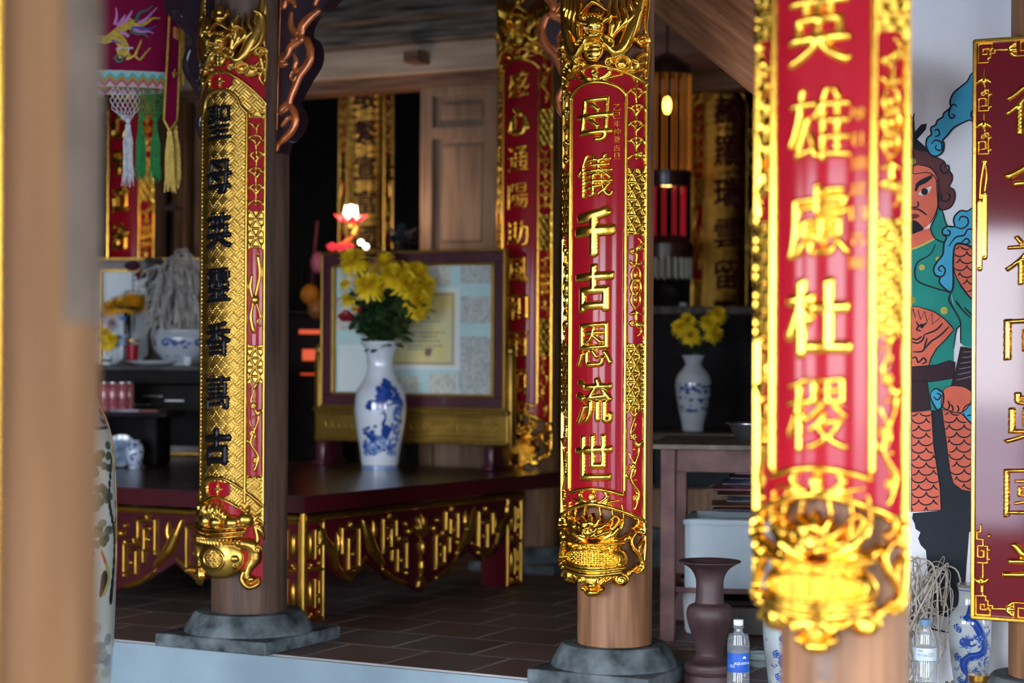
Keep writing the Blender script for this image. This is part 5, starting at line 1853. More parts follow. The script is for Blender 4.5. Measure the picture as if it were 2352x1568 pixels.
# steel bowl with a small jar
sb = RL(0.285, 0.2, RZ)
t = thing('steel_bowl', 'dull steel bowl on the plywood side table', 'bowl', sb)
MB().lathe([(1e-5, 0.002), (0.055, 0.0), (0.065, 0.006), (0.085, 0.04), (0.092, 0.058), (0.104, 0.062), (0.104, 0.065), (0.09, 0.061), (0.08, 0.042), (0.06, 0.008), (1e-5, 0.005)], 44).build('bowl', STEEL, t)
t = thing('glass_cup', 'small glass of yellow liquid behind the steel bowl', 'cup', RL(0.315, 0.40, RZ))
MB().lathe([(1e-5, 0.001), (0.022, 0.0), (0.026, 0.085), (0.024, 0.085), (0.021, 0.004), (1e-5, 0.005)], 24).build('glass', glassmat('clear_glass'), t)
MB().lathe([(1e-5, 0.006), (0.0205, 0.006), (0.0235, 0.07), (1e-5, 0.07)], 24).build('yellow_liquid', mat('yellow_liquid', (0.75, 0.45, 0.02), 0.2, coat=0.5), t)

# altar ledge and flower vase in the right bay
al = G(1500, 8.6)
t = thing('stepped_altar', 'brown stepped altar ledge behind the side table', 'altar', al, -ANG * 0.4)
zz_ = z_(990, 8.6)
MB().box((0.5, 0.2, zz_ - 0.02), (1.06, 0.44, 0.04), 0, 0.006).build('top_board', WOODD, t, False)
MB().box((0.5, 0.22, (zz_ - 0.04 + 0.36) / 2), (1.0, 0.38, zz_ - 0.04 - 0.36), 0, 0.005).build('grey_panel', mat('dark_teal_panel', (0.022, 0.028, 0.03), 0.6, var=0.3, scale=4, spec=0.2), t, False)
MB().box((0.5, 0.2, 0.27), (1.06, 0.44, 0.18), 0, 0.006).build('brown_step', WOOD, t, False)
MB().box((0.5, 0.2, 0.09), (1.06, 0.42, 0.178), 0, 0.006).build('stone_plinth', STONE, t, False)
pa = Paint(200, 180, (0.5, 0.53, 0.57))
rq = random.Random(8)
for k in range(60):
    pa.blot(rq.uniform(-1, 1.3), rq.choice((rq.uniform(.25, .45), rq.uniform(.5, .62))), rq.uniform(.08, .2), rq.uniform(.012, .03), BLUE, .8)
fv = G(1592, 8.75, zz_)
pot('porcelain_vase', 'white and blue vase of yellow flowers on the altar ledge, right bay', 'vase', fv, [(0.05, 0), (0.05, 0.02), (0.068, 0.1), (0.082, 0.2), (0.075, 0.25), (0.045, 0.29), (0.038, 0.31), (0.055, 0.345)], pa)
fm = fv + Vector((0, 0, 0.34))
for k, (px, py, lab) in enumerate(((1562, 752, 'leftmost yellow flower in the far vase'), (1588, 770, 'yellow flower at the front of the far vase'), (1578, 738, 'upper left yellow flower in the far vase'), (1628, 742, 'yellow flower right of centre in the far vase'), (1650, 722, 'topmost yellow flower at the right of the far vase'), (1640, 765, 'low yellow flower at the right of the far vase'))):
    chrysanthemum(lab, fm, P(px, py, 8.7), 0.05, 'yellow flowers in the far vase', k + 60, 8)
# bead lantern with white fringe
ln_ = G(1527, 9.35)
t = thing('bead_lantern', 'glowing amber and red bead lantern hanging in the right bay', 'lantern', (ln_.x, ln_.y, 0))
AMB = mat('amber_bead', (0.25, 0.07, 0.01), 0.3, emit=0.22, ecol=(1.0, 0.32, 0.04))
REDB = mat('red_bead', (0.25, 0.008, 0.012), 0.3, emit=0.3, ecol=(1.0, 0.03, 0.05))
BRWB = mat('brown_bead', (0.06, 0.025, 0.015), 0.3, coat=0.5)
WHB = mat('white_tassel', (0.55, 0.5, 0.4), 0.6)
MB().lathe([(0.02, z_(120, 9.35)), (0.12, z_(150, 9.35)), (0.13, z_(170, 9.35)), (0.125, z_(172, 9.35))], 24).build('cap', BRWB, t)
def bead_ring(r_, n, z0, z1, m, nm, th=0.0036):
    for k in range(n):
        a = 2 * math.pi * k / n
        MB().tube([(r_ * math.cos(a), r_ * math.sin(a), z0), (r_ * math.cos(a), r_ * math.sin(a), z1)], th, 6).build(nm, m, t)
bead_ring(0.115, 15, z_(172, 9.35), z_(395, 9.35), AMB, 'bead_string')
bead_ring(0.09, 11, z_(425, 9.35), z_(540, 9.35), REDB, 'bead_string')
bead_ring(0.125, 24, z_(590, 9.35), z_(637, 9.35), WHB, 'fringe_string', 0.006)
MB().lathe([(0.122, z_(400, 9.35)), (0.125, z_(392, 9.35)), (0.11, z_(392, 9.35)), (0.1, z_(428, 9.35)), (0.09, z_(428, 9.35))], 24).build('hoop', BRWB, t)
MB().lathe([(0.09, z_(540, 9.35)), (0.13, z_(560, 9.35)), (0.13, z_(592, 9.35)), (0.11, z_(592, 9.35))], 24).build('lower_hoop', BRWB, t)
MB().tube([(0, 0, z_(122, 9.35)), (0, 0, 3.3)], 0.006, 6).build('hanging_cord', BRWB, t)
fl_ = MB().ball((0, 0, z_(240, 9.35)), 0.02, 12, 8, 2.2).build('lamp_bulb', mat('amber_glow', (1, 0.6, 0.1), 0.3, emit=14, ecol=(1.0, 0.5, 0.06)), t)
ld = bpy.data.lights.new('lantern_glow', 'POINT')
ld.energy, ld.color, ld.shadow_soft_size = 5.0, (1.0, 0.5, 0.15), 0.06
lo = bpy.data.objects.new('lantern_glow', ld)
COL.objects.link(lo)
lo.parent = t
lo.location = (0, -0.0, z_(410, 9.35))
ur = G(1545, 9.15, z_(700, 9.15))
t = thing('far_altar', 'dark altar behind the far vase with an urn on top', 'altar', (ur.x + .35, ur.y + 0.3, 0), -ANG * 0.4)
MB().box((0, 0, ur.z - 0.02), (1.3, 0.6, 0.04), 0, 0.006).build('top_board', WOODD, t, False)
MB().box((0, 0.02, (ur.z - 0.04) / 2), (1.2, 0.5, ur.z - 0.04), 0, 0.006).build('cabinet', BLACKW, t, False)
t = thing('incense_urn', 'black incense urn on the far altar under the bead lantern', 'urn', ur)
MB().lathe([(0.03, 0), (0.035, 0.01), (0.03, 0.02), (0.055, 0.05), (0.06, 0.08), (0.05, 0.1), (0.058, 0.11), (0.05, 0.108), (1e-5, 0.1)], 28).build('body', BLACKW, t)
simple_box('white_card', 'small white card lying on the far altar beside the urn', 'card', G(1562, 9.28, ur.z), (0.06, 0.04, 0.02), WHP)

# ------------------------------------------------------------------ floor things at the lower right
CLAY = mat('burgundy_clay', (0.045, 0.017, 0.02), 0.5, c2=(0.085, 0.05, 0.05), var=0.3, scale=8, bump=0.1)
bv = G(1629, 5.62)
t = thing('clay_vase', 'burgundy clay vase with a wide flared lip on the floor', 'vase', bv)
cp_ = [(1e-5, 0.0), (0.074, 0.0), (0.075, 0.03), (0.064, 0.035), (0.072, 0.04), (0.072, 0.06), (0.052, 0.07), (0.042, 0.082), (0.04, 0.095), (0.048, 0.13), (0.064, 0.18), (0.0685, 0.205), (0.062, 0.228), (0.045, 0.237), (0.042, 0.245), (0.04, 0.28), (0.042, 0.31), (0.055, 0.335), (0.078, 0.352), (0.09, 0.357), (0.09, 0.361), (0.075, 0.358), (0.05, 0.335), (0.035, 0.3), (0.033, 0.1)]
MB().lathe(cp_[:3] + smooth_path(cp_[2:20], 5)[1:] + smooth_path(cp_[19:], 5)[1:], 64).build('body', CLAY, t)

CLEAR = glassmat('clear_bottle', (0.95, 0.98, 0.99), 0.03, 1.3, 0.1)
def wrap_text(txt, r, z, h, m, parent, name, face, width=None, off=0.0006):
    V, T = text_tris(txt)
    lo, hi = V.min(0), V.max(0)
    s_ = h / (hi[1] - lo[1])
    V = (V - (lo + hi) / 2) * s_
    if width:
        V[:, 0] *= width / (V[:, 0].max() - V[:, 0].min())
    me = MB().add([((r + off) * math.cos(face + x / r), (r + off) * math.sin(face + x / r), z + y) for x, y in V], [tuple(q) for q in T])
    o = me.build(name, m, parent, False)
    return o
WHITE = mat('white_print', (0.8, 0.82, 0.85), 0.4)
def bottle(label, loc, r, H, cap_m, cap_w, lab_z, lab_m, shoulder, water=0.0):
    t = thing('water_bottle', label, 'bottle', loc)
    s0 = shoulder
    prof = [(1e-5, 0.004), (r * .7, 0.0), (r * .97, 0.006), (r, 0.02), (r, lab_z[0] - 0.006), (r * .97, lab_z[0] - 0.003), (r * .97, lab_z[1] + 0.003), (r, lab_z[1] + 0.008), (r * .99, s0), (r * .86, s0 + 0.025), (r * .55, H - 0.045), (r * .40, H - 0.034), (r * .39, H - 0.024), (r * .52, H - 0.022), (r * .52, H - 0.019), (r * .39, H - 0.018), (r * .39, H - 0.002)]
    MB().lathe(prof, 40).build('bottle_body', CLEAR, t)
    MB().lathe([(1e-5, H), (r * cap_w, H), (r * cap_w, H - 0.014), (r * cap_w * .95, H - 0.016), (1e-5, H - 0.016)], 32).build('cap', cap_m, t)
    fc = viewdir(Vector(loc))
    MB().lathe([(r * .985, lab_z[0]), (r * .985, lab_z[1])], 40).build('label', lab_m, t)
    return t, fc
AQL = mat('blue_bottle_label', (0.01, 0.05, 0.36), 0.25, c2=(0.02, 0.14, 0.55), var=0.1, scale=30, coat=0.5)
ab = G(1695, 5.36)
t, fc = bottle('clear bottle with white cap and blue label beside the clay vase', ab, 0.0315, 0.226, mat('white_cap', (0.72, 0.75, 0.78), 0.35), 0.44, (0.082, 0.135), AQL, 0.16)
wrap_text('AQUAFINA', 0.0315, 0.107, 0.0085, WHITE, t, 'label_lettering', fc + 0.42, 0.05)
def fine_print(r, z, rows, w_, m, parent, face):
    mb = MB()
    for k in range(rows):
        n = 5 + k % 2
        for j in range(n):
            x0 = -w_ / 2 + w_ * j / n
            x1 = x0 + w_ / n * (0.55 + 0.3 * ((j * 7 + k * 3) % 3) / 2)
            mb.add([((r + .0006) * math.cos(face + x / r), (r + .0006) * math.sin(face + x / r), z - 0.0032 * k + y) for x, y in ((x0, 0), (x1, 0), (x1, .0011), (x0, .0011))], [(0, 1, 2, 3)])
    mb.build('fine_print', m, parent, False)
fine_print(0.0315, 0.102, 3, 0.016, WHITE, t, fc - 0.55)
mb = MB()
def wrap_poly(pts, r, face, z0, off=0.0006):
    return [((r + off) * math.cos(face + x / r), (r + off) * math.sin(face + x / r), z0 + y) for x, y in pts]
mb.add(wrap_poly([(-.006, -.003), (.007, -.003), (.002, .004), (0, .002), (-.002, .0035)], 0.0315, fc + 0.55, 0.124), [(0, 1, 2, 3, 4)])
mb.build('mountain_mark', WHITE, t, False)
TL = mat('white_bottle_label', (0.66, 0.72, 0.76), 0.3, coat=0.4)
tb = G(2124, 5.34)
t, fc = bottle('clear bottle with blue cap and white label by the mural wall', tb, 0.0325, 0.232, mat('pale_blue_cap', (0.14, 0.27, 0.42), 0.4), 0.48, (0.118, 0.155), TL, 0.168)
INK2 = mat('dark_print', (0.03, 0.04, 0.06), 0.4)
SKY_ = mat('sky_print', (0.06, 0.28, 0.5), 0.4)
wrap_text('TH', 0.0325, 0.1475, 0.0065, INK2, t, 'label_lettering', fc - 0.42)
wrap_text('true', 0.0325, 0.1365, 0.0085, SKY_, t, 'label_lettering', fc - 0.22)
wrap_text('WATER', 0.0325, 0.1265, 0.0042, mat('pale_print', (0.35, 0.5, 0.6), 0.4), t, 'label_lettering', fc - 0.22)
fine_print(0.0325, 0.1415, 4, 0.018, INK2, t, fc + 0.5)
MB().lathe([(0.0326, 0.1185), (0.0326, 0.1205)], 40).build('blue_stripe', SKY_, t)

def dragon_pot(label, loc, face_shift=0.0):
    pa = Paint(420, 420, (0.38, 0.41, 0.41))
    asp = 0.19
    ln = lambda p, w_, c=BLUE, k=1.0: pa.line([(a + face_shift, z) for a, z in p], [x * 1.5 for x in w_], c, asp * .8, k)
    pa.band(0.972, 1.0, (0.2, 0.18, 0.14))
    pa.band(0.945, 0.952, BLUE)
    rq = random.Random(3)
    spine = [(-0.25, 0.72), (0.0, 0.70), (0.25, 0.66), (0.5, 0.58), (0.75, 0.50), (0.7, 0.42), (0.35, 0.39), (0.0, 0.38), (-0.3, 0.33), (-0.35, 0.26), (-0.1, 0.2), (-0.3, 0.14)]
    ln(spine, [0.08, 0.14, 0.15, 0.14, 0.15, 0.13, 0.13, 0.14, 0.1, 0.06])
    sp = smooth_path(spine, 5)
    for i in range(2, len(sp) - 2):
        a, z = sp[i]
        d = (sp[i + 1][0] - sp[i - 1][0], (sp[i + 1][1] - sp[i - 1][1]) / asp)
        L = math.hypot(*d) + 1e-9
        n = (-d[1] / L, d[0] / L)
        ln([(a + n[0] * .12, z + n[1] * .12 * asp), (a + n[0] * .27, z + n[1] * .27 * asp)], [0.03, 0.008])
        pa.blot(a + face_shift, z, 0.03, 0.004, LBLUE, .8)
    pa.blot(-0.25 + face_shift, 0.50, 0.3, 0.045, BLUE)
    for k in range(40):
        pa.blot(rq.uniform(.2, 1.2) + face_shift, rq.uniform(.3, .6), .09, .016, (0.03, 0.08, 0.3), .6)
    pa.blot(-0.38 + face_shift, 0.505, 0.07, 0.012, LBLUE)
    ln([(-0.2, 0.5), (0.05, 0.47), (0.3, 0.49)], [0.06, 0.05, 0.02])
    ln([(-0.5, 0.45), (-0.2, 0.46), (0.1, 0.44)], [0.03, 0.04, 0.02], LBLUE)
    for k in range(9):
        ln([(-0.3 + 0.05 * k, 0.52), (-0.42 + 0.09 * k, 0.565)], [0.03, 0.006])
        ln([(-0.2 + 0.035 * k, 0.74 + 0.004 * k), (-0.15 + 0.05 * k, 0.80), (-0.12 + 0.05 * k, 0.865 - 0.006 * abs(k - 4))], [0.035, 0.03, 0.006])
    for k in range(5):
        a, z = [(-0.62, 0.62), (0.45, 0.53), (-0.65, 0.36), (0.35, 0.23), (-0.6, 0.15)][k]
        for q in range(5):
            pa.blot(a + 0.13 * math.cos(q * 1.6) + face_shift, z + 0.024 * math.sin(q * 1.3), 0.11, 0.02, BLUE, .95)
            pa.blot(a + 0.13 * math.cos(q * 1.3) + face_shift, z + 0.024 * math.sin(q * 1.3), 0.06, 0.01, (0.2, 0.3, 0.5), .9)
    for k in range(60):
        a, z = rq.uniform(-1.4, 1.4), rq.uniform(0.06, 0.76)
        ln([(a, z), (a + 0.04, z - 0.018), (a + 0.1, z - 0.012), (a + 0.12, z + 0.01)], [0.016, 0.02, 0.008], BLUE, .8)
    for k in range(26):
        a = rq.uniform(1.4, 4.9)
        a = a - 2 * math.pi if a > math.pi else a
        pa.blot(a, rq.uniform(.1, .72), .16, .02, BLUE, .8)
    pa.band(0.01, 0.016, BLUE)
    return pot('porcelain_vase', label, 'vase', loc, [(0.043, 0.0), (0.042, 0.01), (0.044, 0.03), (0.056, 0.12), (0.0605, 0.19), (0.058, 0.225), (0.042, 0.247), (0.034, 0.26), (0.032, 0.29), (0.037, 0.313), (0.0395, 0.318)], pa, 'blue dragon vases on the floor', 0.86)
dragon_pot('blue and white dragon vase in front of the painted warrior, behind the tea glass', G(2227, 5.45))
dragon_pot('blue and white dragon vase mostly hidden behind the nearest red board', G(1799, 5.5), 0.3)
tg = G(2249, 5.2)
t = thing('tea_glass', 'glass of brown tea with gilt band in front of the dragon vase', 'glass', tg)
MB().lathe([(1e-5, 0.001), (0.024, 0.0), (0.031, 0.118), (0.0295, 0.118), (0.0225, 0.006), (1e-5, 0.008)], 36).build('glass', glassmat('clear_glass'), t)
MB().lathe([(1e-5, 0.009), (0.0222, 0.009), (0.028, 0.094), (1e-5, 0.094)], 36).build('tea', mat('brown_tea', (0.10, 0.025, 0.006), 0.15, coat=0.5, c2=(0.22, 0.07, 0.02), var=0.2, scale=25), t)
MB().lathe([(0.0303, 0.088), (0.0309, 0.102)], 36).build('gilt_band', GOLD, t)
gb = G(1741, 5.95)
for k, lab in enumerate(('lower pale green dish in the stack beside the hidden vase', 'upper pale green dish stacked beside the hidden vase')):
    t = thing('dish', lab, 'dish', gb + Vector((0.004 * k, 0, 0.019 * k)), 0, 'pale green dishes stacked on the floor')
    MB().lathe([(1e-5, 0.001), (0.03, 0.0), (0.034, 0.005), (0.052 - .012 * k, 0.022), (0.049 - .012 * k, 0.022), (0.03, 0.008), (1e-5, 0.006)], 36).build('dish', mat('celadon_glaze', (0.30, 0.37, 0.36), 0.2, coat=0.5), t)
tr = G(1540, 6.1)
t = thing('lacquer_tray', 'dusty brown tray lying on the floor behind the clay vase', 'tray', tr, -0.1)
mb = MB().box((0.02, 0, 0.006), (0.24, 0.15, 0.012), 0, 0.003)
for a in (-1, 1):
    mb.box((0.02, a * 0.075, 0.012), (0.25, 0.012, 0.024), 0, 0.004)
    mb.box((0.02 + a * 0.12, 0, 0.012), (0.012, 0.15, 0.024), 0, 0.004)
mb.build('tray', mat('brown_tray', (0.07, 0.035, 0.022), 0.5, var=0.3), t, False)
# heap of bent wires/canes against the wall
rq = random.Random(21)
wc = onplane(2085, 1500, MQ - VD * 0.12, VD)
t = thing('cane_bundle', 'tangled bundle of pale bent canes leaning on the white wall', 'bundle', (wc.x, wc.y, 0))
CANE = mat('pale_cane', (0.42, 0.36, 0.29), 0.6, var=0.3, scale=20)
for k in range(44):
    x0 = rq.uniform(-.06, .06)
    tx, tz = rq.uniform(-.08, .09), rq.uniform(.2, .36)
    ex, ez = tx + rq.uniform(-.03, .1), tz - rq.uniform(.05, .2)
    y = rq.uniform(-.05, .05)
    p = smooth_path([(x0, y, rq.uniform(.004, .03)), (x0 + rq.uniform(-.05, .05), y, .14), (tx, y + rq.uniform(-.02, .02), tz), ((tx + ex) / 2 + .03, y, tz + .01), (ex, y, ez)], 6)
    MB().tube(p, rq.uniform(.0012, .0026), 5).build('cane', CANE, t)
p = [(0.0, -.03, 0.2), (0.10, -.02, 0.115)]
MB().tube(p, .003, 6).build('cane', CANE, t)
# crumbled plaster by the wall foot
dp = onplane(2185, 1562, MQ - VD * 0.05, VD)
mb = MB()
for k in range(60):
    a = rq.gauss(0, .02)
    mb.ball((a, rq.uniform(-.02, .02), max(0.002, 0.02 - abs(a) * .5) * rq.uniform(.1, 1)), rq.uniform(.002, .005), 6, 4)
o = mb.build('rubble', mat('grey_crumbs', (0.2, 0.19, 0.18), 0.9, var=0.4), None)
o.location = (dp.x, dp.y, 0)
tag(o, 'little heap of grey crumbs at the foot of the white wall', 'rubble', None, 'stuff')
# ------------------------------------------------------------------ the painted warrior on the white wall
mur = thing('painted_mural', 'painted red-faced warrior in green robe and scale armour on the white wall', 'mural', LW(mx_, my_, 0), -ANG)
AX = 2094.0                                  # the figure's middle line in the photograph's columns
def W(px, py):
    p = onplane(px, py, MQ, VD) - mur.location
    return p.dot(UD), p.z
_lay = [0]
def wallpoly(name, polys, m, lvl, mirror=False):
    for q in polys:
        for mm in ((False, True) if mirror else (False,)):
            mb = MB()
            pts = [W(x, y) for x, y in q]
            if mm:
                ax_ = W(AX, 600)[0]
                pts = [(2 * ax_ - x, z) for x, z in pts][::-1]
            if mm and abs(min(x for x, z in q) - AX) < 1.5:
                o.data = o.data                       # the half is joined below
            mb.add([(x, -0.0004 * lvl - 0.0003, z) for x, z in pts], [tuple(range(len(pts)))])
            o = mb.build(name, m, mur, False)
    return o
def ribbon(mb, pts, wd, lvl, mirror=False, n=5, straight=False):
    p = list(pts) if straight else smooth_path(pts, n)
    L = len(p)
    for mm in ((False, True) if mirror else (False,)):
        q = [Vector(W(x, y)) for x, y in p]
        if mm:
            ax_ = W(AX, 600)[0]
            q = [Vector((2 * ax_ - a.x, a.y)) for a in q]
        vs = []
        for i in range(L):
            d = q[min(i + 1, L - 1)] - q[max(i - 1, 0)]
            if d.length < 1e-9:
                d = Vector((1, 0))
            d.normalize()
            t = i / max(1, L - 1)
            w_ = wd * 0.00126 * (0.45 + 0.55 * min(1, 4 * min(t, 1 - t) + .15)) * .5
            nn = Vector((-d.y, d.x)) * w_
            for s_ in (1, -1):
                vs.append((q[i].x + nn.x * s_, -0.0004 * lvl - 0.0003, q[i].y + nn.y * s_))
        mb.add(vs, [(2 * i, 2 * i + 1, 2 * i + 3, 2 * i + 2) for i in range(L - 1)])
def inside(p, poly):
    x, y = p
    c = False
    for i in range(len(poly)):
        a, b = poly[i], poly[(i + 1) % len(poly)]
        if (a[1] > y) != (b[1] > y) and x < (b[0] - a[0]) * (y - a[1]) / (b[1] - a[1]) + a[0]:
            c = not c
    return c
mp_ = lambda n, c: mat(n, c, 0.6, var=0.07, scale=14, bump=0.25, bscale=220, spec=0.2)
CLOUD, SALM, ROBE, HAIR = mp_('blue_cloud_paint', (0.07, 0.44, 0.66)), mp_('salmon_paint', (0.82, 0.17, 0.10)), mp_('green_robe_paint', (0.02, 0.29, 0.23)), mp_('brown_hair_paint', (0.14, 0.045, 0.045))
INKB, MYEL, MDRK, LIPS, EYEW, SLATE = mp_('black_outline_paint', (0.018, 0.018, 0.026)), mp_('yellow_paint', (0.58, 0.50, 0.10)), mp_('dark_brown_paint', (0.045, 0.018, 0.025)), mp_('lip_paint', (0.22, 0.03, 0.03)), mp_('white_eye_paint', (0.7, 0.7, 0.7)), mp_('slate_black_paint', (0.022, 0.026, 0.036))
sm = lambda pts: smooth_path(pts, 4, True)
cloud_a = sm([(2300, 165), (2263, 162), (2246, 161), (2231, 171), (2223, 186), (2211, 197), (2191, 214), (2183, 234), (2184, 247), (2169, 260), (2166, 269), (2154, 277), (2150, 287), (2139, 294), (2140, 309), (2131, 317), (2128, 334), (2137, 354), (2151, 359), (2166, 349), (2169, 331), (2166, 323), (2177, 311), (2191, 294), (2209, 284), (2229, 276), (2240, 283), (2263, 277), (2300, 272)])
cloud_b = sm([(2300, 462), (2263, 470), (2247, 468), (2233, 478), (2222, 485), (2207, 484), (2194, 496), (2191, 508), (2193, 520), (2177, 520), (2166, 528), (2167, 539), (2175, 545), (2169, 560), (2166, 585), (2154, 600), (2145, 618), (2150, 632), (2160, 637), (2159, 650), (2182, 670), (2190, 655), (2190, 600), (2195, 562), (2215, 560), (2240, 570), (2262, 585), (2300, 600)])
cloud_c = sm([(2140, 900), (2150, 892), (2160, 897), (2168, 905), (2166, 930), (2155, 941), (2146, 930), (2138, 912)])
cloud_d = sm([(2212, 945), (2222, 930), (2238, 927), (2250, 920), (2262, 923), (2300, 935), (2300, 1005), (2262, 1000), (2246, 982), (2225, 965)])
robe = [(2094, 572), (2118, 563), (2150, 547), (2172, 556), (2185, 600), (2184, 670), (2187, 690), (2200, 725), (2207, 745), (2197, 758), (2191, 800), (2190, 880), (2180, 942), (2094, 946)]
collar = sm([(2154, 478), (2165, 485), (2172, 510), (2186, 540), (2176, 556), (2150, 549), (2138, 524), (2150, 497)])
sleeve = [(2188, 625), (2205, 655), (2235, 690), (2262, 708), (2310, 726), (2310, 812), (2262, 804), (2215, 795), (2207, 788), (2207, 745), (2189, 692), (2184, 665)]
hair = sm([(2094, 338), (2126, 344), (2150, 360), (2170, 372), (2175, 388), (2187, 400), (2187, 416), (2181, 429), (2192, 437), (2194, 456), (2185, 475), (2170, 482), (2157, 478), (2153, 440), (2150, 410), (2130, 396), (2094, 396)])
face = [(2094, 383), (2112, 379), (2135, 384), (2149, 398), (2156, 420), (2155, 470), (2149, 492), (2138, 512), (2120, 528), (2136, 523), (2142, 540), (2150, 548), (2118, 564), (2094, 574)]
armor = sm([(2190, 580), (2198, 562), (2225, 565), (2250, 590), (2270, 605), (2305, 625), (2305, 722), (2262, 708), (2235, 690), (2206, 652), (2192, 622)])
skirt1 = [(2094, 946), (2140, 942), (2145, 1020), (2160, 1120), (2162, 1171), (2094, 1175)]
skirt2 = [(2164, 940), (2176, 942), (2210, 950), (2226, 968), (2258, 1000), (2310, 1025), (2310, 1142), (2252, 1133), (2210, 1125), (2190, 1110), (2182, 1080), (2172, 1000)]
trous = [(2140, 942), (2164, 940), (2172, 1000), (2182, 1080), (2194, 1115), (2252, 1133), (2310, 1142), (2310, 1205), (2240, 1215), (2226, 1222), (2220, 1300), (2212, 1420), (2190, 1421), (2156, 1411), (2136, 1380), (2130, 1300), (2127, 1264), (2114, 1250), (2109, 1236), (2114, 1222), (2103, 1214), (2101, 1202), (2095, 1190), (2097, 1178), (2162, 1172), (2160, 1120), (2145, 1020)]
bracer = [(2207, 796), (2262, 804), (2310, 812), (2310, 835), (2262, 862), (2242, 905), (2225, 896), (2208, 886), (2186, 885), (2198, 840)]
hand = sm([(2170, 893), (2186, 886), (2214, 888), (2234, 902), (2230, 925), (2213, 945), (2195, 947), (2177, 941), (2163, 930), (2165, 910)])
belly = [(2094, 704), (2110, 704), (2145, 715), (2170, 732), (2192, 756), (2176, 776), (2152, 800), (2139, 822), (2133, 842), (2094, 842)]
belt = [(2094, 842), (2150, 838), (2182, 828), (2194, 832), (2191, 868), (2140, 876), (2094, 876)]
apr = [(2094, 876), (2130, 876), (2138, 940), (2094, 946)]
topk = [(2090, 258), (2101, 279), (2102, 303), (2116, 286), (2129, 284), (2127, 297), (2107, 320), (2126, 337), (2130, 349), (2109, 346), (2094, 340)]
wallpoly('swirling_cloud', [cloud_a, cloud_b, cloud_c, cloud_d], CLOUD, 8, True)
wallpoly('green_robe', [robe, collar], ROBE, 1, True)
wallpoly('sleeve', [sleeve], ROBE, 5, True)
wallpoly('hair', [hair], HAIR, 2, True)
wallpoly('topknot', [topk], SLATE, 4, True)
wallpoly('face', [face], SALM, 3, True)
wallpoly('trousers', [trous], SLATE, 2, True)
wallpoly('armour_skirt', [skirt1, skirt2], SALM, 3, True)
wallpoly('shoulder_armour', [armor], SALM, 6, True)
wallpoly('belly_plate', [belly], SALM, 3, True)
wallpoly('belt', [belt, apr], MDRK, 4, True)
wallpoly('bracer', [bracer], MDRK, 6, True)
wallpoly('hand', [hand], SALM, 9, True)
wallpoly('beard', [sm([(2094, 508), (2104, 507), (2113, 514), (2122, 526), (2108, 533), (2094, 536)])], INKB, 4, True)
wallpoly('lips', [sm([(2094, 492), (2104, 491), (2113, 496), (2102, 502), (2094, 502)])], LIPS, 4, True)
wallpoly('eye_white', [[(2109, 447), (2113, 440), (2120, 434), (2141, 427), (2138, 436), (2132, 444), (2120, 449)]], EYEW, 4, True)
wallpoly('pupil', [[(2124 + 8 * math.cos(k * .52), 440 + 8 * math.sin(k * .52)) for k in range(12)]], INKB, 5, True)
wallpoly('eyebrow', [[(2101, 438), (2104, 422), (2113, 414), (2141, 401), (2142, 408), (2128, 420), (2112, 427), (2105, 440)]], INKB, 5, True)
circ = lambda x, y, r_: [(x + r_ * math.cos(k * .4488), y + r_ * math.sin(k * .4488)) for k in range(14)]
wallpoly('yellow_stud', [circ(2118, 614, 7), circ(2154, 594, 5), circ(2094, 689, 9), circ(2169, 713, 9), circ(2094, 371, 8)], MYEL, 5, True)
mb = MB()
ribbon(mb, [(2094, 573), (2118, 563), (2148, 548)], 5, 6, True)
mb.build('yellow_collar_trim', MYEL, mur, False)
mb = MB()
def outline(poly, wd, lvl):
    ribbon(mb, poly + [poly[0]], wd, lvl, True, straight=True)
for q in (cloud_a, cloud_b, cloud_c, cloud_d):
    outline(q, 4, 10)
for q in (collar, hair, belly, belt, apr, skirt1, skirt2, bracer):
    outline(q, 2.6, 7)
ribbon(mb, face[1:8], 3, 7, True)
outline(hand, 2.5, 10)
outline(armor, 3, 7)
ribbon(mb, sleeve[1:5], 3, 7, True)
ribbon(mb, [(2150, 560), (2136, 585), (2106, 605), (2106, 643), (2150, 662), (2182, 672), (2180, 690), (2200, 725), (2207, 745), (2197, 758), (2191, 800)], 3.5, 7, True)
ribbon(mb, [(2207, 745), (2207, 788)], 3, 7, True)
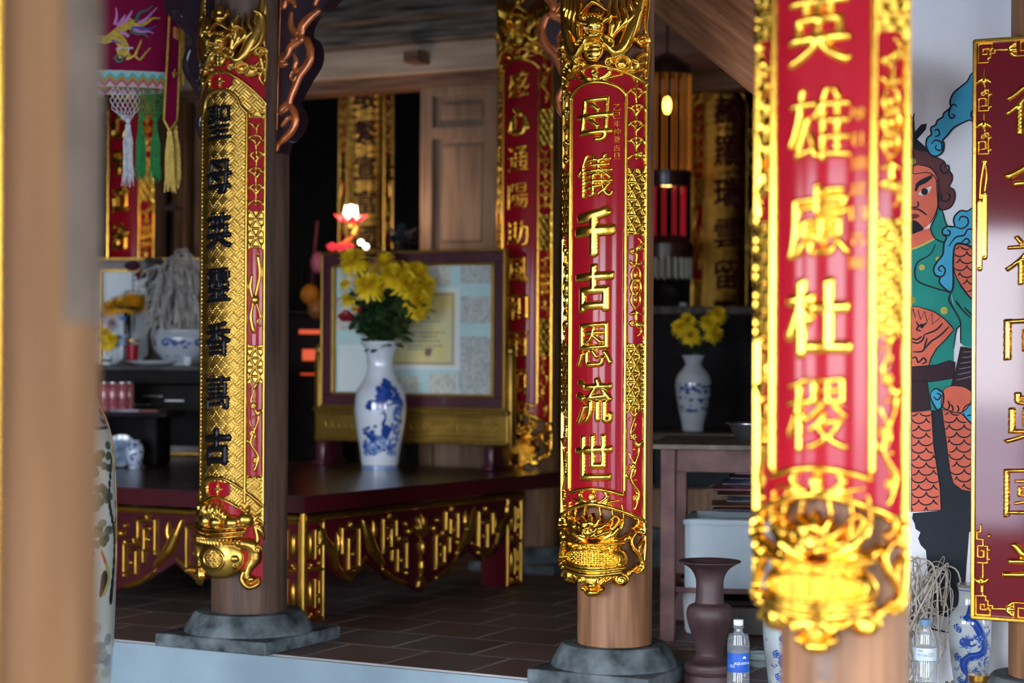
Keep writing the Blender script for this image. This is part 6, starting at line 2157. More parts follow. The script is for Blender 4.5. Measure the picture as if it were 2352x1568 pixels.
for c in ([(2199, 246), (2193, 240), (2185, 245), (2180, 262), (2186, 272), (2194, 266), (2186, 262)], [(2141, 330), (2150, 322), (2163, 328), (2163, 345), (2150, 342), (2152, 332)], [(2147, 300), (2156, 298), (2158, 310), (2148, 314)], [(2256, 252), (2240, 250), (2231, 262), (2238, 278), (2256, 282)], [(2168, 372), (2160, 385), (2168, 398), (2180, 392), (2178, 380), (2170, 384)], [(2164, 440), (2162, 458), (2176, 462), (2182, 450), (2174, 442)],
          [(2204, 508), (2208, 498), (2222, 500), (2224, 515), (2210, 525), (2194, 520)], [(2176, 528), (2183, 532), (2180, 541), (2170, 538)], [(2152, 634), (2166, 634), (2172, 620), (2164, 610), (2156, 618), (2164, 624)], [(2180, 566), (2196, 545), (2215, 540), (2226, 526), (2254, 530), (2262, 520)], [(2206, 560), (2220, 548), (2228, 556), (2216, 562)], [(2145, 910), (2154, 918), (2162, 908), (2152, 902)], [(2222, 955), (2236, 950), (2232, 940)], [(2250, 930), (2262, 945)],
          [(2094, 476), (2102, 476), (2109, 474), (2110, 466), (2107, 463)], [(2094, 480), (2110, 481), (2120, 487), (2129, 494)], [(2195, 690), (2210, 710), (2230, 730)], [(2215, 705), (2235, 725), (2262, 738)], [(2250, 748), (2262, 756)],
          [(2186, 945), (2190, 938), (2185, 928)], [(2200, 946), (2203, 938), (2199, 930)], [(2178, 940), (2182, 930), (2178, 920)], [(2105, 738), (2112, 748), (2122, 746), (2130, 740)], [(2112, 748), (2106, 756), (2116, 760)], [(2094, 784), (2108, 788), (2120, 780), (2124, 768)], [(2094, 776), (2106, 780), (2118, 772)], [(2126, 800), (2138, 785), (2160, 770), (2180, 750)], [(2124, 768), (2150, 758), (2166, 742)], [(2098, 808), (2120, 806), (2126, 790), (2130, 776)], [(2094, 824), (2104, 820), (2110, 832), (2122, 822), (2128, 830), (2118, 836)],
          [(2134, 1384), (2136, 1436), (2158, 1447), (2190, 1452), (2250, 1449)], [(2138, 1400), (2146, 1420)], [(2138, 1425), (2150, 1440)]):
    ribbon(mb, c, 3.6, 10, True)
ribbon(mb, [(2094, 716), (2098, 709), (2103, 729), (2109, 712), (2115, 734), (2124, 715), (2130, 738), (2141, 719), (2142, 744), (2160, 730)], 3, 7, True, straight=True)
wallpoly('tiger_eye', [circ(2118, 748, 5)], INKB, 7, True)
rows = [(skirt1, 17, 34), (skirt2, 17, 34), (armor, 16, 32)]
for poly, dy, dx in rows:
    x0, x1 = min(p[0] for p in poly), max(p[0] for p in poly)
    y0, y1 = min(p[1] for p in poly), max(p[1] for p in poly)
    j = 0
    y = y0
    while y < y1:
        x = x0 - dx + (dx / 2 if j % 2 else 0)
        while x < x1 + dx:
            arc = [(x + dx / 2 * math.cos(R(180 - 22.5 * k)), y + 0.62 * dy * 1.25 * math.sin(R(22.5 * k))) for k in range(9)]
            seg = []
            for a in arc + [(1e9, 1e9)]:
                if inside(a, poly):
                    seg.append(a)
                else:
                    if len(seg) > 1:
                        ribbon(mb, seg, 3.2, 8, True, straight=True)
                    seg = []
            x += dx
        y += dy
        j += 1
mb.build('black_outlines', INKB, mur, False)
mb = MB()
for k in range(7):
    ribbon(mb, [(2212 - 3 * k, 808 + 13 * k), (2235 - 2 * k, 806 + 12 * k), (2262, 790 + 13 * k)][0:3], 1.8, 8, True) if k < 6 else None
mb.build('bracer_stripes', mp_('pale_blue_line', (0.22, 0.26, 0.34)), mur, False)
wallpoly('white_shoe', [[(2135, 1386), (2156, 1411), (2190, 1421), (2212, 1420), (2250, 1425), (2250, 1448), (2190, 1451), (2158, 1446), (2138, 1436)]], EYEW, 1, True)

# ------------------------------------------------------------------ silk canopy with tassels at the upper left
cv = G(228, 7.05, 0)
cz = lambda py: z_(py, 6.85)
can = thing('silk_canopy', 'maroon silk canopy with embroidered dragon and coloured tassels, upper left', 'hanging canopy', (cv.x, cv.y, 0))
can.scale = (1, 0.4, 1)
can.location = (cv.x * 6.95 / 7.05, 6.95, 0)
CR_ = 0.268
face0 = math.atan2(-cv.y, -cv.x)
SILK = mat('maroon_silk', (0.17, 0.003, 0.03), 0.6, var=0.12, scale=6, spec=0.08)
mb = MB()
nA, nZ = 160, 16
for j in range(nZ + 1):
    for i in range(nA):
        a = 2 * math.pi * i / nA
        rr = CR_ + 0.004 * math.sin(a * 14) * (1 - j / nZ * .5)
        mb.v.append((rr * math.cos(a), rr * math.sin(a), cz(170) + (cz(-190) - cz(170)) * j / nZ))
for j in range(nZ):
    for i in range(nA):
        mb.f.append((j * nA + i, j * nA + (i + 1) % nA, (j + 1) * nA + (i + 1) % nA, (j + 1) * nA + i))
mb.build('cloth', SILK, can)
MB().lathe([(1e-5, cz(-190)), (CR_ + 0.012, cz(-190)), (CR_ + 0.012, cz(-180)), (1e-5, cz(-180))], 40).build('top_disc', SILK, can)
MB().tube([(0, 0, cz(-190)), (0, 0, 3.3)], 0.012, 8).build('hanging_pole', BLACKW, can)
def CA(px, py, off=0.006):
    """angle and height on the drum of a column / row of the photograph"""
    x = (px - 228) / F * 6.85
    a = math.asin(max(-1, min(1, x / CR_)))
    th = face0 + a
    return Vector(((CR_ + off) * math.cos(th), (CR_ + off) * math.sin(th), cz(py)))
# beaded zigzag band
pa = Paint(720, 48, (0.42, 0.34, 0.27))
for z, c in ((0.80, (0.1, 0.5, 0.6)), (0.66, (0.05, 0.3, 0.25)), (0.52, (0.35, 0.22, 0.02)), (0.38, (0.3, 0.16, 0.03)), (0.24, (0.42, 0.02, 0.14))):
    zz = z + 0.17 * (np.abs(((pa.A * 13) % 2) - 1) * 2 - 1)
    m = np.abs(pa.Z - zz) < 0.07
    pa.C = np.where(m[..., None], np.array(c), pa.C)
rz_, z0b, z1b = CR_ + 0.007, cz(204), cz(166)
me = grid_mesh('beaded_band', rz_ * np.cos(pa.A), rz_ * np.sin(pa.A), z0b + pa.Z * (z1b - z0b), None, pa.C)
link('beaded_band', me, can, mat('sequin', (0, 0, 0)) if False else PAINTM)
# dragon embroidery
def emb(name, strokes, m):
    mb = MB()
    for pts, w0 in strokes:
        p = smooth_path(pts, 6)
        vs = []
        L = len(p)
        for i in range(L):
            a, b = p[max(0, i - 1)], p[min(L - 1, i + 1)]
            d = Vector((b[0] - a[0], b[1] - a[1]))
            d.normalize()
            t = i / (L - 1)
            w_ = (w0 if not isinstance(w0, tuple) else w0[0] + (w0[1] - w0[0]) * t) / 2
            vs += [CA(p[i][0] - d.y * w_, p[i][1] + d.x * w_, 0.0068), CA(p[i][0] + d.y * w_, p[i][1] - d.x * w_, 0.0068), CA(p[i][0], p[i][1], 0.0085)]
        fs = []
        for i in range(L - 1):
            fs += [(3 * i, 3 * i + 2, 3 * i + 5, 3 * i + 3), (3 * i + 2, 3 * i + 1, 3 * i + 4, 3 * i + 5)]
        mb.add(vs, fs)
    return mb.build(name, m, can)
SG = mat('gold_thread', (0.50, 0.30, 0.03), 0.35, 0.3, var=0.3, scale=90)
emb('dragon_body', [([(180, 92), (215, 96), (246, 74), (262, 58), (275, 62)], (16, 26)), ([(232, 84), (248, 100), (256, 120), (240, 128)], 24), ([(270, 62), (300, 58), (322, 44), (342, 42)], (12, 2)), ([(250, 124), (268, 130), (262, 140), (280, 132), (292, 140), (306, 124), (318, 112)], (7, 3)), ([(280, 132), (290, 110), (296, 94)], (7, 2))], SG)
emb('dragon_green_flames', [([(282, 52), (292, 32), (308, 26), (322, 14)], (8, 2)), ([(270, 74), (286, 80), (300, 80), (312, 88)], (10, 2)), ([(232, 140), (240, 132), (252, 134), (250, 144), (240, 146), (236, 138)], 5)], mat('green_thread', (0.02, 0.10, 0.06), 0.5))
emb('dragon_pink_flames', [([(288, 56), (306, 46), (322, 30), (334, 18)], (8, 2)), ([(276, 72), (296, 76), (312, 74), (326, 78)], (9, 2)), ([(242, 66), (252, 48), (258, 38)], (12, 2)), ([(254, 60), (266, 42), (274, 28)], (12, 2)), ([(234, 62), (238, 40), (236, 22)], (9, 2)), ([(238, 76), (254, 80), (266, 88)], 8)], mat('pink_thread', (0.45, 0.16, 0.38), 0.4))
emb('dragon_blue_flames', [([(272, 66), (296, 66), (312, 70), (332, 60)], (9, 2)), ([(224, 96), (244, 104), (258, 112)], 5)], mat('blue_thread', (0.03, 0.05, 0.28), 0.4))
emb('dragon_claws', [([(238, 116), (258, 114), (276, 114)], 4), ([(258, 114), (250, 126)], 3), ([(266, 114), (262, 128)], 3), ([(248, 114), (240, 122)], 3)], mat('lilac_thread', (0.5, 0.42, 0.55), 0.4))
# sashes hanging over the drum
def sash(a_px, xs, label, lo):
    (x0t, x1t, x0b, x1b), (yt, yb, ytip) = xs, lo
    mb = MB()
    n = 10
    rows_ = []
    for j in range(n + 1):
        t = j / n
        y = yt + (yb - yt) * t
        rows_.append((CA(x0t + (x0b - x0t) * t, y, 0.02 + .012 * t), CA(x1t + (x1b - x1t) * t, y, 0.02 + .012 * t)))
    tip = CA((x0b + x1b) / 2 - 4, ytip, 0.034)
    vs = [p for r_ in rows_ for p in r_] + [tip]
    mb.add(vs, [(2 * i, 2 * i + 1, 2 * i + 3, 2 * i + 2) for i in range(n)] + [(2 * n, 2 * n + 1, 2 * n + 2)])
    s_ = mb.build('sash', SILK, can, False)
    mb = MB()
    up_o = Vector((math.cos(face0), math.sin(face0), 0)) * 0.003
    for e in (0, 1):
        mb.tube([r_[e] + up_o for r_ in rows_] + [tip + up_o], 0.0042, 6)
    mb.build('gold_braid', SG, s_)
    return s_
sash(0, (360, 392, 339, 372), '', (-10, 276, 302))
s2 = sash(0, (391.5, 396, 388, 394.5), '', (-10, 172, 190))
mb = MB()
for (x, y) in ((367, 60), (374, 62)):
    mb.tube([CA(x, y, 0.028), CA(x - 1, y + 26, 0.03)], 0.006, 6)
for (x, y) in ((360, 165), (366, 158), (372, 165)):
    mb.tube([CA(362, 176, 0.033), CA(x, y, 0.032)], 0.003, 5)
mb.build('sash_embroidery', mat('orange_thread', (0.45, 0.15, 0.02), 0.5), can)
# nets and tassels in coloured segments
def yarn(n, c):
    return mat(n, c, 0.8, var=0.25, scale=60)
YW, YG, YY = yarn('white_yarn', (0.50, 0.49, 0.50)), yarn('green_yarn', (0.015, 0.16, 0.035)), yarn('yellow_yarn', (0.70, 0.47, 0.10))
segs = [(232, 268, 264, YW), (284, 316, 296, YG), (316, 349, 332, YG), (366, 394, 381, YY)]
def net(xa, xb, xt, m, sub=4, y0=206, y1=285):
    mb = MB()
    for k in range(sub + 1):
        for d in (-1, 1):
            pts = []
            for j in range(9):
                t = j / 8
                xx = xa + (xb - xa) * k / sub
                zig = d * (xb - xa) / sub * .5 * (1 if (j % 2) else 0)
                x = xx + zig
                sq = max(0, (t - .55) / .45) ** 1.3
                pts.append(CA(max(xa - 6, min(xb + 6, x)) * (1 - sq) + xt * sq, y0 + (y1 - y0) * t, 0.004))
            mb.tube(pts, 0.0017, 5)
    return mb.build('fringe_net', m, can)
def tassel(xt, y0, y1, m, seed, big=1.0):
    rq = random.Random(seed)
    top = CA(xt, y0, 0.004)
    mb = MB()
    L = cz(y0) - cz(y1)
    mb.ball((top.x, top.y, top.z + .006), 0.0095 * big, 10, 8)
    mb.lathe([(0.008, -0.004), (0.0105, -0.012), (0.009, -0.02)], 12, (top.x, top.y, top.z))
    for k in range(46):
        a, rr = rq.uniform(0, 6.28), 0.019 * big * math.sqrt(rq.random())
        dx, dy = rr * math.cos(a), rr * math.sin(a)
        l2 = L * rq.uniform(.85, 1.05)
        mb.tube([(top.x + dx * .3, top.y + dy * .3, top.z - .012), (top.x + dx * .9, top.y + dy * .9, top.z - l2 * .35), (top.x + dx * .9 + rq.uniform(-.004, .004), top.y + dy * .9, top.z - l2 * .75), (top.x + dx * 1.1 + rq.uniform(-.008, .008), top.y + dy * 1.1, top.z - l2)], [0.0022, 0.002, 0.0018, 0.0008], 4)
    return mb.build('tassel', m, can)
for k, (a, b, c, m_) in enumerate(((230, 288, 266, YW), (288, 318, 297, YG), (316, 350, 333, YG), (384, 396, 389, mat('gold_yarn', (0.55, 0.28, 0.02), 0.7)))):
    net(a, b, c, m_, (5, 4, 4, 3)[k])
for k, (x, y0, y1, m_) in enumerate(((266, 286, 428, YW), (296, 284, 415, YG), (333, 294, 420, YG), (371, 298, 438, YY), (389, 294, 428, YY))):
    tassel(x, y0, y1, m_, k)
# ------------------------------------------------------------------ black altar with offerings at the left (stands on the low table)
AZ = z_(843, 8.72)
def QL(px, Z, z=None):
    return G(px, Z, AZ if z is None else z)
ba = thing('black_altar', 'black lacquered altar with dusty top on the low table at the left', 'altar', G(330, 8.72, TZ), -ANG * 0.3)
h_ = AZ - TZ
MB().box((0, 0.26, h_ - 0.012), (0.84, 0.56, 0.024), 0, 0.004).build('top_board', mat('dusty_black_top', (0.018, 0.018, 0.02), 0.5, c2=(0.07, 0.068, 0.068), var=0.4, scale=16, spec=0.25), ba, False)
MB().box((0, 0.26, h_ - 0.055), (0.80, 0.5, 0.058), 0, 0.004).build('frieze', BLACKW, ba, False)
MB().box((0, 0.03, h_ - 0.15), (0.78, 0.03, 0.12), 0, 0.004).build('apron', BLACKW, ba, False)
for x in (-0.36, 0.36):
    for y in (0.04, 0.46):
        MB().box((x, y, (h_ - 0.085) / 2), (0.06, 0.06, h_ - 0.085), 0, 0.006).build('leg', BLACKL, ba, False)
MB().box((0, 0.46, 0.2), (0.7, 0.02, 0.3), 0, 0.004).build('back_panel', BLACKW, ba, False)
for k, (x, z) in enumerate(((0.04, 0.3), (0.14, 0.28), (-.02, .26))):
    MB().box((x, 0.012, z), (0.09, 0.006, 0.006), 0, 0.002).build('metal_strip', STEEL, ba, False)
# smaller step table in front with cans
bs_z = z_(950, 8.42)
bs = thing('black_side_table', 'small black table with packages in front of the black altar', 'table', G(262, 8.42, TZ), -ANG * 0.3)
hs = bs_z - TZ
MB().box((0, 0.1, hs - 0.011), (0.5, 0.24, 0.022), 0, 0.005).build('tabletop', BLACKW, bs, False)
for x in (-0.16, 0.16):
    MB().box((x, 0.1, (hs - 0.022) / 2), (0.075, 0.2, hs - 0.022), 0, 0.02).build('leg', BLACKW, bs, True)
RC = mat('red_can_wrap', (0.26, 0.012, 0.035), 0.3, coat=0.6, c2=(0.42, 0.16, 0.17), var=0.2, scale=26, coatr=0.1)
for k, (px, Zc) in enumerate(((238, 8.46), (259, 8.47), (281, 8.46), (296, 8.5))):
    t = thing('drink_can', ('leftmost red can on the small black table', 'second red can from the left on the small black table', 'third red can from the left on the small black table', 'rightmost red can on the small black table')[k], 'can', G(px, Zc, bs_z), 0, 'red cans on the small black table')
    MB().lathe([(1e-5, 0.0), (0.019, 0.0), (0.0225, 0.006), (0.0225, 0.118), (0.019, 0.126)], 24).build('body', RC, t)
    MB().lathe([(0.0195, 0.125), (0.0195, 0.129), (0.017, 0.127), (1e-5, 0.126)], 24).build('lid', STEEL, t)
o = simple_box('paper_packet', 'blue and red printed packet lying on the small black table edge', 'packet', G(340, 8.43, bs_z + .0005), (0.14, 0.09, 0.01), mat('printed_packet', (0.05, 0.11, 0.2), 0.3, coat=0.6, c2=(0.4, 0.12, 0.1), var=0.3, scale=14), -0.3)
o = simple_box('paper_packet', 'pale clear-wrapped packet lying left on the small black table', 'packet', G(286, 8.39, bs_z + .0005), (0.13, 0.05, 0.012), mat('clear_packet', (0.28, 0.25, 0.3), 0.25, coat=0.6, var=0.4, scale=20), 0.2)
# blue and white plate and jar below it
pa = Paint(120, 80, (0.42, 0.48, 0.58))
rq = random.Random(2)
for k in range(60):
    pa.blot(rq.uniform(-3, 3), rq.uniform(.1, .9), .16, .06, BLUE, .8)
jar = G(309, 8.27, TZ)
pot('porcelain_jar', 'blue patterned white jar under the small black table', 'jar', jar, [(0.026, 0), (0.026, .008), (0.034, 0.03), (0.04, 0.07), (0.034, 0.1), (0.022, 0.112), (0.024, .122)], pa)
t = thing('plate', 'blue plate leaning beside the jar under the small black table', 'plate', G(278, 8.3, TZ), 0)
mb = MB().lathe([(1e-5, 0.0), (0.045, 0.0), (0.07, 0.012), (0.072, 0.014), (0.045, 0.005), (1e-5, 0.004)], 40)
mb.xf(Matrix.Translation((0, 0, 0.071)) @ Matrix.Rotation(R(72), 4, 'X'))
mb.build('plate', mat('blue_plate_glaze', (0.06, 0.12, 0.22), 0.2, coat=0.6, c2=(0.3, 0.36, 0.45), var=.2, scale=18), t)

# offerings on the black altar
pa = Paint(220, 120, (0.42, 0.46, 0.50))
rq = random.Random(11)
for a0 in (-0.6, 0.5, 1.7, -1.9):
    for k in range(14):
        t_ = k * .5
        pa.blot(a0 + .22 * (1 - k / 16) * math.cos(t_), .62 + .13 * (1 - k / 16) * math.sin(t_), .06, .04, BLUE, .95)
    for k in range(8):
        pa.blot(a0 + rq.uniform(.25, .8), rq.uniform(.5, .72), .09, .05, BLUE, .85)
for k in range(14):
    pa.blot(-3 + k * .45, .25, .14, .03, LBLUE, .9)
bwl = QL(423, 8.86)
pot('incense_bowl', 'blue and white incense bowl heaped with ash curls on the black altar', 'bowl', bwl, [(0.075, 0), (0.073, 0.012), (0.095, 0.02), (0.135, 0.07), (0.148, 0.12), (0.14, 0.155), (0.143, 0.165)], pa, None, .95)
mb = MB().lathe([(1e-5, 0.02), (0.06, 0.012), (0.1, -0.005), (0.136, -0.02)], 32, (0, 0, 0.165))
o = mb.build('ash_bed', GREY, None)
o.location = bwl
tag(o, 'grey ash filling the blue and white incense bowl', 'ash', None, 'stuff')
rq = random.Random(17)
mb = MB()
for k in range(170):
    a, rr = rq.uniform(0, 6.28), rq.uniform(0, .11)
    x, y = rr * math.cos(a), rr * math.sin(a)
    hgt = rq.uniform(.12, .34) * (1 - rr * 2.2)
    out = rq.uniform(.4, 1.0)
    pts = [(x, y, .17), (x * 1.1 + rq.uniform(-.02, .02), y * 1.1, .17 + hgt)]
    px_, py_, pz = pts[-1]
    for j in range(5):
        px_ += math.cos(a + rq.uniform(-1, 1)) * .035 * out
        py_ += math.sin(a + rq.uniform(-1, 1)) * .03 * out
        pz += (.025 if j == 0 else rq.uniform(-.085, .01))
        pz = max(pz, .13)
        pts.append((px_, py_, pz))
    mb.tube(smooth_path(pts, 4), 0.0032, 5, False)
o = mb.build('incense_ash_curls', GREY, None)
o.location = bwl
tag(o, 'mop of grey curled burnt incense sticks rising from the bowl', 'incense', None, 'stuff')
t = thing('spiral_incense', 'thin dark incense rod with a coiled top rising from the ash bowl', 'incense', bwl + Vector((-0.045, 0, 0.16)))
p0 = Vector((0, 0, 0))
MB().tube([(0, 0, 0), (-0.01, 0, 0.3), (-0.012, 0, 0.585)], 0.0035, 6).build('rod', BLACKW, t)
mb = MB()
mb.tube([(-0.012 + (0.012 + .0035 * k * .3) * math.cos(k * .5), (0.012 + .0035 * k * .3) * math.sin(k * .5), 0.585 - .0006 * k) for k in range(50)], 0.003, 5)
mb.build('coil', mat('brown_incense', (0.06, 0.04, 0.03), 0.8), t)
t = thing('plate', 'wide white plate lying on the black altar before the bowl', 'plate', QL(352, 8.81))
MB().lathe([(1e-5, 0.0), (0.08, 0.0), (0.125, 0.018), (0.127, 0.021), (0.08, 0.006), (1e-5, 0.005)], 44).build('plate', PORC, t)
t = thing('tea_cup', 'tiny white cup at the right of the plate on the black altar', 'cup', QL(432, 8.75))
MB().lathe([(1e-5, 0.002), (0.017, 0.0), (0.02, 0.02), (0.022, 0.04), (0.0205, 0.04), (0.018, 0.02), (1e-5, 0.006)], 28).build('cup', PORC, t)
t = thing('tea_cup', 'tiny banded white cup left of the plate on the black altar', 'cup', QL(244, 8.78))
MB().lathe([(1e-5, 0.002), (0.022, 0.0), (0.026, 0.015), (0.028, 0.042), (0.026, 0.042), (0.022, 0.02), (1e-5, 0.006)], 28).build('cup', PORC, t)
MB().lathe([(0.0268, 0.014), (0.0278, 0.026)], 28).build('green_band', LEAF, t)
t = thing('red_drink_glass', 'tumbler of red drink on the black altar', 'glass', QL(304, 8.92))
MB().lathe([(1e-5, 0.001), (0.024, 0.0), (0.036, 0.128), (0.0345, 0.128), (0.0225, 0.004), (1e-5, 0.005)], 28).build('glass', glassmat('clear_glass'), t)
MB().lathe([(1e-5, 0.006), (0.022, 0.006), (0.031, 0.095), (1e-5, 0.095)], 28).build('red_drink', mat('red_drink', (0.35, 0.004, 0.02), 0.2, coat=.5), t)
MB().lathe([(0.034, 0.108), (0.0352, 0.118)], 28).build('gilt_band', GOLD, t)
t = thing('water_bottle', 'small clear bottle with bright blue cap on the black altar', 'bottle', QL(281, 9.0))
MB().lathe([(1e-5, 0.003), (0.028, 0.0), (0.03, 0.01), (0.03, 0.15), (0.026, 0.175), (0.014, 0.2), (0.013, 0.21)], 28).build('bottle_body', CLEAR, t)
MB().lathe([(1e-5, 0.226), (0.016, 0.226), (0.016, 0.209), (1e-5, 0.209)], 24).build('cap', mat('bright_blue_cap', (0.03, 0.17, 0.5), .4), t)
MB().lathe([(0.0304, 0.09), (0.0304, 0.14)], 28).build('label', mat('blue_white_label', (0.04, 0.15, 0.38), .3, c2=(.3, .4, .55), var=.2, scale=40), t)
t = thing('flower_glass', 'glass of small yellow chrysanthemums at the left end of the black altar', 'glass', QL(246, 8.95))
MB().lathe([(1e-5, 0.001), (0.025, 0.0), (0.03, 0.10), (0.0285, 0.10), (0.023, 0.005), (1e-5, 0.006)], 24).build('glass', glassmat('clear_glass'), t)
fgm = QL(246, 8.95) + Vector((0, 0, .08))
for k, (px, py, lab) in enumerate(((240, 765, 'yellow flower at the left in the small glass'), (254, 778, 'yellow flower at the right in the small glass'), (246, 790, 'lowest yellow flower in the small glass'))):
    chrysanthemum(lab, fgm, P(px, py, 8.93), 0.038, 'yellow flowers in the small glass', 70 + k, 4)
cs_ = QL(352, 9.12)
t = thing('candle_stand', 'grey turned wooden candle stand behind the ash bowl', 'candle stand', cs_)
zz_ = lambda py: z_(py, 9.12) - AZ
MB().lathe([(1e-5, 0), (0.05, 0), (0.05, .02), (0.025, .05), (0.03, zz_(720)), (0.042, zz_(700)), (0.03, zz_(690)), (0.04, zz_(660)), (0.03, zz_(640)), (0.036, zz_(620)), (0.03, zz_(612)), (0.046, zz_(604)), (0.044, zz_(598)), (1e-5, zz_(598))], 28).build('body', mat('grey_wood', (0.05, 0.048, 0.045), .7, var=.3, scale=20), t)
# tall dish of yellow flowers, dark roses
td = QL(292, 9.15)
t = thing('footed_dish', 'dark footed dish carrying a mound of yellow flowers', 'dish', td)
MB().lathe([(1e-5, 0), (0.05, 0), (0.02, .03), (0.018, z_(722, 9.15) - AZ), (0.1, z_(714, 9.15) - AZ), (0.1, z_(709, 9.15) - AZ), (1e-5, z_(711, 9.15) - AZ)], 28).build('dish', BLACKW, t)
MAR = mat('amber_petal', (0.75, 0.38, 0.01), 0.6, var=.15, scale=40)
for k in range(9):
    px, py = (250, 268, 285, 302, 318, 330, 276, 296, 314)[k], (708, 698, 691, 690, 694, 702, 703, 702, 704)[k]
    BLOOMS.setdefault((0.05, 0), None) if False else None
    o = bloom_mesh(0.05, k % 3, 70).build('chrysanthemum', MAR, None, False)
    o.location = P(px, py, 9.08 + 0.02 * (k % 3))
    o.rotation_euler = (R(40), 0, k)
    tag(o, ('leftmost amber flower of the mound on the footed dish', 'second amber flower from the left on the footed dish', 'amber flower left of the top of the mound', 'topmost amber flower of the mound', 'amber flower right of the top of the mound', 'rightmost amber flower of the mound', 'amber flower low in front left of the mound', 'amber flower low in the front middle of the mound', 'amber flower low in front right of the mound')[k], 'flower', 'amber flowers on the footed dish')
WPET = mat('white_pink_petal', (0.6, 0.45, 0.5), .6, var=.2, scale=30)
for k, (px, py, lab) in enumerate(((240, 722, 'white flower hanging left of the amber mound'), (256, 745, 'pinkish flower low at the left under the dish'))):
    o = bloom_mesh(0.04, k, 60).build('chrysanthemum', WPET, None, False)
    o.location = P(px, py, 9.1)
    o.rotation_euler = (R(60), 0, k)
    tag(o, lab, 'flower', 'pale flowers left of the footed dish')
DROSE = mat('withered_rose_petal', (0.06, 0.006, 0.025), .6, var=.2, scale=30)
rm = td + Vector((0.03, 0, .2))
rose('withered dark rose before the white picture, upper left', rm, P(305, 612, 9.1), 0.04, DROSE)
rose('withered dark rose lower right against the candle stand', rm, P(324, 632, 9.1), 0.032, DROSE)
# framed white picture behind the altar
pf = P(232, 592, 9.35)
xe = P(470, 592, 9.35).x - pf.x
t = thing('framed_picture', 'white picture in a maroon and gold frame behind the black altar', 'picture frame', (pf.x - 0.03, 9.33, 0.455), -R(2))
hh = pf.z - 0.455
def rf(x0, x1, z0, z1, wdt, y0, y1, m, nm):
    mb = MB()
    for (a, b, c, d) in ((x0, x1, z1 - wdt, z1), (x0, x1, z0, z0 + wdt), (x0, x0 + wdt, z0 + wdt, z1 - wdt), (x1 - wdt, x1, z0 + wdt, z1 - wdt)):
        mb.box(((a + b) / 2, (y0 + y1) / 2, (c + d) / 2), (b - a, y1 - y0, d - c), 0, 0.003)
    mb.build(nm, m, t, False)
rf(-0.03, xe + 0.06, 0.0, hh, 0.012, -0.02, 0.02, GOLDD, 'outer_gilt_rim')
rf(-0.018, xe + 0.048, 0.012, hh - 0.012, 0.045, -0.014, 0.02, MAROON, 'frame')
rf(0.026, xe + 0.004, 0.056, hh - 0.056, 0.014, -0.018, 0.02, GOLDD, 'inner_gilt_rim')
MB().box((xe / 2 + .015, 0.01, hh / 2), (xe - 0.04, 0.01, hh - 0.12)).build('white_sheet', mat('white_sheet', (0.72, 0.78, 0.82), .6), t, False)

# ------------------------------------------------------------------ glimpses between the left column and the certificate
lc = G(700, 9.7)
cab_z = z_(722, 9.7)
t = thing('black_cabinet', 'black altar cabinet with red lit openings right of the left column', 'cabinet', (lc.x - .25, 9.8, 0), -ANG * 0.3)
MB().box((0, 0.15, cab_z / 2), (0.78, 0.3, cab_z), 0, 0.01).build('body', BLACKW, t, False)
MB().box((0, 0.14, cab_z + .008), (0.84, 0.36, 0.016), 0, 0.004).build('top_board', BLACKL, t, False)
GLOW = mat('red_lamp_glow', (0.4, 0.05, 0.01), .4, emit=0.8, ecol=(1.0, 0.10, 0.012))
for (xa, xb, ya, yb) in ((690, 745, 757, 767), (698, 745, 802, 828), (694, 745, 857, 861)):
    a, b = P(xa, ya, 9.75), P(xb, yb, 9.75)
    MB().box(((a.x + b.x) / 2 - t.location.x + 0.0, -0.004 - .02 + .0, (a.z + b.z) / 2), (b.x - a.x, 0.012, a.z - b.z), 0, 0.002).build('red_light', GLOW, t, False)
t = thing('tripod_urn', 'black pot silhouette on the dark cabinet right of the left column', 'urn', P(688, 722, 9.8) + Vector((0, 0.1, .016)))
t.location.z = cab_z + .017
MB().lathe([(0.04, 0), (0.07, .01), (0.055, .05), (0.03, .09), (0.02, .11), (0.022, .2), (0.012, .25), (1e-5, .26)], 26).build('body', BLACKW, t)
t = thing('incense_stick', 'thin red stick standing in the dark urn', 'incense', (t.location.x + .05, t.location.y - .06, cab_z + .017))
MB().tube([(0, 0, 0), (0.02, 0, .3), (0.035, 0, .46)], 0.007, 6).build('stick', mat('dull_red_stick', (0.2, 0.03, 0.04), .6), t)
for k, (px, py, rr, c, lab) in enumerate(((712, 676, .05, (0.6, 0.22, 0.01), 'orange fruit beside the frame edge'), (728, 708, .05, (0.35, 0.13, 0.03), 'brownish fruit beside the frame edge'), (732, 603, .04, (0.55, 0.12, 0.18), 'pink lotus bud beside the frame top'))):
    q = P(px, py, 9.7)
    t = thing('fruit' if k < 2 else 'lotus_bud', lab, 'fruit' if k < 2 else 'flower', q)
    mb = MB().ball((0, 0, 0), rr, 18, 12, 1.05 if k < 2 else 1.4)
    mb.build('body', mat('orange_peel' if k == 0 else 'brown_peel' if k == 1 else 'pink_petal', c, .5, var=.1), t)
    MB().tube([(0, 0, -rr), (0, 0, (cab_z + .017) - q.z)] if k < 2 or True else [], 0.008, 6).build('stand', BLACKW, t)
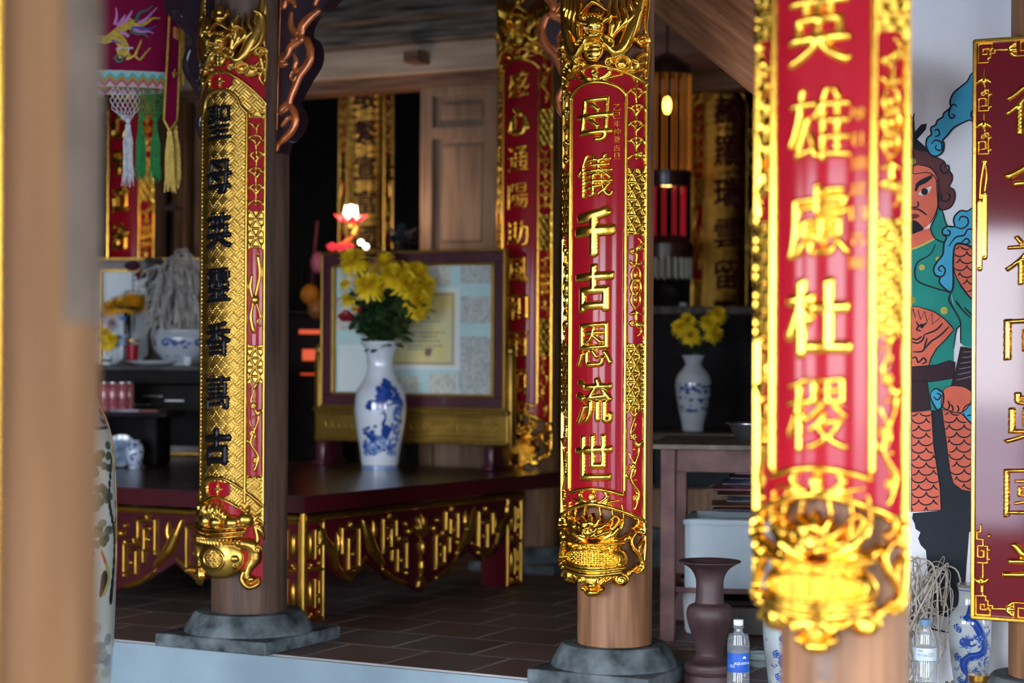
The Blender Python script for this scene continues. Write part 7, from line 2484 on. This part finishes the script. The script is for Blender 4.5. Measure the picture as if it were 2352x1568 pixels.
# lotus lamp
lp = P(806, 495, 9.3)
t = thing('lotus_lamp', 'glowing white and red lotus lamp above the certificate', 'lamp', (lp.x, lp.y, 0))
PET = mat('red_lamp_petal', (0.6, 0.03, 0.05), .3, emit=0.9, ecol=(1.0, 0.05, 0.07))
PET2 = mat('white_lamp_petal', (0.8, 0.6, 0.5), .3, emit=5.0, ecol=(1.0, 0.72, 0.5))
YEM = mat('yellow_lamp_stem', (0.8, 0.5, 0.1), .3, emit=1.6, ecol=(1.0, 0.5, 0.08))
rq = random.Random(1)
mb = MB()
for k in range(9):
    a = k * .698
    d = Vector((math.cos(a), math.sin(a), 0))
    s_ = Vector((-math.sin(a), math.cos(a), 0)) * .022
    b = Vector((0, 0, lp.z - .03))
    mb.add([b, b + d * .05 + s_ + Vector((0, 0, .0)), b + d * .085 + Vector((0, 0, .035)), b + d * .05 - s_ + Vector((0, 0, .0))], [(0, 1, 2, 3)])
mb.build('red_petals', PET, t, False)
mb = MB()
for k in range(7):
    a = k * .9
    d = Vector((math.cos(a), math.sin(a), 0))
    s_ = Vector((-math.sin(a), math.cos(a), 0)) * .02
    b = Vector((0, 0, lp.z - .025))
    mb.add([b, b + d * .03 + s_ + Vector((0, 0, .035)), b + d * .03 + Vector((0, 0, .075)), b + d * .03 - s_ + Vector((0, 0, .035))], [(0, 1, 2, 3)])
mb.ball((0, 0, lp.z + .022), .026, 14, 10, 1.2)
mb.build('bulb_petals', mat('white_bulb', (1, .9, .8), .3, emit=9, ecol=(1.0, 0.86, 0.7)), t, False)
MB().ball((-.002, -.012, lp.z - .05), .011, 10, 8).build('bead', YEM, t)
MB().tube(smooth_path([(0.0, 0, lp.z - .04), (0.035, -.01, lp.z - .06), (0.0, 0, lp.z - .11), (-.045, 0, lp.z - .16), (-.05, .05, lp.z - .4), (-.05, .1, 1.0)], 6), 0.0075, 8).build('curved_stem', mat('red_gold_stem', (.6, .2, .05), .3, emit=.5, ecol=(1., .18, .03)), t)
MB().tube([(0.028, -.01, lp.z - .055), (0.012, -.01, lp.z - .09)], 0.009, 8).build('lit_stem', YEM, t)
for (x, z) in ((0.075, -.15), (0.05, -.13)):
    MB().ball((x, -.01, lp.z + z), .014, 12, 8).build('small_bulb', mat('white_bulb', (1, .9, .8)), t)
MB().tube([(-.05, .1, 1.0), (0.05, -.01, lp.z - .13), (0.075, -.01, lp.z - .15)], 0.004, 6).build('branch', BLACKW, t)
for k in range(3):
    MB().lathe([(1e-5, 0), (.02, .01), (.03, .03), (1e-5, .045)], 10, (-.09 + .04 * k, 0, lp.z - .175)).build('lower_petal', PET, t)
MB().lathe([(1e-5, 0.0), (.08, 0), (.08, .02), (.015, .04), (.012, 1.0), (1e-5, 1.0)], 20, (-.05, .1, 0)).build('stand', BLACKW, t)
ld = bpy.data.lights.new('lotus_glow', 'POINT')
ld.energy, ld.color, ld.shadow_soft_size = 7.0, (1.0, 0.62, 0.35), 0.04
lo = bpy.data.objects.new('lotus_glow', ld)
COL.objects.link(lo)
lo.parent = t
lo.location = (0, -.08, lp.z + .03)
# dark vase beside the door
dv = P(925, 560, 9.25)
t = thing('dark_vase', 'dark blue-grey vase of dark leaves in front of the door edge', 'vase', (dv.x, dv.y, 0))
MB().lathe([(1e-5, 0), (.06, 0), (.05, dv.z - .2), (.055, dv.z - .12), (.03, dv.z - .03), (.04, dv.z)], 24).build('body', BLACKW, t)
mb = MB()
for k in range(34):
    leaf_add(mb, Vector((rq.uniform(-.03, .03), rq.uniform(-.03, .03), dv.z + rq.uniform(-.02, .06))), Vector((rq.uniform(-1, 1), rq.uniform(-1, 1), rq.uniform(.1, 1.2))), .07, .02, rq)
mb.build('leaves', mat('slate_leaf', (.03, .04, .05), .5, var=.3), t, False)

# ------------------------------------------------------------------ tall painted floor vase, half hidden behind the near left column
fz = -0.42
fp = G(112, 5.0, fz)
pa = Paint(700, 900, (0.33, 0.34, 0.31))
rq = random.Random(6)
GR, OL, BK = (0.03, 0.045, 0.025), (0.10, 0.11, 0.07), (0.012, 0.012, 0.012)
asp = 0.17
FVP = [(0.14, 0), (0.135, 0.02), (0.13, 0.1), (0.145, 0.3), (0.163, 0.6), (0.171, 0.85), (0.168, 1.05), (0.155, 1.17), (0.125, 1.25), (0.1, 1.29), (0.09, 1.33), (0.1, 1.4), (0.125, 1.45)]
zf_ = lambda py: (z_(py, 4.95) - fz) / 1.45
L_ = lambda p, w_, c, k=1.0: pa.line(p, w_, c, asp, k)
pa.band(zf_(985), zf_(892), (0.18, 0.18, 0.2))
for k in range(80):
    a = -3 + k * .42
    for z in (zf_(915), zf_(958)):
        pts = [(a + .15 * (1 - q / 12) * math.cos(q * .6 + k), z + .014 * (1 - q / 12) * math.sin(q * .6 + k)) for q in range(10)]
        if a < 3.1:
            L_(pts, 0.03, (0.02, 0.022, 0.03))
pa.band(zf_(890), zf_(878), (0.03, 0.035, 0.05))
pa.band(zf_(992), zf_(984), (0.012, 0.016, 0.06))
pa.band(zf_(878), 1.0, (0.2, 0.2, 0.21))
for a0 in (0.35, 0.95, 1.55, -0.6, -1.5, 2.4):
    L_([(a0 + .25, zf_(1060)), (a0 + .1, zf_(1150)), (a0 + .3, zf_(1250)), (a0 + .2, zf_(1380))], [.04, .05, .06, .08], BK)
    for z in (1040, 1075, 1130, 1155, 1215, 1240):
        for k in range(9):
            pa.blot(a0 + rq.uniform(-.25, .2), zf_(z + rq.uniform(-14, 14)), rq.uniform(.06, .12), .008, (GR, OL, (0.05, 0.07, 0.04))[k % 3], .9)
    L_([(a0 - .1, zf_(1270)), (a0 + .02, zf_(1300)), (a0 + .06, zf_(1330)), (a0 - .02, zf_(1360))], [.03, .04, .09, .06], (0.25, 0.23, 0.06))
    L_([(a0 - .02, zf_(1330)), (a0 - .1, zf_(1365))], [.09, .04], BK)
    L_([(a0 - .12, zf_(1262)), (a0 - .02, zf_(1292))], [.01, .03], (0.35, 0.05, 0.04))
for k in range(60):
    pa.blot(rq.uniform(-3.1, 3.1), zf_(rq.uniform(1440, 1560)), rq.uniform(.1, .25), .012, ((0.10, 0.11, 0.10), (0.08, 0.09, 0.14), (0.2, 0.2, 0.17))[k % 3], .8)
pot('floor_vase', 'tall painted floor vase with pines and cranes behind the blurred left column', 'vase', fp, FVP, pa)
